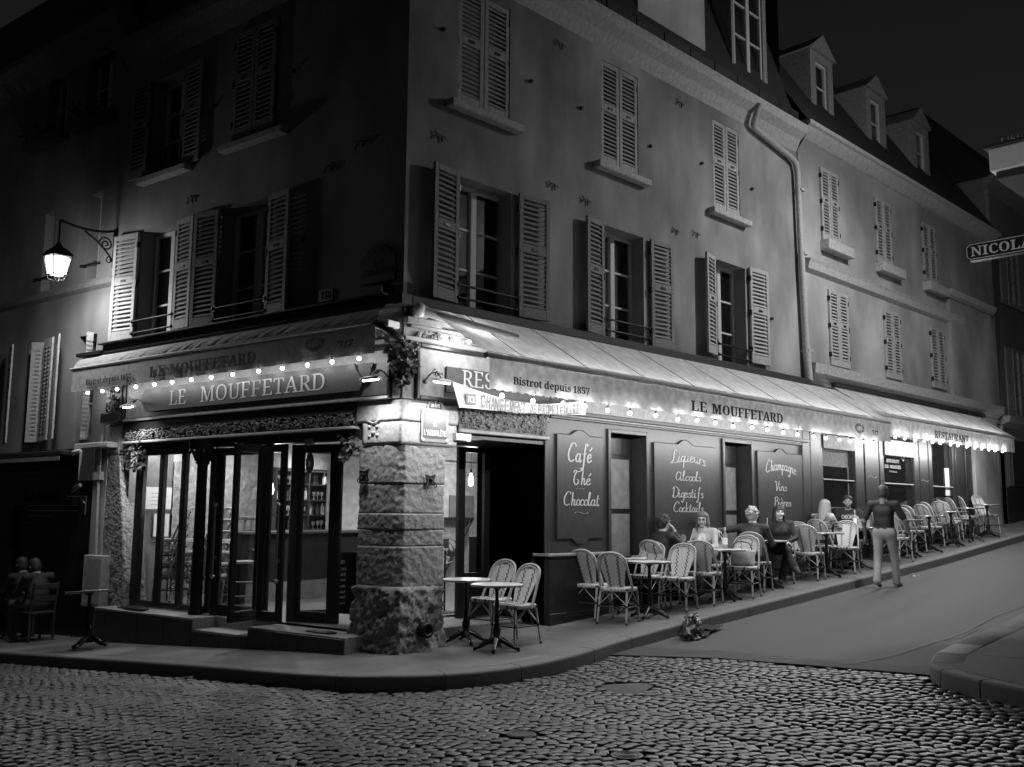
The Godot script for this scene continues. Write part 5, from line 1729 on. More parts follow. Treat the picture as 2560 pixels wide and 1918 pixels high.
# ---------------------------------------------------------------- inside
func build_interior():
	var t := thing("bar_room", "lit inside of the bistro with a rough stone wall and white plaster above", "room")
	var mb := MB.new()
	# floor and ceiling of the ground floor
	var c := [V(.75, .188, -1.3), V(9.4, .188, -1.3), V(9.4, .188, -7.0), L(5.6, .188, -6.0), L(5.6, .188, -.1), L(.6, .188, -.1)]
	for k in range(1, 5): mb.face(c[0], c[k], c[k + 1])
	part(t, "floor", mb.mesh(), M.floor_in)
	mb = MB.new()
	c = [V(.3, 2.86, -.25), V(9.4, 2.86, -.25), V(9.4, 2.86, -7.0), L(5.6, 2.86, -6.0), L(5.6, 2.86, -.15)]
	for k in range(1, 4): mb.face(c[0], c[k + 1], c[k])
	part(t, "ceiling", mb.mesh(), M.inner_wall)
	# the party wall, seen through the doors: grey plaster, then rough stone, white above
	var pw := func(d0, d1, y0, y1, m, called):
		var b := MB.new()
		b.quad(L(5.55, y0, d1), L(5.55, y0, d0), L(5.55, y1, d0), L(5.55, y1, d1))
		part(t, called, b.mesh(), m)
	pw.call(-.1, -.83, .15, 2.86, M.inner_grey, "wall")
	pw.call(-.83, -6.0, 2.30, 2.86, M.inner_wall, "wall")
	var rows := []
	for k in 42:
		for j in 62:
			var d := -.83 - 1.8 * j / 61.0
			var y := .15 + 2.15 * k / 41.0
			rows.push_back(L(5.55 - .03 - .03 * noise.get_noise_2d(d * 9, y * 9), y, d))
	mb = MB.new()
	mb.grid(rows, 62, false, true)
	part(t, "stone_wall", mb.mesh(), M.inner_stone)
	pw.call(-2.63, -6.0, .15, 2.30, M.wood, "wall")
	# far walls of the side seen through the right-hand door
	mb = MB.new()
	mb.quad(V(2.6, .1, -5.2), V(9.4, .1, -5.2), V(9.4, 2.86, -5.2), V(2.6, 2.86, -5.2))
	part(t, "wall", mb.mesh(), M.inner_wall)
	mb = MB.new()
	mb.quad(V(9.38, .1, -1.4), V(9.38, .1, -6.9), V(9.38, 2.86, -6.9), V(9.38, 2.86, -1.4))
	mb.quad(V(2.6, .1, -1.35), V(9.4, .1, -1.35), V(9.4, 2.86, -1.35), V(2.6, 2.86, -1.35))
	part(t, "wall", mb.mesh(), M.inner_grey)
	part(t, "stair_side", boxm(V(4.2, .19, -4.6), V(5.25, 1.42, -4.5)), M.inner_wall)
	mb = MB.new()
	mb.tube([V(4.6, .5, -4.45), V(5.3, 1.46, -4.45)], .03, 5)
	mb.box(V(4.0, 1.42, -4.62), V(5.3, 1.47, -4.42))
	part(t, "banister", mb.mesh(), M.black)
	part(t, "wainscot", boxm(V(5.3, .19, -5.19), V(9.3, 1.1, -5.12)), M.panel_dark)
	part(t, "picture", boxm(V(5.36, 1.45, -5.19), V(5.98, 1.88, -5.16)), M.inner_grey)
	part(t, "till", boxm(V(6.05, 1.35, -5.1), V(6.35, 1.62, -5.0)), M.black)
	part(t, "pipe", boxm(V(2.7, 2.46, -5.18), V(9.3, 2.50, -5.1)), M.trim)
	# certificates on the grey wall
	for q in [[-.36, -.80, 1.57, 1.90, "framed certificate on the grey wall behind the left glazing"], [-.52, -.78, 1.16, 1.50, "paper notice under the certificate behind the left glazing"]]:
		var f := thing("notice", q[4], "notice")
		var w: float = q[0] - q[1]
		var x := Transform3D(Basis(-LN, Vector3.UP, -LD), L(5.52, q[2], q[0]))
		part(f, "sheet", boxm(V(0, 0, 0), V(w, q[3] - q[2], .012)), M.white, x)
		for k in 4: part(f, "printed_line", boxm(V(w * .2, (q[3] - q[2]) * (.2 + .17 * k), .012), V(w * (.8 - .1 * (k % 2)), (q[3] - q[2]) * (.2 + .17 * k) + .006, .0135)), M.inner_grey, x)
	# bar counter
	var ct := thing("bar_counter", "dark bar counter inside the bistro", "bar counter")
	var cx := Transform3D(Basis(-LN, Vector3.UP, -LD), L(4.3, 0, -1.2))
	part(ct, "body", boxm(V(.0, .19, -.55), V(2.65, 1.20, .0), .01), M.panel_dark, cx)
	part(ct, "top", boxm(V(-.03, 1.20, -.6), V(2.72, 1.25, .06), .012), M.wood, cx)
	part(ct, "kick_plate", boxm(V(.1, .19, .002), V(2.6, .48, .012)), M.inner_grey, cx)
	mb = MB.new()
	for k in 3: mb.tube(curve([V(.25 + k * .12, 1.25, -.25), V(.25 + k * .12, 1.42, -.25), V(.25 + k * .12, 1.46, -.18)], 4), .018, 6)
	mb.box(V(.15, 1.42, -.32), V(.65, 1.48, -.2), Transform3D.IDENTITY, .02)
	part(ct, "beer_tap", mb.mesh(), M.steel, cx)
	# back shelves full of bottles and glasses
	var sh := thing("back_shelf", "lit back shelves of bottles and glasses behind the bar", "shelf")
	var sx := Transform3D(Basis(-LN, Vector3.UP, -LD), L(5.54, 0, -2.65))
	part(sh, "back", boxm(V(0, .19, 0), V(2.2, 2.28, .02)), M.panel_dark, sx)
	for y in [1.25, 1.50, 1.76, 2.03, 2.26]: part(sh, "shelf", boxm(V(0, y - .025, .02), V(2.2, y, .22)), M.wood, sx)
	for xq in [0.0, .72, 1.44, 2.17]: part(sh, "upright", boxm(V(xq, .19, .02), V(xq + .03, 2.28, .225)), M.wood, sx)
	var bm := MB.new()
	bm.lathe([Vector2(.034, .0), Vector2(.036, .02), Vector2(.036, .14), Vector2(.014, .18), Vector2(.012, .225), Vector2(.001, .226)], 8)
	var bottle := bm.mesh()
	bm = MB.new()
	bm.lathe([Vector2(.028, .0), Vector2(.006, .008), Vector2(.006, .06), Vector2(.03, .09), Vector2(.034, .13), Vector2(.026, .15)], 8)
	var goblet := bm.mesh()
	var bmats := [mat(.30, .1), mat(.06, .08), mat(.7, .2), mat(.15, .1)]
	var nb := 0
	for y in [1.25, 1.50, 1.76, 2.03]:
		for k in 20:
			var p := V(.08 + k * .105 + rng.randf_range(-.02, .02), y + .002, .12 + rng.randf_range(-.04, .04))
			var g := (k / 7 + int(y * 4)) % 2 == 0
			var o := MeshInstance3D.new()
			o.mesh = goblet if g else bottle
			o.material_override = bmats[2] if g else bmats[rng.randi() % 4]
			o.name = numbered("goblet" if g else "bottle")
			o.transform = sx * Transform3D(Basis.from_scale(V(1, rng.randf_range(.85, 1.0), 1)), p)
			add_child(o)
			meta(o, "upturned glass on the back shelves of the bar" if g else "bottle on the back shelves of the bar", "glass" if g else "bottle", "glasses behind the bar" if g else "bottles behind the bar")
	# chalkboard just inside the last leaf
	var cb := thing("chalkboard", "black menu board with chalk handwriting standing inside beside the stone pillar", "chalkboard", XL * Transform3D(Basis(Vector3.UP, deg_to_rad(10)), V(-1.55, .2, -.5)))
	part(cb, "board", boxm(V(0, .1, 0), V(.62, .85, .02), .005), M.black)
	for q in [["Plats", .06, .70, .12], ["Les", .36, .64, .12], ["6 euros", .36, .50, .2], ["12 euros", .36, .36, .22], ["6 euros", .38, .22, .2], ["lunch", .38, .14, .16]]:
		lettering(cb, "chalk_word", q[0], "sans", M.chalk, Transform3D(Basis(V(0, 0, 1), .08), V(q[1], q[2], .0205)), q[3], .055, .002)
	for k in 7: lettering(cb, "chalk_word", ["rôti", "sauce", "poulet", "salade", "boeuf", "soupe", "pain"][k], "sans", M.chalk, Transform3D(Basis(V(0, 0, 1), .1), V(.07, .62 - k * .07, .0205)), .13, .035, .002)
	for y in [.02]: part(cb, "leg", boxm(V(.05, 0, 0), V(.09, .1, .02)), M.black)
	part(cb, "leg", boxm(V(.53, 0, 0), V(.57, .1, .02)), M.black)
	# tall stool
	var st := thing("bar_chair", "pale high chair with a spindle back inside the doors", "chair", yaw_at(L(4.25, .19, -1.15), V(-.3, 0, 1)))
	part(st, "seat", boxm(V(-.19, .60, -.19), V(.19, .64, .19), .015), M.trim)
	mb = MB.new()
	for k in 6: mb.tube([V(-.16 + k * .064, .64, -.17), V(-.17 + k * .068, .78, -.19)], .008, 5)
	mb.tube(curve([V(-.2, .79, .0), V(-.19, .79, -.18), V(.19, .79, -.18), V(.2, .79, .0)], 5), .014, 5)
	part(st, "back_rail", mb.mesh(), M.trim)
	for s in [[-1, -1], [1, -1], [-1, 1], [1, 1]]:
		mb = MB.new()
		mb.tube([V(s[0] * .16, .6, s[1] * .16), V(s[0] * .2, .0, s[1] * .2)], .014, 6)
		part(st, "leg", mb.mesh(), M.trim)
	mb = MB.new()
	for y in [.14, .34]:
		for s in [-1, 1]: mb.tube([V(-.19, y, s * .19), V(.19, y, s * .19)], .01, 5)
	part(st, "stretcher", mb.mesh(), M.trim)
	# fan inside the right-hand doorway
	var fn := thing("standing_fan", "standing fan inside the recessed doorway", "fan", Transform3D(Basis(Vector3.UP, deg_to_rad(-35)), V(2.12, .18, -1.6)))
	mb = MB.new()
	for rr in [.06, .12, .18]:
		for zz in [-.05, .05]:
			var ring := []
			for k in 17: ring.push_back(V(cos(TAU * k / 16) * rr, .85 + sin(TAU * k / 16) * rr, zz * (1.2 - rr * 3)))
			mb.tube(ring, .004, 4, false)
	part(fn, "guard", mb.mesh(), M.steel)
	mb = MB.new()
	mb.tube([V(0, .0, 0), V(0, .85, 0)], .014, 6)
	mb.lathe([Vector2(.18, 0), Vector2(.18, .02), Vector2(.02, .04)], 16)
	part(fn, "stand", mb.mesh(), M.black)
	for k in 3:
		var bx := Transform3D(Basis(V(0, 0, 1), TAU * k / 3), V(0, .85, 0))
		part(fn, "blade", boxm(V(-.04, .03, -.004), V(.05, .16, .004), 0, bx), M.steel)

# ---------------------------------------------------------------- awnings
func sheet(rows: Array, w: int) -> Mesh:
	var mb := MB.new()
	mb.grid(rows, w, false, false)
	return mb.mesh()

func awning(called: String, label: String, x0: float, x1: float, ywall: float, yfront: float, zf: float, vh: float, ribs: Array) -> Node3D:
	var t := thing(called, label, "awning")
	var rows := []
	var n := 60
	for r in 9:
		var s := r / 8.0
		for k in n:
			var x := lerpf(x0, x1, k / (n - 1.0))
			var sag := .02 * sin(PI * s) * (1.0 + .7 * sin(x * 1.7))
			rows.push_back(V(x, lerpf(yfront + .04, ywall, s) - sag, lerpf(zf, .14, s)))
	var cl := part(t, "cloth", sheet(rows, n), M.canvas)
	var mb := MB.new()
	for x in ribs: mb.tube([V(x, yfront + .045, zf), V(x, ywall + .004, .15)], .005, 4)
	part(cl, "seam", mb.mesh(), M.trim)
	mb = MB.new()
	mb.tube([V(x0 - .03, yfront + .0, zf), V(x1 + .03, yfront + .0, zf)], .035, 8)
	part(t, "front_bar", mb.mesh(), M.trim)
	rows = []
	for r in 4:
		for k in n:
			var x := lerpf(x0 + .01, x1 - .01, k / (n - 1.0))
			rows.push_back(V(x, yfront - .03 - vh + vh * r / 3.0, zf + .015 + .006 * sin(x * 5.1) * (1 - r / 3.0)))
	part(t, "valance", sheet(rows, n), M.canvas)
	mb = MB.new()
	mb.tube([V(x0 + .1, ywall - .05, .12), V(x1 - .1, ywall - .05, .12)], .06, 8)
	part(t, "roller", mb.mesh(), M.trim_dim)
	mb = MB.new()
	for x in [x0 + .35, (x0 + x1) / 2, x1 - .35]:
		mb.tube([V(x, ywall - .12, .12), V(x + .38, lerpf(ywall, yfront, .5) - .08, zf * .5), V(x + .05, yfront - .02, zf - .04)], .022, 6)
	part(t, "folding_arm", mb.mesh(), M.white)
	return t

func cable_loops(t: Node3D, x: Transform3D, pts: Array, up: float):
	# the flex of a light string, looping up between its lamps
	var mb := MB.new()
	for k in pts.size() - 1:
		var a: Vector3 = pts[k]
		var b: Vector3 = pts[k + 1]
		var m := (a + b) / 2 + V(0, up * (.6 + .4 * sin(k * 2.3)), -.004)
		mb.tube(curve([a, a.lerp(m, .6) + V(0, up * .25, 0), m, b.lerp(m, .6) + V(0, up * .25, 0), b], 3), .0035, 4, false)
	part(t, "flex", mb.mesh(), M.trim_dim, x)

var bulb_m: Mesh
var socket_m: Mesh
func light_string(label: String, x: Transform3D, at: Array, up: float, energy: float):
	var t := thing("light_string", label, "string lights")
	if bulb_m == null:
		var mb := MB.new()
		mb.ball(V(0, -.045, 0), .026, 10, 7)
		bulb_m = mb.mesh()
		mb = MB.new()
		mb.lathe([Vector2(.001, -.022), Vector2(.014, -.02), Vector2(.014, .0), Vector2(.006, .02), Vector2(.001, .022)], 8)
		socket_m = mb.mesh()
	var pts := []
	for p in at:
		var o: Vector3 = p
		pts.push_back(o + V(0, .05, 0))
		var s := part(t, "socket", socket_m, M.black, x * Transform3D(Basis.IDENTITY, o + V(0, .045, 0)))
		part(s, "bulb", bulb_m, M.glow)
		var l := OmniLight3D.new()
		l.name = "bulb_light"
		l.position = x * (o + V(0, .0, 0))
		l.light_energy = energy
		l.light_size = .026
		l.omni_range = 30
		l.omni_attenuation = 2.0
		l.shadow_enabled = true
		add_child(l, true)
	cable_loops(t, x, pts, up)

func build_awnings():
	var ribs := []
	for k in 9: ribs.push_back(.25 + (k + .5) * 1.12)
	var a := awning("awning", "long pale awning over the terrace reading the bistro's name, nearest the pillar", .25, 10.32, 3.92, 3.235, 1.17, .33, ribs)
	var x := Transform3D(Basis.IDENTITY, V(0, 0, 1.19))
	lettering(a, "lettering", "Bistrot depuis 1857", "serif-bold", M.ink, x * Transform3D(Basis.IDENTITY, V(.62, 2.925, 0)), 1.30, .12)
	lettering(a, "lettering", "LE", "serif-bold", M.ink, x * Transform3D(Basis.IDENTITY, V(4.04, 2.94, 0)), .38, .14)
	lettering(a, "lettering", "MOUFFETARD", "serif-bold", M.ink, x * Transform3D(Basis.IDENTITY, V(4.55, 2.94, 0)), 1.93, .14)
	arc_letters(a, "letter", "SERVICE", "serif-bold", M.ink, x, Vector2(9.09, 2.83), .25, deg_to_rad(130), deg_to_rad(50), .045, .055)
	arc_letters(a, "letter", "CONTINU", "serif-bold", M.ink, x, Vector2(9.09, 3.20), .25, deg_to_rad(230), deg_to_rad(310), .045, .055, false)
	lettering(a, "lettering", "7/7", "serif-bold", M.ink, x * Transform3D(Basis.IDENTITY, V(9.57, 2.945, 0)), .24, .10)
	# end seen open: the roller's bracket at the corner
	var hb := MB.new()
	hb.tube([V(.12, 3.86, .16), V(.62, 3.70, .55), V(1.1, 3.60, .8)], [.06, .045, .03], 8)
	hb.ball(V(.12, 3.86, .16), .085, 8, 6)
	part(a, "folding_arm", hb.mesh(), M.white)
	part(a, "bracket_plate", boxm(V(-.02, 3.70, .05), V(.5, 3.78, .12), .006), M.trim_dim)
	part(a, "bracket_plate", boxm(V(.05, 3.78, .04), V(.28, 3.90, .14), .02), M.trim_dim)
	ribs = []
	for k in 7: ribs.push_back(10.4 + (k + .5) * 1.08)
	var b := awning("awning", "second pale awning beyond it, lettered restaurant", 10.34, 17.9, 3.97, 3.42, .88, .32, ribs)
	x = Transform3D(Basis.IDENTITY, V(0, 0, .90))
	lettering(b, "lettering", "RESTAURANT", "serif-bold", M.ink, x * Transform3D(Basis.IDENTITY, V(13.1, 3.13, 0)), 1.83, .155)
	part(b, "cover_strip", boxm(V(10.4, 3.985, .03), V(18.3, 4.05, .15), .006), M.ledge)
	part(b, "inner_valance", boxm(V(9.99, 2.80, .06), V(11.28, 3.05, .07)), M.canvas)
	part(b, "inner_valance", boxm(V(12.62, 2.80, .06), V(14.08, 3.12, .07)), M.canvas)
	# left awning, rolled in: bunched cloth above a valance
	var t := thing("awning", "rolled-in awning of gathered cloth with a lettered valance on the left street", "awning", XL)
	var rows := []
	var n := 420
	for r in 8:
		var s := r / 7.0
		for k in n:
			var xx := lerpf(-6.62, -.14, k / (n - 1.0))
			var lean := xx - .30 * s
			var f := noise.get_noise_1d(lean * 3.0) * .5 + .55 * sin(lean * 62.0 + 7 * noise.get_noise_1d(lean * 2.0)) + .35 * sin(lean * 23.0 + 2.0)
			var plain := clampf((xx + 6.5) / .9, .08, 1.0)
			var z := lerpf(.29, .10, s) + .017 * f * plain * (1.0 if r > 0 and r < 7 else .4) + .045 * sin(PI * s)
			rows.push_back(V(xx, lerpf(3.70, 3.905, s), z))
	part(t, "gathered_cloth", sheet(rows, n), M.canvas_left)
	rows = []
	n = 90
	for r in 6:
		for k in n:
			var xx := lerpf(-6.62, -.14, k / (n - 1.0))
			var s := r / 5.0
			rows.push_back(V(xx, 3.335 + .345 * s, .30 + .012 * noise.get_noise_2d(xx * 1.4, s * 1.5) * (1.2 - s)))
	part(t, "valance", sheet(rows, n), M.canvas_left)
	var mb := MB.new()
	mb.tube([V(-6.68, 3.69, .30), V(-.12, 3.69, .30)], .022, 6)
	part(t, "front_bar", mb.mesh(), M.trim)
	mb = MB.new()
	mb.box(V(-6.74, 3.90, .03), V(-6.06, 3.955, .20), Transform3D.IDENTITY, .01)
	mb.box(V(-6.06, 4.021, .02), V(-.1, 4.045, .24), Transform3D.IDENTITY, .01)
	part(t, "cover", mb.mesh(), M.black)
	part(t, "bracket", boxm(V(-.16, 3.62, .10), V(.06, 3.70, .30), .01), M.white)
	var lx := Transform3D(Basis.IDENTITY, V(0, 0, .318))
	lettering(t, "lettering", "Bistrot depuis 1857", "serif-bold", M.ink, lx * Transform3D(Basis.IDENTITY, V(-6.18, 3.385, 0)), 1.2, .115)
	lettering(t, "lettering", "LE", "serif-bold", M.ink, lx * Transform3D(Basis.IDENTITY, V(-4.54, 3.395, 0)), .40, .15)
	lettering(t, "lettering", "MOUFFETARD", "serif-bold", M.ink, lx * Transform3D(Basis.IDENTITY, V(-4.05, 3.395, 0)), 1.83, .15)
	arc_letters(t, "letter", "SERVICE", "serif-bold", M.ink, lx, Vector2(-1.12, 3.31), .26, deg_to_rad(126), deg_to_rad(54), .045, .055)
	arc_letters(t, "letter", "CONTINU", "serif-bold", M.ink, lx, Vector2(-1.12, 3.70), .26, deg_to_rad(234), deg_to_rad(306), .045, .055, false)
	lettering(t, "lettering", "7/7", "serif-bold", M.ink, lx * Transform3D(Basis.IDENTITY, V(-.72, 3.43, 0)), .25, .10)

# ---------------------------------------------------------------- plaques and banner
func build_signs():
	# blue enamel street plate on the pillar
	var t := thing("street_plate", "enamel street name plate with a domed top on the pillar's right face", "street sign", Transform3D(Basis.IDENTITY, V(.29, 2.36, .012)))
	part(t, "rim", boxm(V(0, 0, 0), V(.42, .385, .012), .006), M.green_rim)
	part(t, "field", boxm(V(.035, .045, .0122), V(.385, .345, .016)), M.blue_sign)
	var dome := PackedVector2Array([Vector2(.08, .386), Vector2(.34, .386)])
	for k in 11: dome.push_back(Vector2(.21 + .125 * cos(PI * (.06 + .88 * k / 10.0)), .40 + .115 * sin(PI * (.06 + .88 * k / 10.0))))
	var mb := MB.new()
	mb.prism(dome, .0, .012)
	part(t, "dome", mb.mesh(), M.green_rim)
	var inner := PackedVector2Array()
	for p in dome: inner.push_back(Vector2(.21 + (p.x - .21) * .78, .395 + (p.y - .386) * .78))
	mb = MB.new()
	mb.prism(inner, .0122, .015)
	part(t, "field", mb.mesh(), M.blue_sign)
	lettering(t, "lettering", "5e Arrt", "sans-bold", M.white_enamel, Transform3D(Basis.IDENTITY, V(.145, .412, .0152)), .13, .048, .002)
	lettering(t, "lettering", "RUE", "sans-bold", M.white_enamel, Transform3D(Basis.IDENTITY, V(.155, .25, .0162)), .11, .068, .002)
	lettering(t, "lettering", "DE", "sans-bold", M.white_enamel, Transform3D(Basis.IDENTITY, V(.187, .185, .0162)), .045, .036, .002)
	lettering(t, "lettering", "L'ARBALÈTE", "sans-bold", M.white_enamel, Transform3D(Basis.IDENTITY, V(.042, .075, .0162)), .336, .085, .002)
	mb = MB.new()
	for q in [[.025, .025], [.395, .025], [.025, .36], [.395, .36], [.21, .49]]: mb.lathe([Vector2(.02, .012), Vector2(.018, .02), Vector2(.006, .021), Vector2(.006, .016), Vector2(.001, .016)], 10, Transform3D(Basis(V(1, 0, 0), PI / 2), V(q[0], q[1], 0)))
	part(t, "screw_boss", mb.mesh(), M.white_enamel)
	# the old plaque on the left facade
	var o := thing("street_plaque", "old carved street name plaque with a pointed top on the left facade near the corner", "street sign", XL * Transform3D(Basis.IDENTITY, V(-.69, 4.24, .002)))
	mb = MB.new()
	mb.prism(PackedVector2Array([Vector2(0, 0), Vector2(.575, 0), Vector2(.575, .30), Vector2(.44, .40), Vector2(.36, .46), Vector2(.29, .48), Vector2(.21, .46), Vector2(.13, .40), Vector2(0, .31)]), 0, .03)
	part(o, "slab", mb.mesh(), M.frieze_dark)
	lettering(o, "lettering", "5e Arrt", "serif-bold", M.trim_dim, Transform3D(Basis.IDENTITY, V(.20, .36, .031)), .17, .05, .003)
	lettering(o, "lettering", "RUE", "serif-bold", M.trim_dim, Transform3D(Basis.IDENTITY, V(.205, .20, .031)), .17, .07, .003)
	lettering(o, "lettering", "MOUFFETARD", "serif-bold", M.trim_dim, Transform3D(Basis.IDENTITY, V(.045, .10, .031)), .49, .07, .003)
	var h := thing("house_number", "small dark house number plate on the left facade", "house number", XL * Transform3D(Basis.IDENTITY, V(-1.43, 4.13, .002)))
	part(h, "plate", boxm(V(0, 0, 0), V(.26, .155, .015), .004), M.frieze_dark)
	lettering(h, "lettering", "116", "serif-bold", M.trim_dim, Transform3D(Basis.IDENTITY, V(.04, .03, .016)), .18, .10, .003)
	var cam := thing("corner_lamp", "small dark fitting on the corner under the old street plaque", "lamp", XL * Transform3D(Basis.IDENTITY, V(-.20, 4.13, .06)))
	mb = MB.new()
	mb.lathe([Vector2(.02, -.10), Vector2(.06, -.06), Vector2(.075, .0), Vector2(.06, .05), Vector2(.03, .07), Vector2(.03, .10), Vector2(.001, .105)], 10)
	part(cam, "body", mb.mesh(), M.iron)
	# banner under the first lamp
	var b := thing("banner", "white cloth banner sagging under the awning, announcing a change of owner", "banner")
	var rows := []
	var n := 60
	for r in 6:
		var s := r / 5.0
		for k in n:
			var q := k / (n - 1.0)
			var x := lerpf(.53, 2.86, q)
			var top := 3.055 - .24 * sin(PI * q) * .55 - .02 * q
			var bot := 2.765 + .08 * q - .02 * sin(PI * q)
			rows.push_back(V(x + .10 * (1 - s) * (1 - q), lerpf(bot, top, s), .30 + .02 * sin(q * 21.0 + s * 3) * q + .04 * sin(PI * s) * q))
	part(b, "cloth", sheet(rows, n), M.banner)
	mb = MB.new()
	mb.face(V(.50, 3.06, .31), V(.72, 2.80, .335), V(.625, 2.755, .31))
	part(b, "folded_corner", mb.mesh(), M.banner)
	var words := [["CHANGEMENT", .93, 1.72, .155], ["DE", 1.78, 1.88, .11], ["PROPRIÉTAIRE", 1.93, 2.72, .13]]
	for w in words:
		for k in w[0].length():
			var f: float = (k + .0) / w[0].length()
			var x := lerpf(w[1], w[2], f)
			var q: float = (x - .53) / 2.33
			var top := 3.055 - .132 * sin(PI * q) - .02 * q
			var bot := 2.765 + .08 * q - .02 * sin(PI * q)
			lettering(b, "letter", w[0][k], "sans-bold", M.inner_grey, Transform3D(Basis(V(0, 0, 1), -.10 * (1 - q * 1.6)), V(x, (top + bot) / 2 - w[3] / 2 - .012, .345 + .01 * sin(k * 1.3))), (w[2] - w[1]) / w[0].length() * .82, w[3], .004)
	part(b, "tag", boxm(V(.69, 2.80, .345), V(.85, 2.93, .349), .004), M.inner_grey)
	lettering(b, "lettering", "ICI", "serif-bold", M.banner, Transform3D(Basis.IDENTITY, V(.715, 2.83, .3495)), .11, .07, .002)
	mb = MB.new()
	mb.tube([V(.72, 2.93, .347), V(.77, 3.02, .345), V(.83, 2.93, .347)], .004, 4)
	part(b, "tag_cord", mb.mesh(), M.inner_grey)

# ---------------------------------------------------------------- lamps
func omni(p: Vector3, e: float, size := .05):
	var l := OmniLight3D.new()
	l.name = "lamp_light"
	l.position = p
	l.light_energy = e
	l.light_size = size
	l.omni_range = 60
	l.omni_attenuation = 2.0
	l.shadow_enabled = true
	add_child(l, true)

func spot(p: Vector3, dir: Vector3, e: float, ang: float, size := .04):
	var l := SpotLight3D.new()
	l.name = "lamp_light"
	l.light_energy = e
	l.spot_angle = ang
	l.spot_angle_attenuation = .7
	l.light_size = size
	l.spot_range = 30
	l.spot_attenuation = 2.0
	l.shadow_enabled = true
	l.transform = Transform3D(Basis.looking_at(dir, V(0, 0, 1) if absf(dir.y) > .9 else Vector3.UP), p)
	add_child(l, true)

func lantern(called: String, label: String, x: Transform3D, drop: Vector3, energy: float):
	# a Paris wall lantern: scrolled arm on a back plate, four glass sides, open crown below; x: wall frame, origin at the plate
	var t := thing(called, label, "street lamp", x)
	var mb := MB.new()
	mb.box(V(-.035, -.30, .0), V(.035, .32, .03), Transform3D.IDENTITY, .008)
	mb.tube(curve([V(0, .28, .03), V(0, .22, .25), V(0, .20, .6), V(0, .24, drop.z)], 6), .020, 6)
	mb.tube(curve([V(0, -.22, .03), V(0, -.10, .12), V(0, .06, .32), V(0, .17, .52)], 6), .016, 6)
	var spiral := []
	for k in 28:
		var a := k * .42
		var r := .115 - k * .0037
		spiral.push_back(V(0, .04 + sin(a) * r, .16 + cos(a) * r))
	mb.tube(spiral, .012, 5)
	spiral = []
	for k in 16:
		var a := -k * .42 + 2.0
		var r := .06 - k * .003
		spiral.push_back(V(0, -.20 + sin(a) * r, .09 + cos(a) * r))
	mb.tube(spiral, .010, 5)
	part(t, "arm", mb.mesh(), M.iron)
	var top := V(0, drop.y, drop.z)
	mb = MB.new()
	mb.lathe([Vector2(.21, -.12), Vector2(.22, -.09), Vector2(.15, -.02), Vector2(.06, .03), Vector2(.03, .09), Vector2(.001, .10)], 4, Transform3D(Basis(Vector3.UP, PI / 4), top))
	mb.tube([top + V(0, .05, 0), V(0, .24, drop.z)], .015, 5)
	part(t, "roof", mb.mesh(), M.iron)
	mb = MB.new()
	for k in 4:
		var a := PI / 4 + TAU * k / 4
		var dv := V(cos(a), 0, sin(a))
		mb.tube([top + dv * .205 + V(0, -.12, 0), top + dv * .135 + V(0, -.40, 0)], .009, 5)
		var b := a + TAU / 4
		var dw := V(cos(b), 0, sin(b))
		mb.tube([top + dv * .135 + V(0, -.40, 0), top + dw * .135 + V(0, -.40, 0)], .010, 5)
		mb.tube(curve([top + dv * .13 + V(0, -.40, 0), top + dv * .11 + V(0, -.46, 0), top + dv * .03 + V(0, -.48, 0)], 4), .006, 4)
	part(t, "frame", mb.mesh(), M.iron)
	mb = MB.new()
	mb.lathe([Vector2(.196, -.125), Vector2(.130, -.395)], 4, Transform3D(Basis(Vector3.UP, PI / 4), top))
	var rev := MB.new()
	rev.lathe([Vector2(.001, -.39), Vector2(.10, -.39), Vector2(.165, -.14), Vector2(.001, -.13)], 12, Transform3D(Basis.IDENTITY, top))
	part(t, "lantern_glass", mb.mesh(), M.glass)
	part(t, "lantern_glow", rev.mesh(), M.lantern_glow)
	omni(x * (top + V(0, -.25, 0)), energy * .24, .12)
	spot(x * (top + V(0, -.25, 0)), V(0, -1, 0), energy, 88.0, .12)

func gooseneck(label: String, x: Transform3D):
	# a small brass sign lamp on a bracket, shade open below; origin at the wall plate
	var t := thing("sign_lamp", label, "wall lamp", x)
	var mb := MB.new()
	mb.tube(curve([V(0, .06, .0), V(0, .14, .10), V(0, .14, .22), V(0, .06, .30)], 6), .010, 6)
	mb.ball(V(0, .06, .01), .03, 8, 5)
	for k in 4: mb.tube(curve([V(.0, .10, .2), V(.05 * (k - 1.5), .14, .22), V(.035 * (k - 1.5), .18 - .02 * k, .25)], 4), .008, 4)
	part(t, "arm", mb.mesh(), M.frieze)
	mb = MB.new()
	var rows := []
	for r in 6:
		var a := lerpf(-.2, PI + .2, r / 5.0)
		for k in 9:
			var xx := lerpf(-.15, .15, k / 8.0)
			var rr := .055 * (1.0 - .3 * pow(absf(xx) / .15, 3))
			rows.push_back(V(xx, .03 + sin(a) * rr * .7, .30 - cos(a) * rr))
	mb.grid(rows, 9, false, true)
	part(t, "shade", mb.mesh(), M.frieze)
	mb = MB.new()
	mb.tube([V(-.12, .022, .30), V(.12, .022, .30)], .012, 8)
	part(t, "bulb", mb.mesh(), M.glow)
	for k in 3: spot(x * V(-.09 + .09 * k, .005, .30), (x.basis * V(0, -1, -.12)).normalized(), GOOSE, 66.0, .02)

const GOOSE := .40
const BULB := .50
const LANTERN_L := 5.5
const LANTERN_R := 36.0

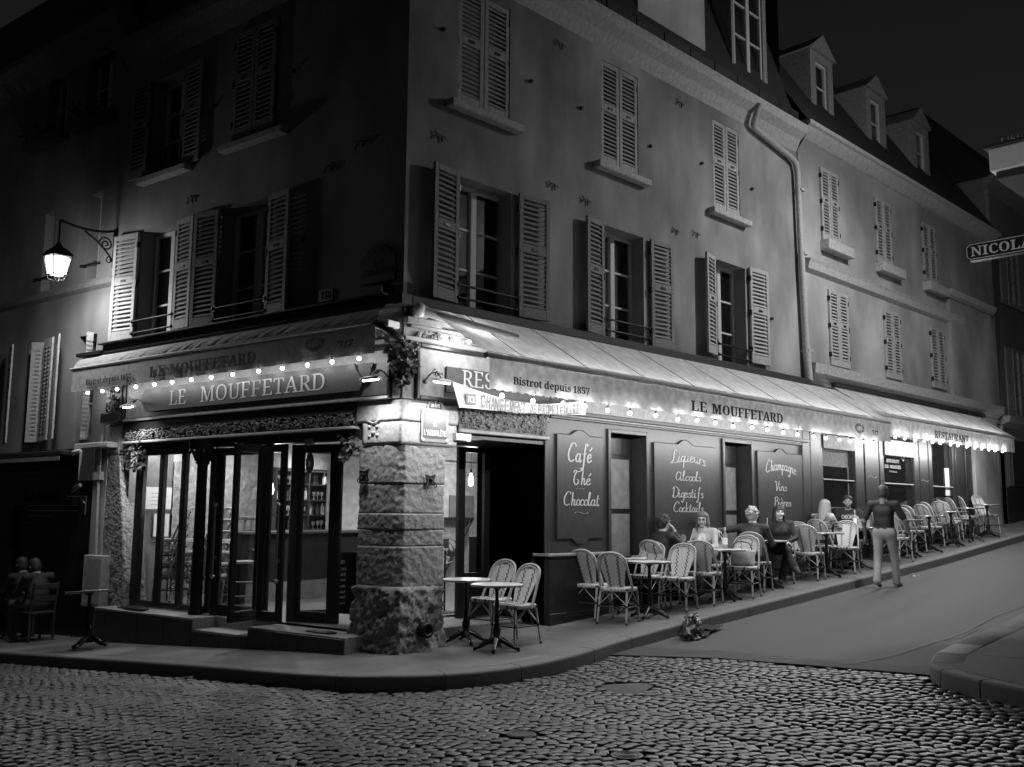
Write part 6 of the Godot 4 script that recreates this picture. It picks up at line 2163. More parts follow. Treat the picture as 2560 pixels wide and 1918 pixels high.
func build_lights():
	lantern("wall_lantern", "lit square wall lantern on a scrolled iron arm over the left street", XL * Transform3D(Basis.IDENTITY, V(-6.15, 5.58, .0)), V(0, -.20, .90), LANTERN_L)
	lantern("wall_lantern", "street lantern on the wall across the side street, just outside the picture at the upper right", Transform3D(Basis(Vector3.UP, PI), V(9.4, 9.3, 6.19)), V(0, -.20, 1.75), LANTERN_R)
	gooseneck("sign lamp at the right end of the left fascia beside the garland", XL * Transform3D(Basis.IDENTITY, V(-.14, 2.995, .05)))
	gooseneck("sign lamp at the far left end of the left fascia", XL * Transform3D(Basis.IDENTITY, V(-4.95, 2.975, .06)))
	gooseneck("sign lamp above the blue street plate on the right fascia", Transform3D(Basis.IDENTITY, V(.31, 2.995, .05)))
	var l := []
	for u in [6.17, 5.77, 5.38, 4.90, 4.45, 4.03, 3.59, 3.16, 2.71, 2.19, 1.74, 1.28, .85, .40]: l.push_back(V(-u, 3.295, .285))
	light_string("string of round bulbs along the left street valance", XL, l, .05, .06)
	var r := [V(.74, 3.55, .33)]
	for x in [.48, .97, 1.48, 1.87, 2.30, 2.74, 3.28, 3.77, 4.22, 4.67, 5.13, 5.64, 6.07, 6.54, 6.98, 7.50, 7.91, 8.39, 8.78, 9.26, 9.68]: r.push_back(V(x, 2.815 - .015 * (int(x * 10) % 2), 1.16))
	light_string("string of round bulbs along the long awning's valance over the terrace", XR, r, .30, BULB)
	var q := []
	for x in [11.29, 11.72, 12.21, 12.66, 13.07, 13.47, 14.02, 14.42, 14.92, 15.39, 15.81, 16.26, 16.65, 17.15]: q.push_back(V(x, 3.035 + .004 * (x - 11), .86))
	light_string("string of round bulbs along the second awning's valance", XR, q, .24, BULB)
	# garland of carved vines over the corner
	var g := thing("corner_garland", "carved garland of leaves and grapes hanging on the corner under the awnings", "carving", Transform3D(Basis(Vector3.UP, deg_to_rad(-41)), V(.0, 3.50, .02)))
	part(g, "bunch", garland(Transform3D.IDENTITY, .36, .52, 330, 51), M.frieze, Transform3D.IDENTITY, "stuff")
	var mb := MB.new()
	var hn := curve([V(-.34, .17, .14), V(-.22, .13, .17), V(-.10, .05, .15), V(.0, .0, .10)], 6)
	mb.tube(hn, [.012, .02, .028, .034, .038, .042, .045, .048, .05, .05, .05, .05, .048, .045, .042, .04, .035, .03, .02], 8)
	part(g, "carved_horn", mb.mesh(), M.fascia_dark)
	# pendants inside
	for p in [[L(3.9, 2.02, -1.38), "bare pendant bulb hanging inside behind the folding doors"], [V(5.0, 2.26, -4.2), "bare pendant bulb hanging inside the recessed doorway"]]:
		var t := thing("pendant_lamp", p[1], "pendant lamp", Transform3D(Basis.IDENTITY, p[0]))
		mb = MB.new()
		mb.lathe([Vector2(.001, -.24), Vector2(.035, -.22), Vector2(.05, -.16), Vector2(.035, -.07), Vector2(.018, .0), Vector2(.001, .001)], 10)
		part(t, "bulb", mb.mesh(), M.glow)
		mb = MB.new()
		mb.tube([V(0, .0, 0), V(0, .07, 0)], .02, 6)
		mb.tube([V(0, .06, 0), V(0, 2.85 - p[0].y, 0)], .005, 4)
		part(t, "cord", mb.mesh(), M.black)
		omni(p[0] + V(0, -.15, 0), 1.1, .05)
	# ceiling spots of the bar
	for p in [L(4.9, 2.80, -1.6), L(5.0, 2.80, -3.4), L(3.0, 2.80, -2.6), V(3.6, 2.80, -3.6), V(7.0, 2.80, -3.6), L(5.2, 2.8, -.5), V(13.0, 3.8, -1.8)]:
		var t := thing("ceiling_spot", "small round ceiling light inside the bistro", "ceiling light", Transform3D(Basis.IDENTITY, p), "ceiling lights inside the bistro")
		mb = MB.new()
		mb.lathe([Vector2(.06, .0), Vector2(.07, .03), Vector2(.07, .055)], 12)
		part(t, "ring", mb.mesh(), M.white)
		mb = MB.new()
		mb.lathe([Vector2(.001, .005), Vector2(.055, .006), Vector2(.055, .02), Vector2(.001, .021)], 12)
		part(t, "bulb", mb.mesh(), M.glow)
		spot(p + V(0, -.02, 0), V(0, -1, 0), 2.2 if p.x < 9 else .7, 75, .05)

# ---------------------------------------------------------------- terrace furniture
func make_chair(label: String) -> Node3D:
	# a plaited bistro armless chair; +z is the way one faces
	var t := thing("bistro_chair", label, "chair", Transform3D.IDENTITY, "plaited bistro chairs")
	var mb := MB.new()
	var rows := []
	# seat: a cushion-like plaited slab with round corners
	for lv in [[.92, .405], [1.0, .415], [1.0, .445], [.97, .455], [.6, .458], [.02, .452]]:
		for k in 24:
			var a := TAU * k / 24
			var c := V(signf(cos(a)) * pow(absf(cos(a)), .5), 0, signf(sin(a)) * pow(absf(sin(a)), .5))
			rows.push_back(V(c.x * .215 * lv[0] * (1.0 + .06 * c.z), lv[1], c.z * .21 * lv[0]))
	mb.grid(rows, 24, true, true)
	for k in mb.v.size(): mb.uv.push_back(Vector2(mb.v[k].x, mb.v[k].z) * 5.0)
	fix(mb)
	var seat := part(t, "seat", mb.mesh(), M.weave)
	mb = MB.new()
	for sx in [-.085, .085]:
		for k in 9: mb.box(V(sx - .006, .448, -.185 + k * .043), V(sx + .006, .4615, -.185 + k * .043 + .024))
		mb.box(V(sx - .012, .41, .205), V(sx + .012, .452, .217))
	part(seat, "stitching", mb.mesh(), M.rattan_dark)
	# back: plaited panel inside an arch that leans backwards
	var lean := func(x, h): return V(x, .44 + h, -.06 - h * .42)
	var arch := func(hw, top, n):
		var o := []
		for k in n + 1:
			var a = PI * k / n
			o.push_back(lean.call(cos(a) * hw, top - .15 + .15 * pow(sin(a), .75)))
		return o
	mb = MB.new()
	var pts = [lean.call(.222, -.02), lean.call(.215, .12), lean.call(.20, .24)] + arch.call(.195, .46, 12) + [lean.call(-.20, .24), lean.call(-.215, .12), lean.call(-.222, -.02)]
	mb.tube(pts, .0155, 6)
	part(t, "back_frame", mb.mesh(), M.rattan)
	mb = MB.new()
	mb.tube([lean.call(.190, .22)] + arch.call(.172, .435, 12) + [lean.call(-.190, .22)], .010, 5)
	part(t, "inner_hoop", mb.mesh(), M.rattan)
	mb = MB.new()
	rows = []
	var nn := 11
	for r in 11:
		var h := lerpf(.02, .43, r / 10.0)
		var hw := lerpf(.115, .172, clampf((h - .02) / .24, 0, 1))
		if h > .285: hw = .172 * pow(maxf(0.0, 1.0 - pow((h - .285) / .15, 2.2)), .55) + .0
		for k in nn:
			var q := lerpf(-1, 1, k / (nn - 1.0))
			rows.push_back(lean.call(hw * q, h) + V(0, 0, -.018 * (1 - q * q)))
	mb.grid(rows, nn, false, false)
	for k in rows.size(): mb.uv.push_back(Vector2(rows[k].x, rows[k].y) * 5.0)
	var bp := part(t, "back_panel", mb.mesh(), M.weave)
	mb = MB.new()
	for sx in [-.075, .075]:
		for k in 15:
			var h := .035 + k * .0255
			var c: Vector3 = lean.call(sx * (.85 + .25 * h / .4), h) + V(0, 0, -.018 * (1 - .2))
			var off := .008 * (1 if k % 2 else -1)
			for s in [1, -1]: mb.box(c + V(off - .006, -.011, s * .006 - .003), c + V(off + .006, .011, s * .006 + .003))
	part(bp, "stitching", mb.mesh(), M.rattan_dark)
	# legs with dark bindings, a ring of stretchers, arched braces
	var feet := [V(-.205, 0, .20), V(.205, 0, .20), V(-.20, 0, -.225), V(.20, 0, -.225)]
	var tops := [V(-.185, .43, .175), V(.185, .43, .175), V(-.18, .44, -.15), V(.18, .44, -.15)]
	for k in 4:
		mb = MB.new()
		mb.tube([feet[k], tops[k].lerp(feet[k], .5), tops[k]], [.0125, .0145, .0155], 6)
		var lg := part(t, "leg", mb.mesh(), M.rattan)
		mb = MB.new()
		for q in [.02, .50, .97]:
			var c: Vector3 = feet[k].lerp(tops[k], q)
			mb.tube([c - (tops[k] - feet[k]) * .03, c + (tops[k] - feet[k]) * .03], .018, 6)
		part(lg, "binding", mb.mesh(), M.rattan_dark)
	mb = MB.new()
	for e in [[0, 1], [1, 3], [3, 2], [2, 0]]:
		mb.tube([feet[e[0]].lerp(tops[e[0]], .48), feet[e[1]].lerp(tops[e[1]], .48)], .009, 5)
	part(t, "stretcher", mb.mesh(), M.rattan_dark)
	mb = MB.new()
	for e in [[0, 1], [1, 3], [3, 2], [2, 0]]:
		var a: Vector3 = feet[e[0]].lerp(tops[e[0]], .55)
		var b: Vector3 = feet[e[1]].lerp(tops[e[1]], .55)
		var m := (a + b) / 2
		m.y = .40
		mb.tube(curve([a, a.lerp(m, .75), m, b.lerp(m, .75), b], 3), .007, 5)
	part(t, "brace", mb.mesh(), M.rattan)
	return t

func fix(mb: MB):
	# the sheet was wound by hand: turn every normal outwards from the seat's middle
	for k in mb.n.size():
		var o := mb.v[k] - V(0, .43, 0)
		if absf(mb.n[k].y) > .6:
			if (mb.n[k].y > 0) != (o.y > 0): mb.n[k] = -mb.n[k]
		elif mb.n[k].dot(o) < 0: mb.n[k] = -mb.n[k]
	for k in range(0, mb.i.size(), 3):
		var a := mb.v[mb.i[k]]
		var b := mb.v[mb.i[k + 1]]
		var c := mb.v[mb.i[k + 2]]
		var want := mb.n[mb.i[k]] + mb.n[mb.i[k + 1]] + mb.n[mb.i[k + 2]]
		if (b - a).cross(c - a).dot(want) > 0:
			var s := mb.i[k + 1]
			mb.i[k + 1] = mb.i[k + 2]
			mb.i[k + 2] = s

func make_table(label: String) -> Node3D:
	var t := thing("bistro_table", label, "table", Transform3D.IDENTITY, "round bistro tables")
	var mb := MB.new()
	mb.lathe([Vector2(.001, .712), Vector2(.285, .712), Vector2(.297, .718), Vector2(.297, .732), Vector2(.290, .737), Vector2(.001, .737)], 40)
	var top := part(t, "table_top", mb.mesh(), M.marble)
	mb = MB.new()
	mb.lathe([Vector2(.296, .710), Vector2(.302, .712), Vector2(.302, .733), Vector2(.296, .735)], 40)
	part(top, "rim", mb.mesh(), M.steel)
	mb = MB.new()
	mb.lathe([Vector2(.05, .06), Vector2(.06, .10), Vector2(.03, .14), Vector2(.042, .18), Vector2(.048, .23), Vector2(.03, .28), Vector2(.026, .34), Vector2(.034, .36), Vector2(.024, .40), Vector2(.022, .50), Vector2(.028, .53), Vector2(.02, .56), Vector2(.022, .66), Vector2(.06, .705), Vector2(.10, .711)], 12)
	part(t, "column", mb.mesh(), M.dark_iron)
	for k in 4:
		var a := TAU * k / 4 + .5
		var d := V(cos(a), 0, sin(a))
		mb = MB.new()
		mb.tube(curve([d * .03 + V(0, .12, 0), d * .10 + V(0, .09, 0), d * .18 + V(0, .045, 0), d * .245 + V(0, .022, 0), d * .265 + V(0, .02, 0)], 4), [.03, .03, .028, .026, .026, .025, .024, .022, .021, .02, .02, .02, .022, .024, .026, .024, .016], 6)
		mb.tube(curve([d * .05 + V(0, .15, 0), d * .12 + V(0, .115, 0), d * .2 + V(0, .06, 0)], 4), .008, 4)
		part(t, "foot", mb.mesh(), M.dark_iron)
	return t

func ground_at(x: float, z: float) -> Vector3:
	return V(x, pav(x, z), z)

func build_furniture():
	var tb := make_table("white round table nearest the stone pillar, the one further in towards the doorway")
	tb.transform = Transform3D(Basis.IDENTITY, ground_at(1.0, .06))
	var tables := [
		["white round table before the doorway, nearer the kerb of the pair by the pillar", .92, .66],
		["empty white round table at the near end of the terrace beside the lower wall", 3.72, .70],
		["round table with an ashtray tucked against the stall riser at the near end", 3.86, .20],
		["round table with a pale bottle in front of the seated couple", 5.56, .70],
		["round table against the wall between the curly man and the woman in glasses", 5.24, .12],
		["round table with a tall wine glass by the woman with crossed legs", 7.06, .55],
		["empty white round table to the right of the woman with crossed legs", 8.78, .66],
		["round table with drinks by the long-haired woman, behind the walking man", 10.02, .62],
		["first empty round table to the right of the walking man", 12.23, .62],
		["second empty round table to the right of the walking man", 13.3, .62],
		["third empty round table to the right of the walking man", 14.47, .62],
		["fourth empty round table to the right of the walking man", 15.55, .62],
		["last round table at the far end of the terrace", 16.64, .62],
		["lone tilted round table on the pavement before the left pillar", 0, 0],
	]
	for q in tables:
		var at := Transform3D(Basis(Vector3.UP, rng.randf() * 3), ground_at(q[1], q[2]))
		if q[1] == 0:
			var p := L(4.84, 0, .78)
			p.y = pav(p.x, p.z) + .004
			at = Transform3D(Basis(LN, deg_to_rad(6.0)) * Basis(Vector3.UP, 1.0), p)
		copy_of(tb, "bistro_table", q[0], at, "round bistro tables")
	var ch := make_chair("plaited chair behind the inner table by the pillar, its back to the doorway")
	ch.transform = yaw_at(ground_at(1.50, -.02), V(-1, 0, .05))
	var W := V(-1, 0, .05)
	var Ea := V(1, 0, -.05)
	var list := [
		["plaited chair behind the outer table by the pillar, in front of the dark door reveal", 1.36, .52, V(-1, 0, -.05)],
		["plaited chair seen from behind at the near end, the one against the stall riser", 3.20, .14, V(1, 0, -.1)],
		["plaited chair seen from behind at the near end, the one nearer the kerb", 3.16, .62, V(1, 0, -.28)],
		["plaited chair facing the empty near table, its stitched back turned to us", 4.42, .66, V(-1, 0, .22)],
		["plaited chair against the wall to the right of the ashtray table", 4.32, .18, V(-1, 0, .1)],
		["plaited chair under the curly-haired man in the dark jacket", 4.72, .14, V(1, 0, .05)],
		["plaited chair seen from behind in front of the woman in glasses", 5.08, .66, V(1, 0, -.3)],
		["plaited chair holding a pale bag to the right of the couple's table", 5.98, .74, V(-1, 0, .25)],
		["plaited chair under the woman in glasses", 5.86, .16, V(-1, 0, .15)],
		["plaited chair seen from behind under the fair curly-haired man", 6.60, .58, V(1, 0, -.25)],
		["plaited chair beside the fair curly-haired man, under his outstretched arm", 6.36, .12, V(1, 0, .1)],
		["plaited chair under the woman with crossed legs", 7.66, .42, V(-1, 0, .5)],
		["plaited chair seen from behind just right of the woman with crossed legs", 8.24, .62, V(1, 0, -.2)],
		["plaited chair by the wall behind the woman with crossed legs", 8.62, .16, V(-1, 0, .3)],
		["plaited chair facing left between the empty table and the walking man", 9.36, .70, V(-1, 0, .25)],
		["plaited chair under the long-haired woman", 9.42, .30, V(1, 0, .15)],
		["plaited chair under the man facing us beside the long-haired woman", 10.52, .22, V(-1, 0, .35)],
		["plaited chair half hidden by the walking man, at the wall", 11.62, .26, V(1, 0, .25)],
		["plaited chair half hidden by the walking man, nearer the kerb", 11.45, .72, V(1, 0, .2)],
		["plaited chair drawn up to the first far table, by the wall", 12.80, .24, V(1, 0, .5)],
		["plaited chair drawn up to the first far table, near the kerb", 11.96, .40, V(1, 0, .4)],
		["plaited chair drawn up to the second far table, by the wall", 13.62, .20, V(1, 0, .5)],
		["plaited chair drawn up to the second far table, in front", 13.0, .36, V(1, 0, .4)],
		["plaited chair drawn up to the third far table, by the wall", 14.6, .18, V(1, 0, .5)],
		["plaited chair drawn up to the third far table, in front", 14.0, .34, V(1, 0, .4)],
		["plaited chair drawn up to the fourth far table, turned sideways", 15.0, .30, V(1, 0, .1)],
		["plaited chair drawn up to the fourth far table, its arched back facing us", 15.5, .22, V(.6, 0, .8)],
		["plaited chair by the wall between the last two tables", 16.1, .16, V(.8, 0, .6)],
		["plaited chair at the last table of the terrace", 16.75, .14, V(.8, 0, .6)],
		["plaited chair beyond the last table, at the end of the terrace", 17.2, .40, V(-.3, 0, 1)],
	]
	for q in list: copy_of(ch, "bistro_chair", q[0], yaw_at(ground_at(q[1], q[2]), q[3]), "plaited bistro chairs")
	# stacked inside behind the left glazing
	for s in 2:
		for k in 4:
			var p: Vector3 = [L(4.98, .20, -.55), L(4.36, .20, -.72)][s]
			var d: Vector3 = (LD + LN * [.35, .15][s]).normalized()
			var at := yaw_at(p + V(0, .165 * k, 0) - d * .015 * k, d)
			var order: String = ["bottom", "second", "third", "top"][k]
			copy_of(ch, "stacked_chair", "%s plaited chair of the stack behind the %s pane of the left glazing" % [order, ["first", "middle"][s]], at, "plaited chairs stacked indoors")

# ---------------------------------------------------------------- small things
func wine_glass(at: Vector3, label: String, h := .21, straw := false, drink := .05):
	var t := thing("wine_glass", label, "glass", Transform3D(Basis.IDENTITY, at))
	var mb := MB.new()
	var s := h / .21
	mb.lathe([Vector2(.034, .0), Vector2(.006, .006), Vector2(.005, .09 * s), Vector2(.03, .115 * s), Vector2(.040, .15 * s), Vector2(.036, .19 * s), Vector2(.031, .21 * s)], 14)
	part(t, "bowl", mb.mesh(), M.glass_thin)
	mb = MB.new()
	mb.lathe([Vector2(.001, .10 * s), Vector2(.026, .115 * s), Vector2(.036, (.10 + drink) * s), Vector2(.001, (.10 + drink) * s)], 12)
	part(t, "drink", mb.mesh(), M.drink)
	if straw:
		mb = MB.new()
		mb.tube([V(.0, .11 * s, 0), V(.03, .30 * s, .0)], .005, 5)
		part(t, "straw", mb.mesh(), M.white)

func tumbler(at: Vector3, label: String, r := .032, h := .09):
	var t := thing("tumbler", label, "glass", Transform3D(Basis.IDENTITY, at))
	var mb := MB.new()
	mb.lathe([Vector2(.001, .0), Vector2(r * .85, .0), Vector2(r, h)], 14)
	part(t, "glass", mb.mesh(), M.glass_thin)
	mb = MB.new()
	mb.lathe([Vector2(.001, .006), Vector2(r * .82, .006), Vector2(r * .9, h * .6), Vector2(.001, h * .6)], 12)
	part(t, "drink", mb.mesh(), M.drink)

func bottle(at: Vector3, label: String):
	var t := thing("wine_bottle", label, "bottle", Transform3D(Basis.IDENTITY, at))
	var mb := MB.new()
	mb.lathe([Vector2(.001, .0), Vector2(.036, .0), Vector2(.037, .19), Vector2(.014, .235), Vector2(.014, .30), Vector2(.001, .302)], 14)
	part(t, "body", mb.mesh(), M.drink)
	mb = MB.new()
	mb.lathe([Vector2(.0375, .05), Vector2(.0378, .06), Vector2(.0378, .14), Vector2(.0375, .15)], 14)
	part(t, "label", mb.mesh(), M.white)
	mb = MB.new()
	mb.lathe([Vector2(.0145, .26), Vector2(.0155, .265), Vector2(.0155, .302), Vector2(.001, .304)], 10)
	part(t, "capsule", mb.mesh(), M.trim)

func build_small_things():
	var gt := mat(0.6, 0.04)
	gt.transparency = BaseMaterial3D.TRANSPARENCY_ALPHA
	gt.albedo_color = Color(.85, .85, .85, .16)
	M.glass_thin = gt
	var top := func(x, z): return V(x, pav(x, z) + .737, z)
	tumbler(top.call(5.10, .22), "short glass on the wall-side table in front of the curly-haired man", .034, .085)
	wine_glass(top.call(5.24, .20), "wine glass on the wall-side table between the couple")
	tumbler(top.call(5.50, .66), "small glass with a drink on the couple's nearer table", .028, .08)
	bottle(top.call(5.70, .62), "pale wine bottle on the couple's nearer table")
	wine_glass(top.call(7.02, .55), "tall wine glass with a straw in front of the woman with crossed legs", .25, true, .07)
	tumbler(top.call(9.90, .78), "tall glass of ice nearest us on the table of the long-haired woman", .04, .16)
	tumbler(top.call(9.98, .70), "second tall glass on the table of the long-haired woman", .036, .15)
	tumbler(top.call(10.16, .78), "third glass on the table of the long-haired woman, beside the walking man", .036, .12)
	bottle(top.call(10.10, .56), "bottle with a pale label on the table of the long-haired woman")
	var a := thing("ashtray", "dark ashtray on the table against the stall riser", "ashtray", Transform3D(Basis.IDENTITY, top.call(3.86, .22)))
	var mb := MB.new()
	mb.lathe([Vector2(.001, .004), Vector2(.045, .004), Vector2(.06, .028), Vector2(.066, .028), Vector2(.06, .0)], 14)
	part(a, "dish", mb.mesh(), M.black)
	mb = MB.new()
	mb.box(V(.0, .0, -.05), V(.17, .012, .05), Transform3D(Basis(Vector3.UP, .5), top.call(3.98, .24)), .003)
	meta(part(self, "menu_card", mb.mesh(), M.inner_grey), "small folded card beside the ashtray on the wall-side table", "card")
	# bag on the chair
	var bg := thing("shoulder_bag", "pale grey shoulder bag on the chair at the couple's table", "bag", yaw_at(ground_at(5.96, .75) + V(0, .46, 0), V(-1, 0, .25)))
	mb = MB.new()
	mb.box(V(-.17, .0, -.09), V(.17, .25, .07), Transform3D(Basis(V(1, 0, 0), -.12), Vector3.ZERO), .05)
	part(bg, "body", mb.mesh(), M.inner_wall)
	mb = MB.new()
	mb.tube(curve([V(-.15, .22, .0), V(-.1, .34, .02), V(.1, .34, .02), V(.15, .22, .0)], 5), .009, 5)
	part(bg, "handle", mb.mesh(), M.rattan_dark)
	# doormats on the step
	for q in [[-4.95, .14, .52, .18, "dark doormat of two overlapping pieces on the left step", .19], [-1.02, .16, .46, .16, "dark oval doormat on the right step by the pillar", .165]]:
		mb = MB.new()
		var out := PackedVector2Array()
		for k in 20:
			var an := TAU * k / 20
			out.push_back(Vector2(signf(cos(an)) * pow(absf(cos(an)), .6) * q[2] * .5, signf(sin(an)) * pow(absf(sin(an)), .6) * q[3] * .5))
		mb.prism(out, .0, .012)
		var m := thing("doormat", q[4], "doormat", XL * Transform3D(Basis(Vector3.UP, -.05), V(q[0], q[5], q[1])))
		part(m, "mat", mb.mesh(), M.panel_dark, Transform3D(Basis(V(1, 0, 0), -PI / 2), Vector3.ZERO))
		if q[0] < -3: part(m, "mat", mb.mesh(), M.panel_dark, Transform3D(Basis(V(1, 0, 0), -PI / 2), V(.24, .013, .05)))
	# rubbish bag in the gutter
	var bx := 3.62
	var bz := 1.47
	var rb := thing("rubbish_bag", "crumpled dark rubbish bag and wet cardboard lying in the gutter against the kerb", "rubbish bag", Transform3D(Basis(Vector3.UP, .32), V(bx, road(bx, bz), bz)))
	mb = MB.new()
	var rows := []
	var w := 28
	for r in 12:
		var s := r / 11.0
		for k in w:
			var an := TAU * k / w
			var rad := .17 * pow(sin(PI * (.06 + .94 * (1 - s * .92)) * .5 + .1), .5) * (1.25 - .55 * s)
			var cr := noise.get_noise_3d(cos(an) * 4.2, s * 5.0, sin(an) * 4.2)
			var cr2 := noise.get_noise_3d(cos(an) * 11, s * 14.0, sin(an) * 11)
			rad *= 1.0 + .5 * cr + .25 * cr2
			rows.push_back(V(cos(an) * rad * 1.25 - .10, s * .24 + .03 * cr, sin(an) * rad * .72))
	mb.grid(rows, w, true, false)
	part(rb, "bag", mb.mesh(), M.plastic_bag)
	for piece in [[.22, .18, .30, .10, .5], [.42, .05, .40, .14, -.1], [.12, .02, .55, .16, .1], [.55, .03, .34, .10, .25]]:
		mb = MB.new()
		rows = []
		for r in 7:
			for k in 12:
				var fx := lerpf(-.5, .5, k / 11.0)
				var fz := lerpf(-.5, .5, r / 6.0)
				rows.push_back(V(piece[0] + fx * piece[2], piece[1] * (1.0 + fx * .6) + .05 * absf(noise.get_noise_2d(fx * 6 + piece[0] * 20, fz * 6)) + .015, fz * piece[3] * 2 + .02))
		mb.grid(rows, 12, false, true)
		part(rb, "torn_sheet", mb.mesh(), M.plastic_bag, Transform3D(Basis(Vector3.UP, piece[4]), Vector3.ZERO))
	# scraps of paper
	for q in [["crumpled white paper in the gutter by the left kerb", L(1.5, 0, 1.58), .06], ["torn white scrap in the road by the far kerb", V(10.6, 0, 1.4), .09], ["small scrap of paper at the far right of the road", V(15.3, 0, 2.2), .07]]:
		mb = MB.new()
		for k in 7:
			var c = V(rng.randf_range(-1, 1), rng.randf_range(.1, .7), rng.randf_range(-1, 1)) * q[2] * .6
			var e1 = V(rng.randf_range(-1, 1), rng.randf_range(-.4, .4), rng.randf_range(-1, 1)) * q[2]
			var e2 = V(rng.randf_range(-1, 1), rng.randf_range(-.4, .6), rng.randf_range(-1, 1)) * q[2]
			mb.quad(c - e1 * .5, c + e2 * .5, c + e1 * .5, c - e2 * .5)
		var p: Vector3 = q[1]
		meta(part(self, "paper_scrap", mb.mesh(), M.paper, Transform3D(Basis.IDENTITY, V(p.x, road(p.x, p.z) + .015, p.z))), q[0], "litter")
	# vent brick with a pipe end under the inner table
	var st := thing("timber_chair", "plain wooden chair on the dark pavement before the closed shop", "chair", yaw_at(L(6.82, pav(L(6.82, 0, .5).x, L(6.82, 0, .5).z), .5), LD))
	part(st, "seat", boxm(V(-.2, .40, -.2), V(.2, .435, .2), .01), M.wood)
	for s in [[-1, -1, .86], [1, -1, .86], [-1, 1, .41], [1, 1, .41]]:
		mb = MB.new()
		mb.tube([V(s[0] * .18, 0, s[1] * .19), V(s[0] * .18, .42, s[1] * .18), V(s[0] * .18, s[2], s[1] * (.19 if s[2] < .5 else .26))], .019, 6)
		part(st, "leg", mb.mesh(), M.wood)
	for y in [.62, .80]: part(st, "back_slat", boxm(V(-.18, y - .04, -.26 + (.8 - y) * .2), V(.18, y + .04, -.235 + (.8 - y) * .2), .006), M.wood)
	for s in [-1, 1]: part(st, "side_rail", boxm(V(s * .18 - .01, .22, -.19), V(s * .18 + .01, .25, .19)), M.wood)

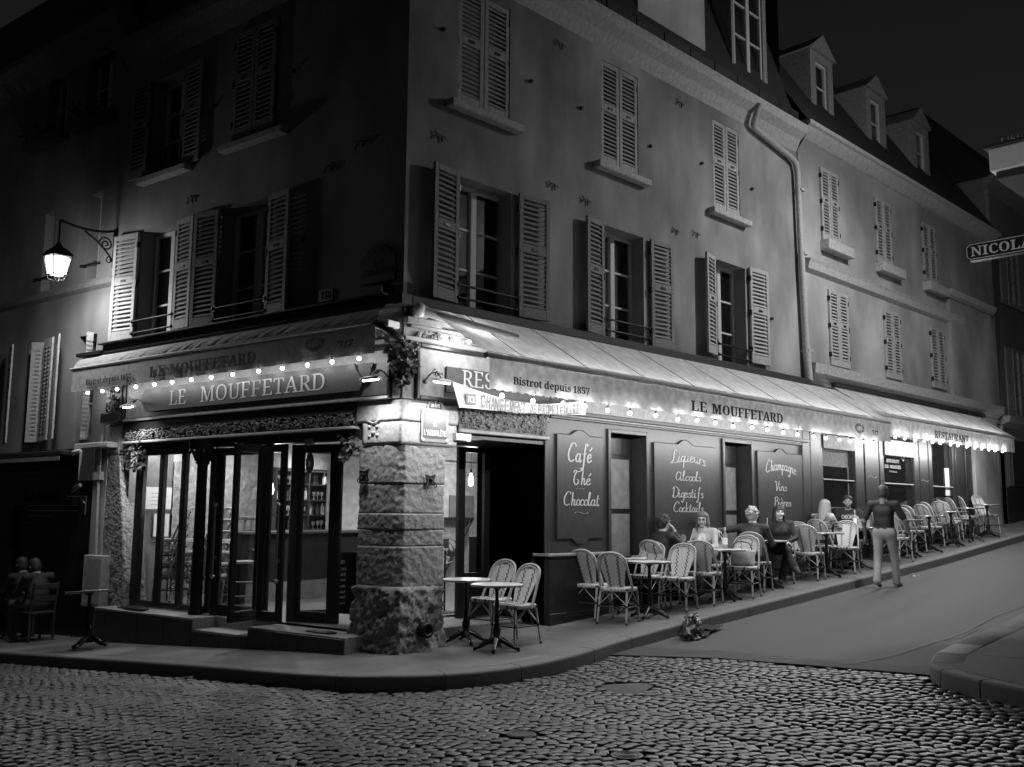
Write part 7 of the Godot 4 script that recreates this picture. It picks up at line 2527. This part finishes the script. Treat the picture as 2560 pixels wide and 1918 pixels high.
# ---------------------------------------------------------------- people
class Field:
	# a distance field on a grid, joined softly, meshed with surface nets
	var o: Vector3
	var h: float
	var nx: int
	var ny: int
	var nz: int
	var val := PackedFloat32Array()
	var best := PackedFloat32Array()
	var col := PackedByteArray()
	func _init(lo: Vector3, hi: Vector3, step: float):
		o = lo
		h = step
		nx = int((hi.x - lo.x) / h) + 2
		ny = int((hi.y - lo.y) / h) + 2
		nz = int((hi.z - lo.z) / h) + 2
		val.resize(nx * ny * nz)
		val.fill(1.0)
		best.resize(nx * ny * nz)
		best.fill(1.0)
		col.resize(nx * ny * nz)
	func cap(a: Vector3, b: Vector3, ra: float, rb: float, c: int, k := .03):
		var m := maxf(ra, rb) + k + h * 2
		var lo := Vector3(minf(a.x, b.x), minf(a.y, b.y), minf(a.z, b.z)) - Vector3(m, m, m) - o
		var hi := Vector3(maxf(a.x, b.x), maxf(a.y, b.y), maxf(a.z, b.z)) + Vector3(m, m, m) - o
		var ab := b - a
		var l2 := maxf(ab.length_squared(), 1e-9)
		for y in range(maxi(0, int(lo.y / h)), mini(ny, int(hi.y / h) + 1)):
			for z in range(maxi(0, int(lo.z / h)), mini(nz, int(hi.z / h) + 1)):
				for x in range(maxi(0, int(lo.x / h)), mini(nx, int(hi.x / h) + 1)):
					var p := o + Vector3(x, y, z) * h
					var t := clampf((p - a).dot(ab) / l2, 0.0, 1.0)
					var d := p.distance_to(a + ab * t) - lerpf(ra, rb, t)
					var i := (y * nz + z) * nx + x
					if d < best[i]:
						best[i] = d
						col[i] = c
					var v := val[i]
					var q := clampf(.5 + .5 * (d - v) / k, 0.0, 1.0)
					val[i] = lerpf(d, v, q) - k * q * (1.0 - q)
	func blob(c: Vector3, r: Vector3, b: Basis, ci: int, k := .02, cut := false):
		var m := maxf(r.x, maxf(r.y, r.z)) + k + h * 2
		var lo := c - Vector3(m, m, m) - o
		var hi := c + Vector3(m, m, m) - o
		var inv := b.inverse()
		var rm := minf(r.x, minf(r.y, r.z))
		for y in range(maxi(0, int(lo.y / h)), mini(ny, int(hi.y / h) + 1)):
			for z in range(maxi(0, int(lo.z / h)), mini(nz, int(hi.z / h) + 1)):
				for x in range(maxi(0, int(lo.x / h)), mini(nx, int(hi.x / h) + 1)):
					var p := inv * (o + Vector3(x, y, z) * h - c)
					var l := (p / r).length()
					var d := (l - 1.0) * rm * (1.0 if l < 1 else 1.0)
					var i := (y * nz + z) * nx + x
					var v := val[i]
					if cut:
						if -d > v - k:
							var q := clampf(.5 + .5 * (-d - v) / k, 0.0, 1.0)
							val[i] = lerpf(v, -d, q) + k * q * (1.0 - q)
					else:
						if d < best[i]:
							best[i] = d
							col[i] = ci
						var q := clampf(.5 + .5 * (d - v) / k, 0.0, 1.0)
						val[i] = lerpf(d, v, q) - k * q * (1.0 - q)
	func paint(c: Vector3, r: float, ci: int, squash := 1.0):
		for y in range(maxi(0, int((c.y - r - o.y) / h)), mini(ny, int((c.y + r - o.y) / h) + 2)):
			for z in range(maxi(0, int((c.z - r - o.z) / h)), mini(nz, int((c.z + r - o.z) / h) + 2)):
				for x in range(maxi(0, int((c.x - r - o.x) / h)), mini(nx, int((c.x + r - o.x) / h) + 2)):
					var p := o + Vector3(x, y, z) * h - c
					p.y /= squash
					if p.length() < r: col[(y * nz + z) * nx + x] = ci
	func mesh_into(mb: MB, pal: Array):
		var id := {}
		var sx := 1
		var sz := nx
		var sy := nx * nz
		var offs := [0, sx, sz, sz + sx, sy, sy + sx, sy + sz, sy + sz + sx]
		var cv := [Vector3(0, 0, 0), Vector3(1, 0, 0), Vector3(0, 0, 1), Vector3(1, 0, 1), Vector3(0, 1, 0), Vector3(1, 1, 0), Vector3(0, 1, 1), Vector3(1, 1, 1)]
		var edges := [[0, 1], [0, 2], [0, 4], [1, 3], [1, 5], [2, 3], [2, 6], [3, 7], [4, 5], [4, 6], [5, 7], [6, 7]]
		while mb.c.size() < mb.v.size(): mb.c.push_back(Color.WHITE)
		for y in ny - 1:
			for z in nz - 1:
				var row := (y * nz + z) * nx
				for x in nx - 1:
					var i := row + x
					var v0 := val[i]
					if v0 > .06 or v0 < -.06: continue
					var mask := 0
					for k in 8: if val[i + offs[k]] < 0.0: mask |= 1 << k
					if mask == 0 or mask == 255: continue
					var s := Vector3.ZERO
					var n := 0
					for e in edges:
						var a: int = e[0]
						var b: int = e[1]
						if ((mask >> a) & 1) != ((mask >> b) & 1):
							var va := val[i + offs[a]]
							var vb := val[i + offs[b]]
							s += cv[a].lerp(cv[b], va / (va - vb))
							n += 1
					s /= n
					var g := Vector3(val[i + sx] - v0 + val[i + sx + sy + sz] - val[i + sy + sz], val[i + sy] - v0 + val[i + sy + sx + sz] - val[i + sx + sz], val[i + sz] - v0 + val[i + sz + sx + sy] - val[i + sx + sy])
					id[i] = mb.v.size()
					mb.v.push_back(o + (Vector3(x, y, z) + s) * h)
					mb.n.push_back(g.normalized() if g.length_squared() > 1e-14 else Vector3.UP)
					var near := 0
					var bd := 9.0
					for k in 8:
						if val[i + offs[k]] < 0.0 and cv[k].distance_squared_to(s) < bd:
							bd = cv[k].distance_squared_to(s)
							near = k
					var c: float = pal[col[i + offs[near]]]
					mb.c.push_back(Color(c, c, c))
		for i in id.keys():
			var v0 := val[i]
			for ax in 3:
				var st: int = [sx, sy, sz][ax]
				var v1 := val[i + st]
				if (v0 < 0.0) == (v1 < 0.0): continue
				var u: int = [sy, sz, sx][ax]
				var w: int = [sz, sx, sy][ax]
				if not (id.has(i - u) and id.has(i - w) and id.has(i - u - w)): continue
				var a: int = id[i]
				var b: int = id[i - u]
				var c: int = id[i - u - w]
				var d: int = id[i - w]
				if v0 < 0.0: mb.i.append_array(PackedInt32Array([a, c, b, a, d, c]))
				else: mb.i.append_array(PackedInt32Array([a, b, c, a, c, d]))

func hand(mb: MB, wrist: Vector3, dir: Vector3, palm: Vector3, left: bool, curl: float, pal: Array):
	dir = dir.normalized()
	palm = (palm - dir * palm.dot(dir)).normalized()
	var side := dir.cross(palm) * (1.0 if left else -1.0)   # towards the thumb
	var f := Field.new(wrist - V(.20, .20, .20), wrist + V(.20, .20, .20), .0065)
	f.cap(wrist, wrist + dir * .03, .027, .026, 0, .01)
	for k in 3: f.cap(wrist + dir * .025 + side * (.018 - .018 * k), wrist + dir * .085 + side * (.026 - .026 * k), .016, .013, 0, .012)
	for k in 4:
		var b := wrist + dir * (.088 - .004 * absf(k - 1.2)) + side * (.031 - .0205 * k)
		var ln: float = [.072, .08, .074, .058][k]
		var d1 := (dir * cos(curl * .6) + palm * sin(curl * .6) + side * (.06 - .05 * k)).normalized()
		var d2 := (dir * cos(curl * 1.6) + palm * sin(curl * 1.6)).normalized()
		f.cap(b, b + d1 * ln * .5, .0095, .0088, 0, .004)
		f.cap(b + d1 * ln * .5, b + d1 * ln * .5 + d2 * ln * .5, .0088, .0072, 0, .004)
	var tb := wrist + dir * .03 + side * .03
	var td := (dir * .62 + side * .7 + palm * .25).normalized()
	f.cap(tb, tb + td * .04, .0135, .011, 0, .008)
	f.cap(tb + td * .04, tb + td * .04 + (dir * .9 + side * .2 + palm * (.2 + curl * .3)).normalized() * .03, .011, .0085, 0, .005)
	f.mesh_into(mb, pal)

func head(mb: MB, c: Vector3, b: Basis, pal: Array, beard := false):
	# c: middle of the head; b: its axes, z the way the face looks. colours: 0 skin, 5 dark (eyes, brows), 6 lips
	var f := Field.new(c - V(.17, .19, .17), c + V(.17, .16, .17), .0075)
	f.blob(c + b * V(0, .025, -.012), V(.074, .092, .094), b, 0)
	f.blob(c + b * V(0, -.045, .022), V(.056, .068, .066), b, 0, .03)
	f.cap(c + b * V(0, -.088, .062), c + b * V(0, -.09, .050), .026, .03, 0, .025)
	f.cap(c + b * V(0, .012, .088), c + b * V(0, -.026, .106), .011, .014, 0, .012)
	f.cap(c + b * V(-.02, -.030, .088), c + b * V(.02, -.030, .088), .011, .011, 0, .01)
	f.cap(c + b * V(-.04, .030, .076), c + b * V(.04, .030, .076), .012, .012, 0, .015)
	for s in [-1, 1]:
		f.blob(c + b * V(s * .031, .008, .094), V(.016, .011, .014), b, 0, .008, true)
		f.blob(c + b * V(s * .031, .008, .078), V(.012, .009, .010), b, 5, .003)
		f.blob(c + b * V(s * .040, -.025, .066), V(.024, .022, .022), b, 0, .02)
		f.blob(c + b * V(s * .076, -.005, -.008), V(.010, .031, .020), b, 0, .006)
	f.cap(c + b * V(-.018, -.060, .080), c + b * V(.018, -.060, .080), .008, .008, 6, .006)
	f.cap(c + b * V(-.016, -.071, .078), c + b * V(.016, -.071, .078), .008, .008, 6, .006)
	f.cap(c + b * V(0, -.06, -.02), c + b * V(0, -.20, -.045), .052, .056, 0, .03)
	for s in [-1, 1]: f.paint(c + b * V(s * .032, .034, .088), .013, 5, .45)
	if beard:
		f.paint(c + b * V(0, -.10, .06), .052, 7, .9)
		for s in [-1, 1]: f.paint(c + b * V(s * .055, -.07, .03), .042, 7, 1.0)
	f.mesh_into(mb, pal)

func hair(c: Vector3, b: Basis, style: String, seed_: int) -> Mesh:
	var r := RandomNumberGenerator.new()
	r.seed = seed_
	var mb := MB.new()
	var f := Field.new(c - V(.24, .52 if style.begins_with("long") else .22, .24), c + V(.24, .2, .24), .0095)
	f.blob(c + b * V(0, .038, -.022), V(.083, .094, .094), b, 0, .02)
	f.blob(c + b * V(0, -.03, -.045), V(.076, .07, .062), b, 0, .03)
	if style == "curly":
		for k in 120:
			var a := r.randf() * TAU
			var e := r.randf_range(-.35, 1.45)
			var d := V(cos(a) * cos(e), sin(e), sin(a) * cos(e))
			if d.z > .62 and d.y < .50: continue
			if d.y < -.1 and d.z > .0: continue
			var p := c + b * (V(0, .03, -.02) + d * V(.088, .095, .098))
			f.cap(p, p + b * V(r.randf_range(-.022, .022), r.randf_range(-.02, .022), r.randf_range(-.02, .02)), r.randf_range(.009, .017), r.randf_range(.007, .012), 0, .006)
	elif style == "short":
		f.blob(c + b * V(0, .062, .0), V(.076, .058, .082), b, 0, .02)
	elif style == "bob" or style == "long" or style == "long_wavy":
		var ln := .15 if style == "bob" else (.36 if style == "long_wavy" else .40)
		f.blob(c + b * V(0, .070, .0), V(.079, .054, .082), b, 0, .02)
		var n := 58 if style != "bob" else 40
		for k in n:
			var a := lerpf(-2.15, 2.15, (k + r.randf() * .7) / n)
			var dir := V(sin(a), 0, -cos(a))
			var p0 := c + b * (V(0, .07, -.015) + dir * V(.078, 0, .085))
			var p1 := c + b * (V(0, -.06, -.025) + dir * V(.094, 0, .098))
			var w := .012 if style != "long_wavy" else .03
			var back := 1.0 - absf(a) / 2.2
			var p2 := c + b * (V(0, -.06 - ln * .5, -.03 - .03 * back) + dir * V(.10, 0, .105)) + V(r.randf_range(-w, w), 0, r.randf_range(-w, w))
			var p3 := c + b * (V(0, -.06 - ln * r.randf_range(.85, 1.0), -.03 - .04 * back) + dir * V(.092, 0, .11)) + V(r.randf_range(-w, w), 0, r.randf_range(-w, w))
			f.cap(p0, p1, .014, .013, 0, .008)
			f.cap(p1, p2, .013, .011, 0, .007)
			f.cap(p2, p3, .011, .005, 0, .006)
		if style == "long_wavy":
			for k in 9:
				var q := lerpf(-.055, .055, k / 8.0)
				f.cap(c + b * V(q * .7, .105, .05), c + b * V(q * 1.1, .045 + r.randf_range(-.01, .008), .094), .012, .006, 0, .006)
	f.mesh_into(mb, [1.0])
	mb.c = PackedColorArray()
	return mb.mesh()

func figure(label: String, x: Transform3D, j: Dictionary, look: Dictionary) -> Node3D:
	# joints in metres in the figure's frame (z ahead, x to its left); look: shades of its clothes
	var t := thing("person", label, "person", x)
	var pal := [look.get("skin", .38), look.top, look.legs, look.shoes, look.get("under", look.top), .03, look.get("lips", .22), look.get("beard", .05)]
	var lo := V(9, 9, 9)
	var hi := -lo
	for k in j:
		if j[k] is Vector3 and not k.begins_with("_"):
			lo = V(minf(lo.x, j[k].x), minf(lo.y, j[k].y), minf(lo.z, j[k].z))
			hi = V(maxf(hi.x, j[k].x), maxf(hi.y, j[k].y), maxf(hi.z, j[k].z))
	lo -= V(.2, .08, .2)
	hi += V(.2, .05, .2)
	var f := Field.new(lo, hi, .0165)
	var g: float = look.get("girth", 1.0)
	var sleeve: int = 1
	var fore: int = 1 if look.get("long_sleeves", true) else 0
	var pel: Vector3 = j.pelvis
	var waist: Vector3 = j.waist
	var chest: Vector3 = j.chest
	var neck: Vector3 = j.neck
	var across: Vector3 = (j.shoulder_l - j.shoulder_r).normalized()
	f.cap(pel - across * .065, pel + across * .065, .115 * g, .115 * g, 2, .05)
	f.cap(pel - across * .05 + V(0, .05, 0), waist - across * .05, .105 * g, .098 * g, 1, .05)
	f.cap(pel + across * .05 + V(0, .05, 0), waist + across * .05, .105 * g, .098 * g, 1, .05)
	f.cap(waist - across * .05, chest - across * .065, .098 * g, .105 * g, 1, .05)
	f.cap(waist + across * .05, chest + across * .065, .098 * g, .105 * g, 1, .05)
	f.cap(chest, neck + V(0, -.03, 0), .10 * g, .065, 1, .05)
	f.cap(j.shoulder_l, neck + V(0, -.025, 0), .058 * g, .05, 1, .04)
	f.cap(j.shoulder_r, neck + V(0, -.025, 0), .058 * g, .05, 1, .04)
	f.cap(neck + V(0, -.01, 0), j.head + V(0, -.09, 0), .05, .05, 0, .02)
	for s in ["_l", "_r"]:
		var sh: Vector3 = j["shoulder" + s]
		var el: Vector3 = j["elbow" + s]
		var wr: Vector3 = j["wrist" + s]
		if look.get("long_sleeves", true):
			f.cap(sh, el, .056 * g, .048, 1, .03)
			f.cap(el, wr, .048, .036, 1, .02)
		else:
			f.cap(sh, sh.lerp(el, .75), .062 * g, .056, 1, .03)
			f.cap(sh.lerp(el, .6), el, .044, .040, 0, .01)
			f.cap(el, wr, .041, .028, 0, .02)
		var hp: Vector3 = j["hip" + s]
		var kn: Vector3 = j["knee" + s]
		var an: Vector3 = j["ankle" + s]
		var toe: Vector3 = j["toe" + s]
		f.cap(hp, kn, .092 * g, .066, 2, .04)
		f.cap(kn, an, .066, look.get("hem", .050), 2, .03)
		f.cap(an + V(0, -.01, 0), an.lerp(toe, .35) + V(0, .0, 0), .042, .042, 3, .015)
		f.cap(an.lerp(toe, .2), toe, .042, .034, 3, .02)
	if look.has("bust"): for s in [-1, 1]: f.blob(chest + across * .06 * s + V(0, -.04, 0) + (j.front as Vector3) * .075, V(.06, .06, .05), Basis.IDENTITY, 1, .03)
	if look.has("under"):
		# an open garment: the shirt beneath shows down the front
		for k in 9:
			var q := lerpf(.02, 1.0, k / 8.0)
			f.paint(neck.lerp(waist, q) + (j.front as Vector3) * .14, .075 * (1 - .25 * q), 4)
	if look.has("neckline"): f.paint(neck + (j.front as Vector3) * .07 + V(0, -.03, 0), look.neckline, 0)
	if look.has("bare"): for p in look.bare: f.paint(p[0], p[1], 0)
	if look.has("stripes"):
		var st: Array = look.stripes
		for y in f.ny:
			var wy := f.o.y + y * f.h
			if fmod(wy * st[0] + 100.0, 1.0) < st[1]:
				for q in range(y * f.nx * f.nz, (y + 1) * f.nx * f.nz): if f.col[q] == 1: f.col[q] = 4
	var mb := MB.new()
	f.mesh_into(mb, pal)
	var hb: Basis = j._head_basis
	head(mb, j.head, hb, pal, look.has("beard"))
	for s in ["_l", "_r"]:
		if j.has("_hand" + s):
			var hd: Array = j["_hand" + s]
			hand(mb, j["wrist" + s], hd[0], hd[1], s == "_l", hd[2], pal)
	part(t, "body", mb.mesh(), M.body)
	part(t, "hair", hair(j.head, hb, look.hair, hash(label) % 1000), look.hair_mat)
	if look.has("glasses"):
		var gm := MB.new()
		for s in [-1, 1]:
			var ring := []
			for k in 13: ring.push_back(j.head + hb * V(s * .032 + cos(TAU * k / 12) * .023, .008 + sin(TAU * k / 12) * .019, .103))
			gm.tube(ring, .0028, 4, false)
			gm.tube([j.head + hb * V(s * .055, .012, .10), j.head + hb * V(s * .078, .012, .0)], .0028, 4)
		gm.tube([j.head + hb * V(-.009, .01, .105), j.head + hb * V(.009, .01, .105)], .0028, 4)
		part(t, "glasses", gm.mesh(), M.black)
	return t

func seated(over := {}) -> Dictionary:
	var j := {"pelvis": V(0, .55, -.03), "waist": V(0, .70, -.04), "chest": V(0, .86, -.05), "neck": V(0, 1.01, -.05), "head": V(0, 1.145, -.02),
		"shoulder_l": V(.175, .955, -.05), "shoulder_r": V(-.175, .955, -.05), "elbow_l": V(.24, .72, .06), "elbow_r": V(-.24, .72, .06), "wrist_l": V(.14, .68, .28), "wrist_r": V(-.14, .68, .28),
		"hip_l": V(.085, .54, .0), "hip_r": V(-.085, .54, .0), "knee_l": V(.11, .53, .42), "knee_r": V(-.11, .53, .42), "ankle_l": V(.11, .09, .40), "ankle_r": V(-.11, .09, .40), "toe_l": V(.12, .04, .55), "toe_r": V(-.12, .04, .55),
		"front": V(0, 0, 1), "_head_basis": Basis.IDENTITY, "_hand_l": [V(-.3, -.1, 1), V(0, -1, 0), .5], "_hand_r": [V(.3, -.1, 1), V(0, -1, 0), .5]}
	j.merge(over, true)
	return j

func build_people():
	var yaw := func(a, p := 0.0): return Basis(Vector3.UP, deg_to_rad(a)) * Basis(V(1, 0, 0), deg_to_rad(p))
	var at := func(px, pz, d): return yaw_at(ground_at(px, pz), d)
	# the couple by the wall
	figure("man with dark curly hair in a dark jacket, seen from behind, a hand raised to his face", at.call(4.74, .15, V(1, 0, .05)),
		seated({"chest": V(0, .86, .02), "neck": V(0, 1.01, .04), "head": V(0, 1.15, .075), "shoulder_l": V(.18, .95, .02), "shoulder_r": V(-.18, .95, .02), "elbow_r": V(-.22, .80, .26), "wrist_r": V(-.10, 1.0, .215), "elbow_l": V(.22, .76, .2), "wrist_l": V(.08, .78, .38), "_hand_r": [V(.28, .95, -.25), V(.8, -.2, -.5), .5], "_head_basis": yaw.call(-14)}),
		{"top": .022, "legs": .03, "shoes": .02, "hair": "curly", "hair_mat": M.hair_dark, "glasses": 1, "girth": 1.05})
	figure("smiling woman with glasses and chin-length hair in a pale cardigan over a white top", at.call(5.82, .17, V(-1, 0, .22)),
		seated({"chest": V(0, .86, -.01), "neck": V(0, 1.0, .02), "head": V(0, 1.125, .05), "shoulder_l": V(.165, .945, .0), "shoulder_r": V(-.165, .945, .0), "elbow_r": V(-.22, .76, .14), "wrist_r": V(-.06, .765, .36), "elbow_l": V(.22, .72, .1), "wrist_l": V(.10, .70, .30), "_head_basis": yaw.call(12, 6), "_hand_r": [V(.5, 0, .9), V(0, -1, 0), .3]}),
		{"top": .40, "under": .78, "legs": .05, "shoes": .03, "hair": "bob", "hair_mat": M.hair_mid, "glasses": 1, "skin": .46, "girth": .95, "bust": 1, "neckline": .06})
	# the pair with the single glass
	figure("man with fair curly hair seen from behind, dark striped shirt, one arm along the next chair", at.call(6.62, .56, V(1, 0, -.22)),
		seated({"chest": V(0, .87, -.06), "neck": V(0, 1.02, -.05), "head": V(.01, 1.165, -.01), "shoulder_l": V(.19, .965, -.07), "shoulder_r": V(-.19, .965, -.05), "elbow_l": V(.43, .92, -.22), "wrist_l": V(.42, .93, -.47), "elbow_r": V(-.27, .72, .06), "wrist_r": V(-.17, .74, .30), "_hand_l": [V(-.2, -.6, -.7), V(0, -1, .3), .5], "_head_basis": yaw.call(-8)}),
		{"top": .028, "under2": 1, "legs": .03, "shoes": .02, "hair": "curly", "hair_mat": M.hair_fair, "girth": 1.08})
	figure("woman with long wavy dark hair and fringe, dark jumper, legs crossed in dark boots", at.call(7.62, .44, V(-1, 0, .62)),
		seated({"chest": V(0, .86, -.03), "neck": V(0, 1.0, -.02), "head": V(0, 1.135, .015), "elbow_l": V(.25, .73, .02), "wrist_l": V(.10, .66, .20), "elbow_r": V(-.25, .73, .02), "wrist_r": V(-.08, .67, .22), "knee_r": V(.02, .62, .42), "ankle_r": V(.20, .26, .50), "toe_r": V(.25, .20, .66), "knee_l": V(.10, .53, .42), "ankle_l": V(.0, .09, .40), "toe_l": V(-.03, .04, .56), "_head_basis": yaw.call(12)}),
		{"top": .020, "legs": .022, "shoes": .02, "hair": "long_wavy", "hair_mat": M.hair_dark, "skin": .48, "girth": 1.0, "bust": 1, "hem": .062})
	# by the walking man
	figure("woman with long straight fair hair seen from behind, striped top off one shoulder", at.call(9.44, .30, V(1, 0, .12)),
		seated({"chest": V(0, .86, .0), "neck": V(0, 1.0, .02), "head": V(0, 1.13, .05), "elbow_r": V(-.22, .74, .12), "wrist_r": V(-.08, .77, .34), "_head_basis": yaw.call(-4)}),
		{"top": .30, "legs": .04, "shoes": .03, "hair": "long", "hair_mat": M.hair_fair, "skin": .46, "girth": .95, "stripes": [22.0, .45], "under": .05, "bare": [[V(-.18, .97, -.05), .085]]})
	figure("man with short dark hair in a lettered dark sweatshirt, facing us", at.call(10.46, .26, V(-1, 0, .62)),
		seated({"head": V(0, 1.16, -.01), "shoulder_l": V(.19, .96, -.05), "shoulder_r": V(-.19, .96, -.05), "elbow_l": V(.27, .74, .05), "wrist_l": V(.15, .80, .28), "knee_l": V(.30, .58, .36), "ankle_l": V(.38, .40, .62), "toe_l": V(.42, .42, .78), "_head_basis": yaw.call(-4), "_hand_l": [V(-.2, .7, .6), V(-1, 0, 0), 1.0]}),
		{"top": .018, "legs": .035, "shoes": .30, "hair": "short", "hair_mat": M.hair_dark, "skin": .36, "girth": 1.12, "beard": .14})
	# the walking man
	var wp := V(8.92, 0, 1.62)
	wp.y = road(wp.x, wp.z)
	var w := {"pelvis": V(0, .90, .0), "waist": V(0, 1.06, .0), "chest": V(0, 1.24, .0), "neck": V(0, 1.41, -.01), "head": V(0, 1.555, .02), "shoulder_l": V(.205, 1.36, -.01), "shoulder_r": V(-.205, 1.36, -.01),
		"elbow_l": V(.31, 1.08, -.06), "wrist_l": V(.33, .84, .03), "elbow_r": V(-.33, 1.09, .05), "wrist_r": V(-.36, .86, .14), "hip_l": V(.10, .88, .0), "hip_r": V(-.10, .88, .0), "knee_l": V(.10, .50, -.05), "ankle_l": V(.08, .12, -.22), "toe_l": V(.08, .045, -.08),
		"knee_r": V(-.10, .49, .16), "ankle_r": V(-.09, .09, .22), "toe_r": V(-.10, .04, .37), "front": V(0, 0, 1), "_head_basis": yaw.call(4, 4), "_hand_l": [V(.05, -1, .1), V(-1, 0, 0), .6], "_hand_r": [V(-.05, -1, .1), V(1, 0, 0), .6]}
	figure("man walking away up the side street in a black T-shirt and pale trousers", yaw_at(wp, V(1, 0, -.08)), w,
		{"top": .012, "legs": .30, "shoes": .10, "hair": "short", "hair_mat": M.hair_dark, "skin": .14, "girth": 1.02, "long_sleeves": false, "hem": .060})
	# in the dark before the closed shop
	var la := func(u, d, dir):
		var p := L(u, 0, d)
		p.y = pav(p.x, p.z) - .03
		return yaw_at(p, dir)
	figure("bearded man in dark clothes on the timber chair, looking down at a phone", la.call(6.86, .50, LD),
		seated({"head": V(0, 1.10, .09), "neck": V(0, .99, .02), "chest": V(0, .85, .0), "elbow_l": V(.23, .72, .12), "wrist_l": V(.06, .70, .32), "elbow_r": V(-.23, .72, .12), "wrist_r": V(-.06, .70, .32), "_head_basis": yaw.call(10, 20), "_hand_l": [V(-.3, .2, .9), V(0, .5, -.5), .9], "_hand_r": [V(.3, .2, .9), V(0, .5, -.5), .9]}),
		{"top": .03, "legs": .08, "shoes": .25, "hair": "short", "hair_mat": M.hair_dark, "skin": .30, "beard": .08, "girth": 1.1})
	figure("dark-haired man sitting in the shade behind the man with the phone", la.call(7.62, .34, LD),
		seated({"head": V(0, 1.13, .04), "_head_basis": yaw.call(8, 12)}), {"top": .012, "legs": .04, "shoes": .05, "hair": "short", "hair_mat": M.hair_dark, "skin": .20, "girth": 1.1})
	figure("third sitter at the left edge, only an arm, a knee and a white-soled shoe in view", la.call(8.02, .92, -LD),
		seated({"knee_l": V(.12, .54, .38), "ankle_l": V(.16, .09, .44)}), {"top": .03, "legs": .10, "shoes": .45, "hair": "short", "hair_mat": M.hair_dark, "skin": .26})
	for q in [[7.62, .34, LD, "plain stool under the man sitting in the shade"], [8.02, .92, -LD, "plain stool under the sitter at the left edge"]]:
		var s := thing("stool", q[3], "stool", la.call(q[0], q[1], q[2]))
		part(s, "seat", boxm(V(-.19, .40, -.19), V(.19, .44, .17), .01), M.wood)
		for e in [[-1, -1], [1, -1], [-1, 1], [1, 1]]: part(s, "leg", boxm(V(e[0] * .15 - .02, .03, e[1] * .14 - .02), V(e[0] * .15 + .02, .40, e[1] * .14 + .02)), M.wood)
	# what they hold and wear
	var ph := la.call(6.86, .50, LD) * Transform3D(Basis(V(1, 0, 0), -.7), V(0, .74, .40)) as Transform3D
	var pt := thing("phone", "phone in the bearded man's hands", "phone", ph)
	part(pt, "case", boxm(V(-.036, -.07, -.004), V(.036, .07, .004), .002), M.black)
	# print on the man's sweatshirt
	var man: Node3D = null
	for o in get_children(): if o.has_meta("label") and str(o.get_meta("label")).begins_with("man with short dark hair in a lettered"): man = o
	if man: lettering(man, "print", "CHICAGO", "sans-bold", M.chalk, Transform3D(Basis(V(1, 0, 0), -.06), V(-.125, .845, .082)), .25, .075, .004)
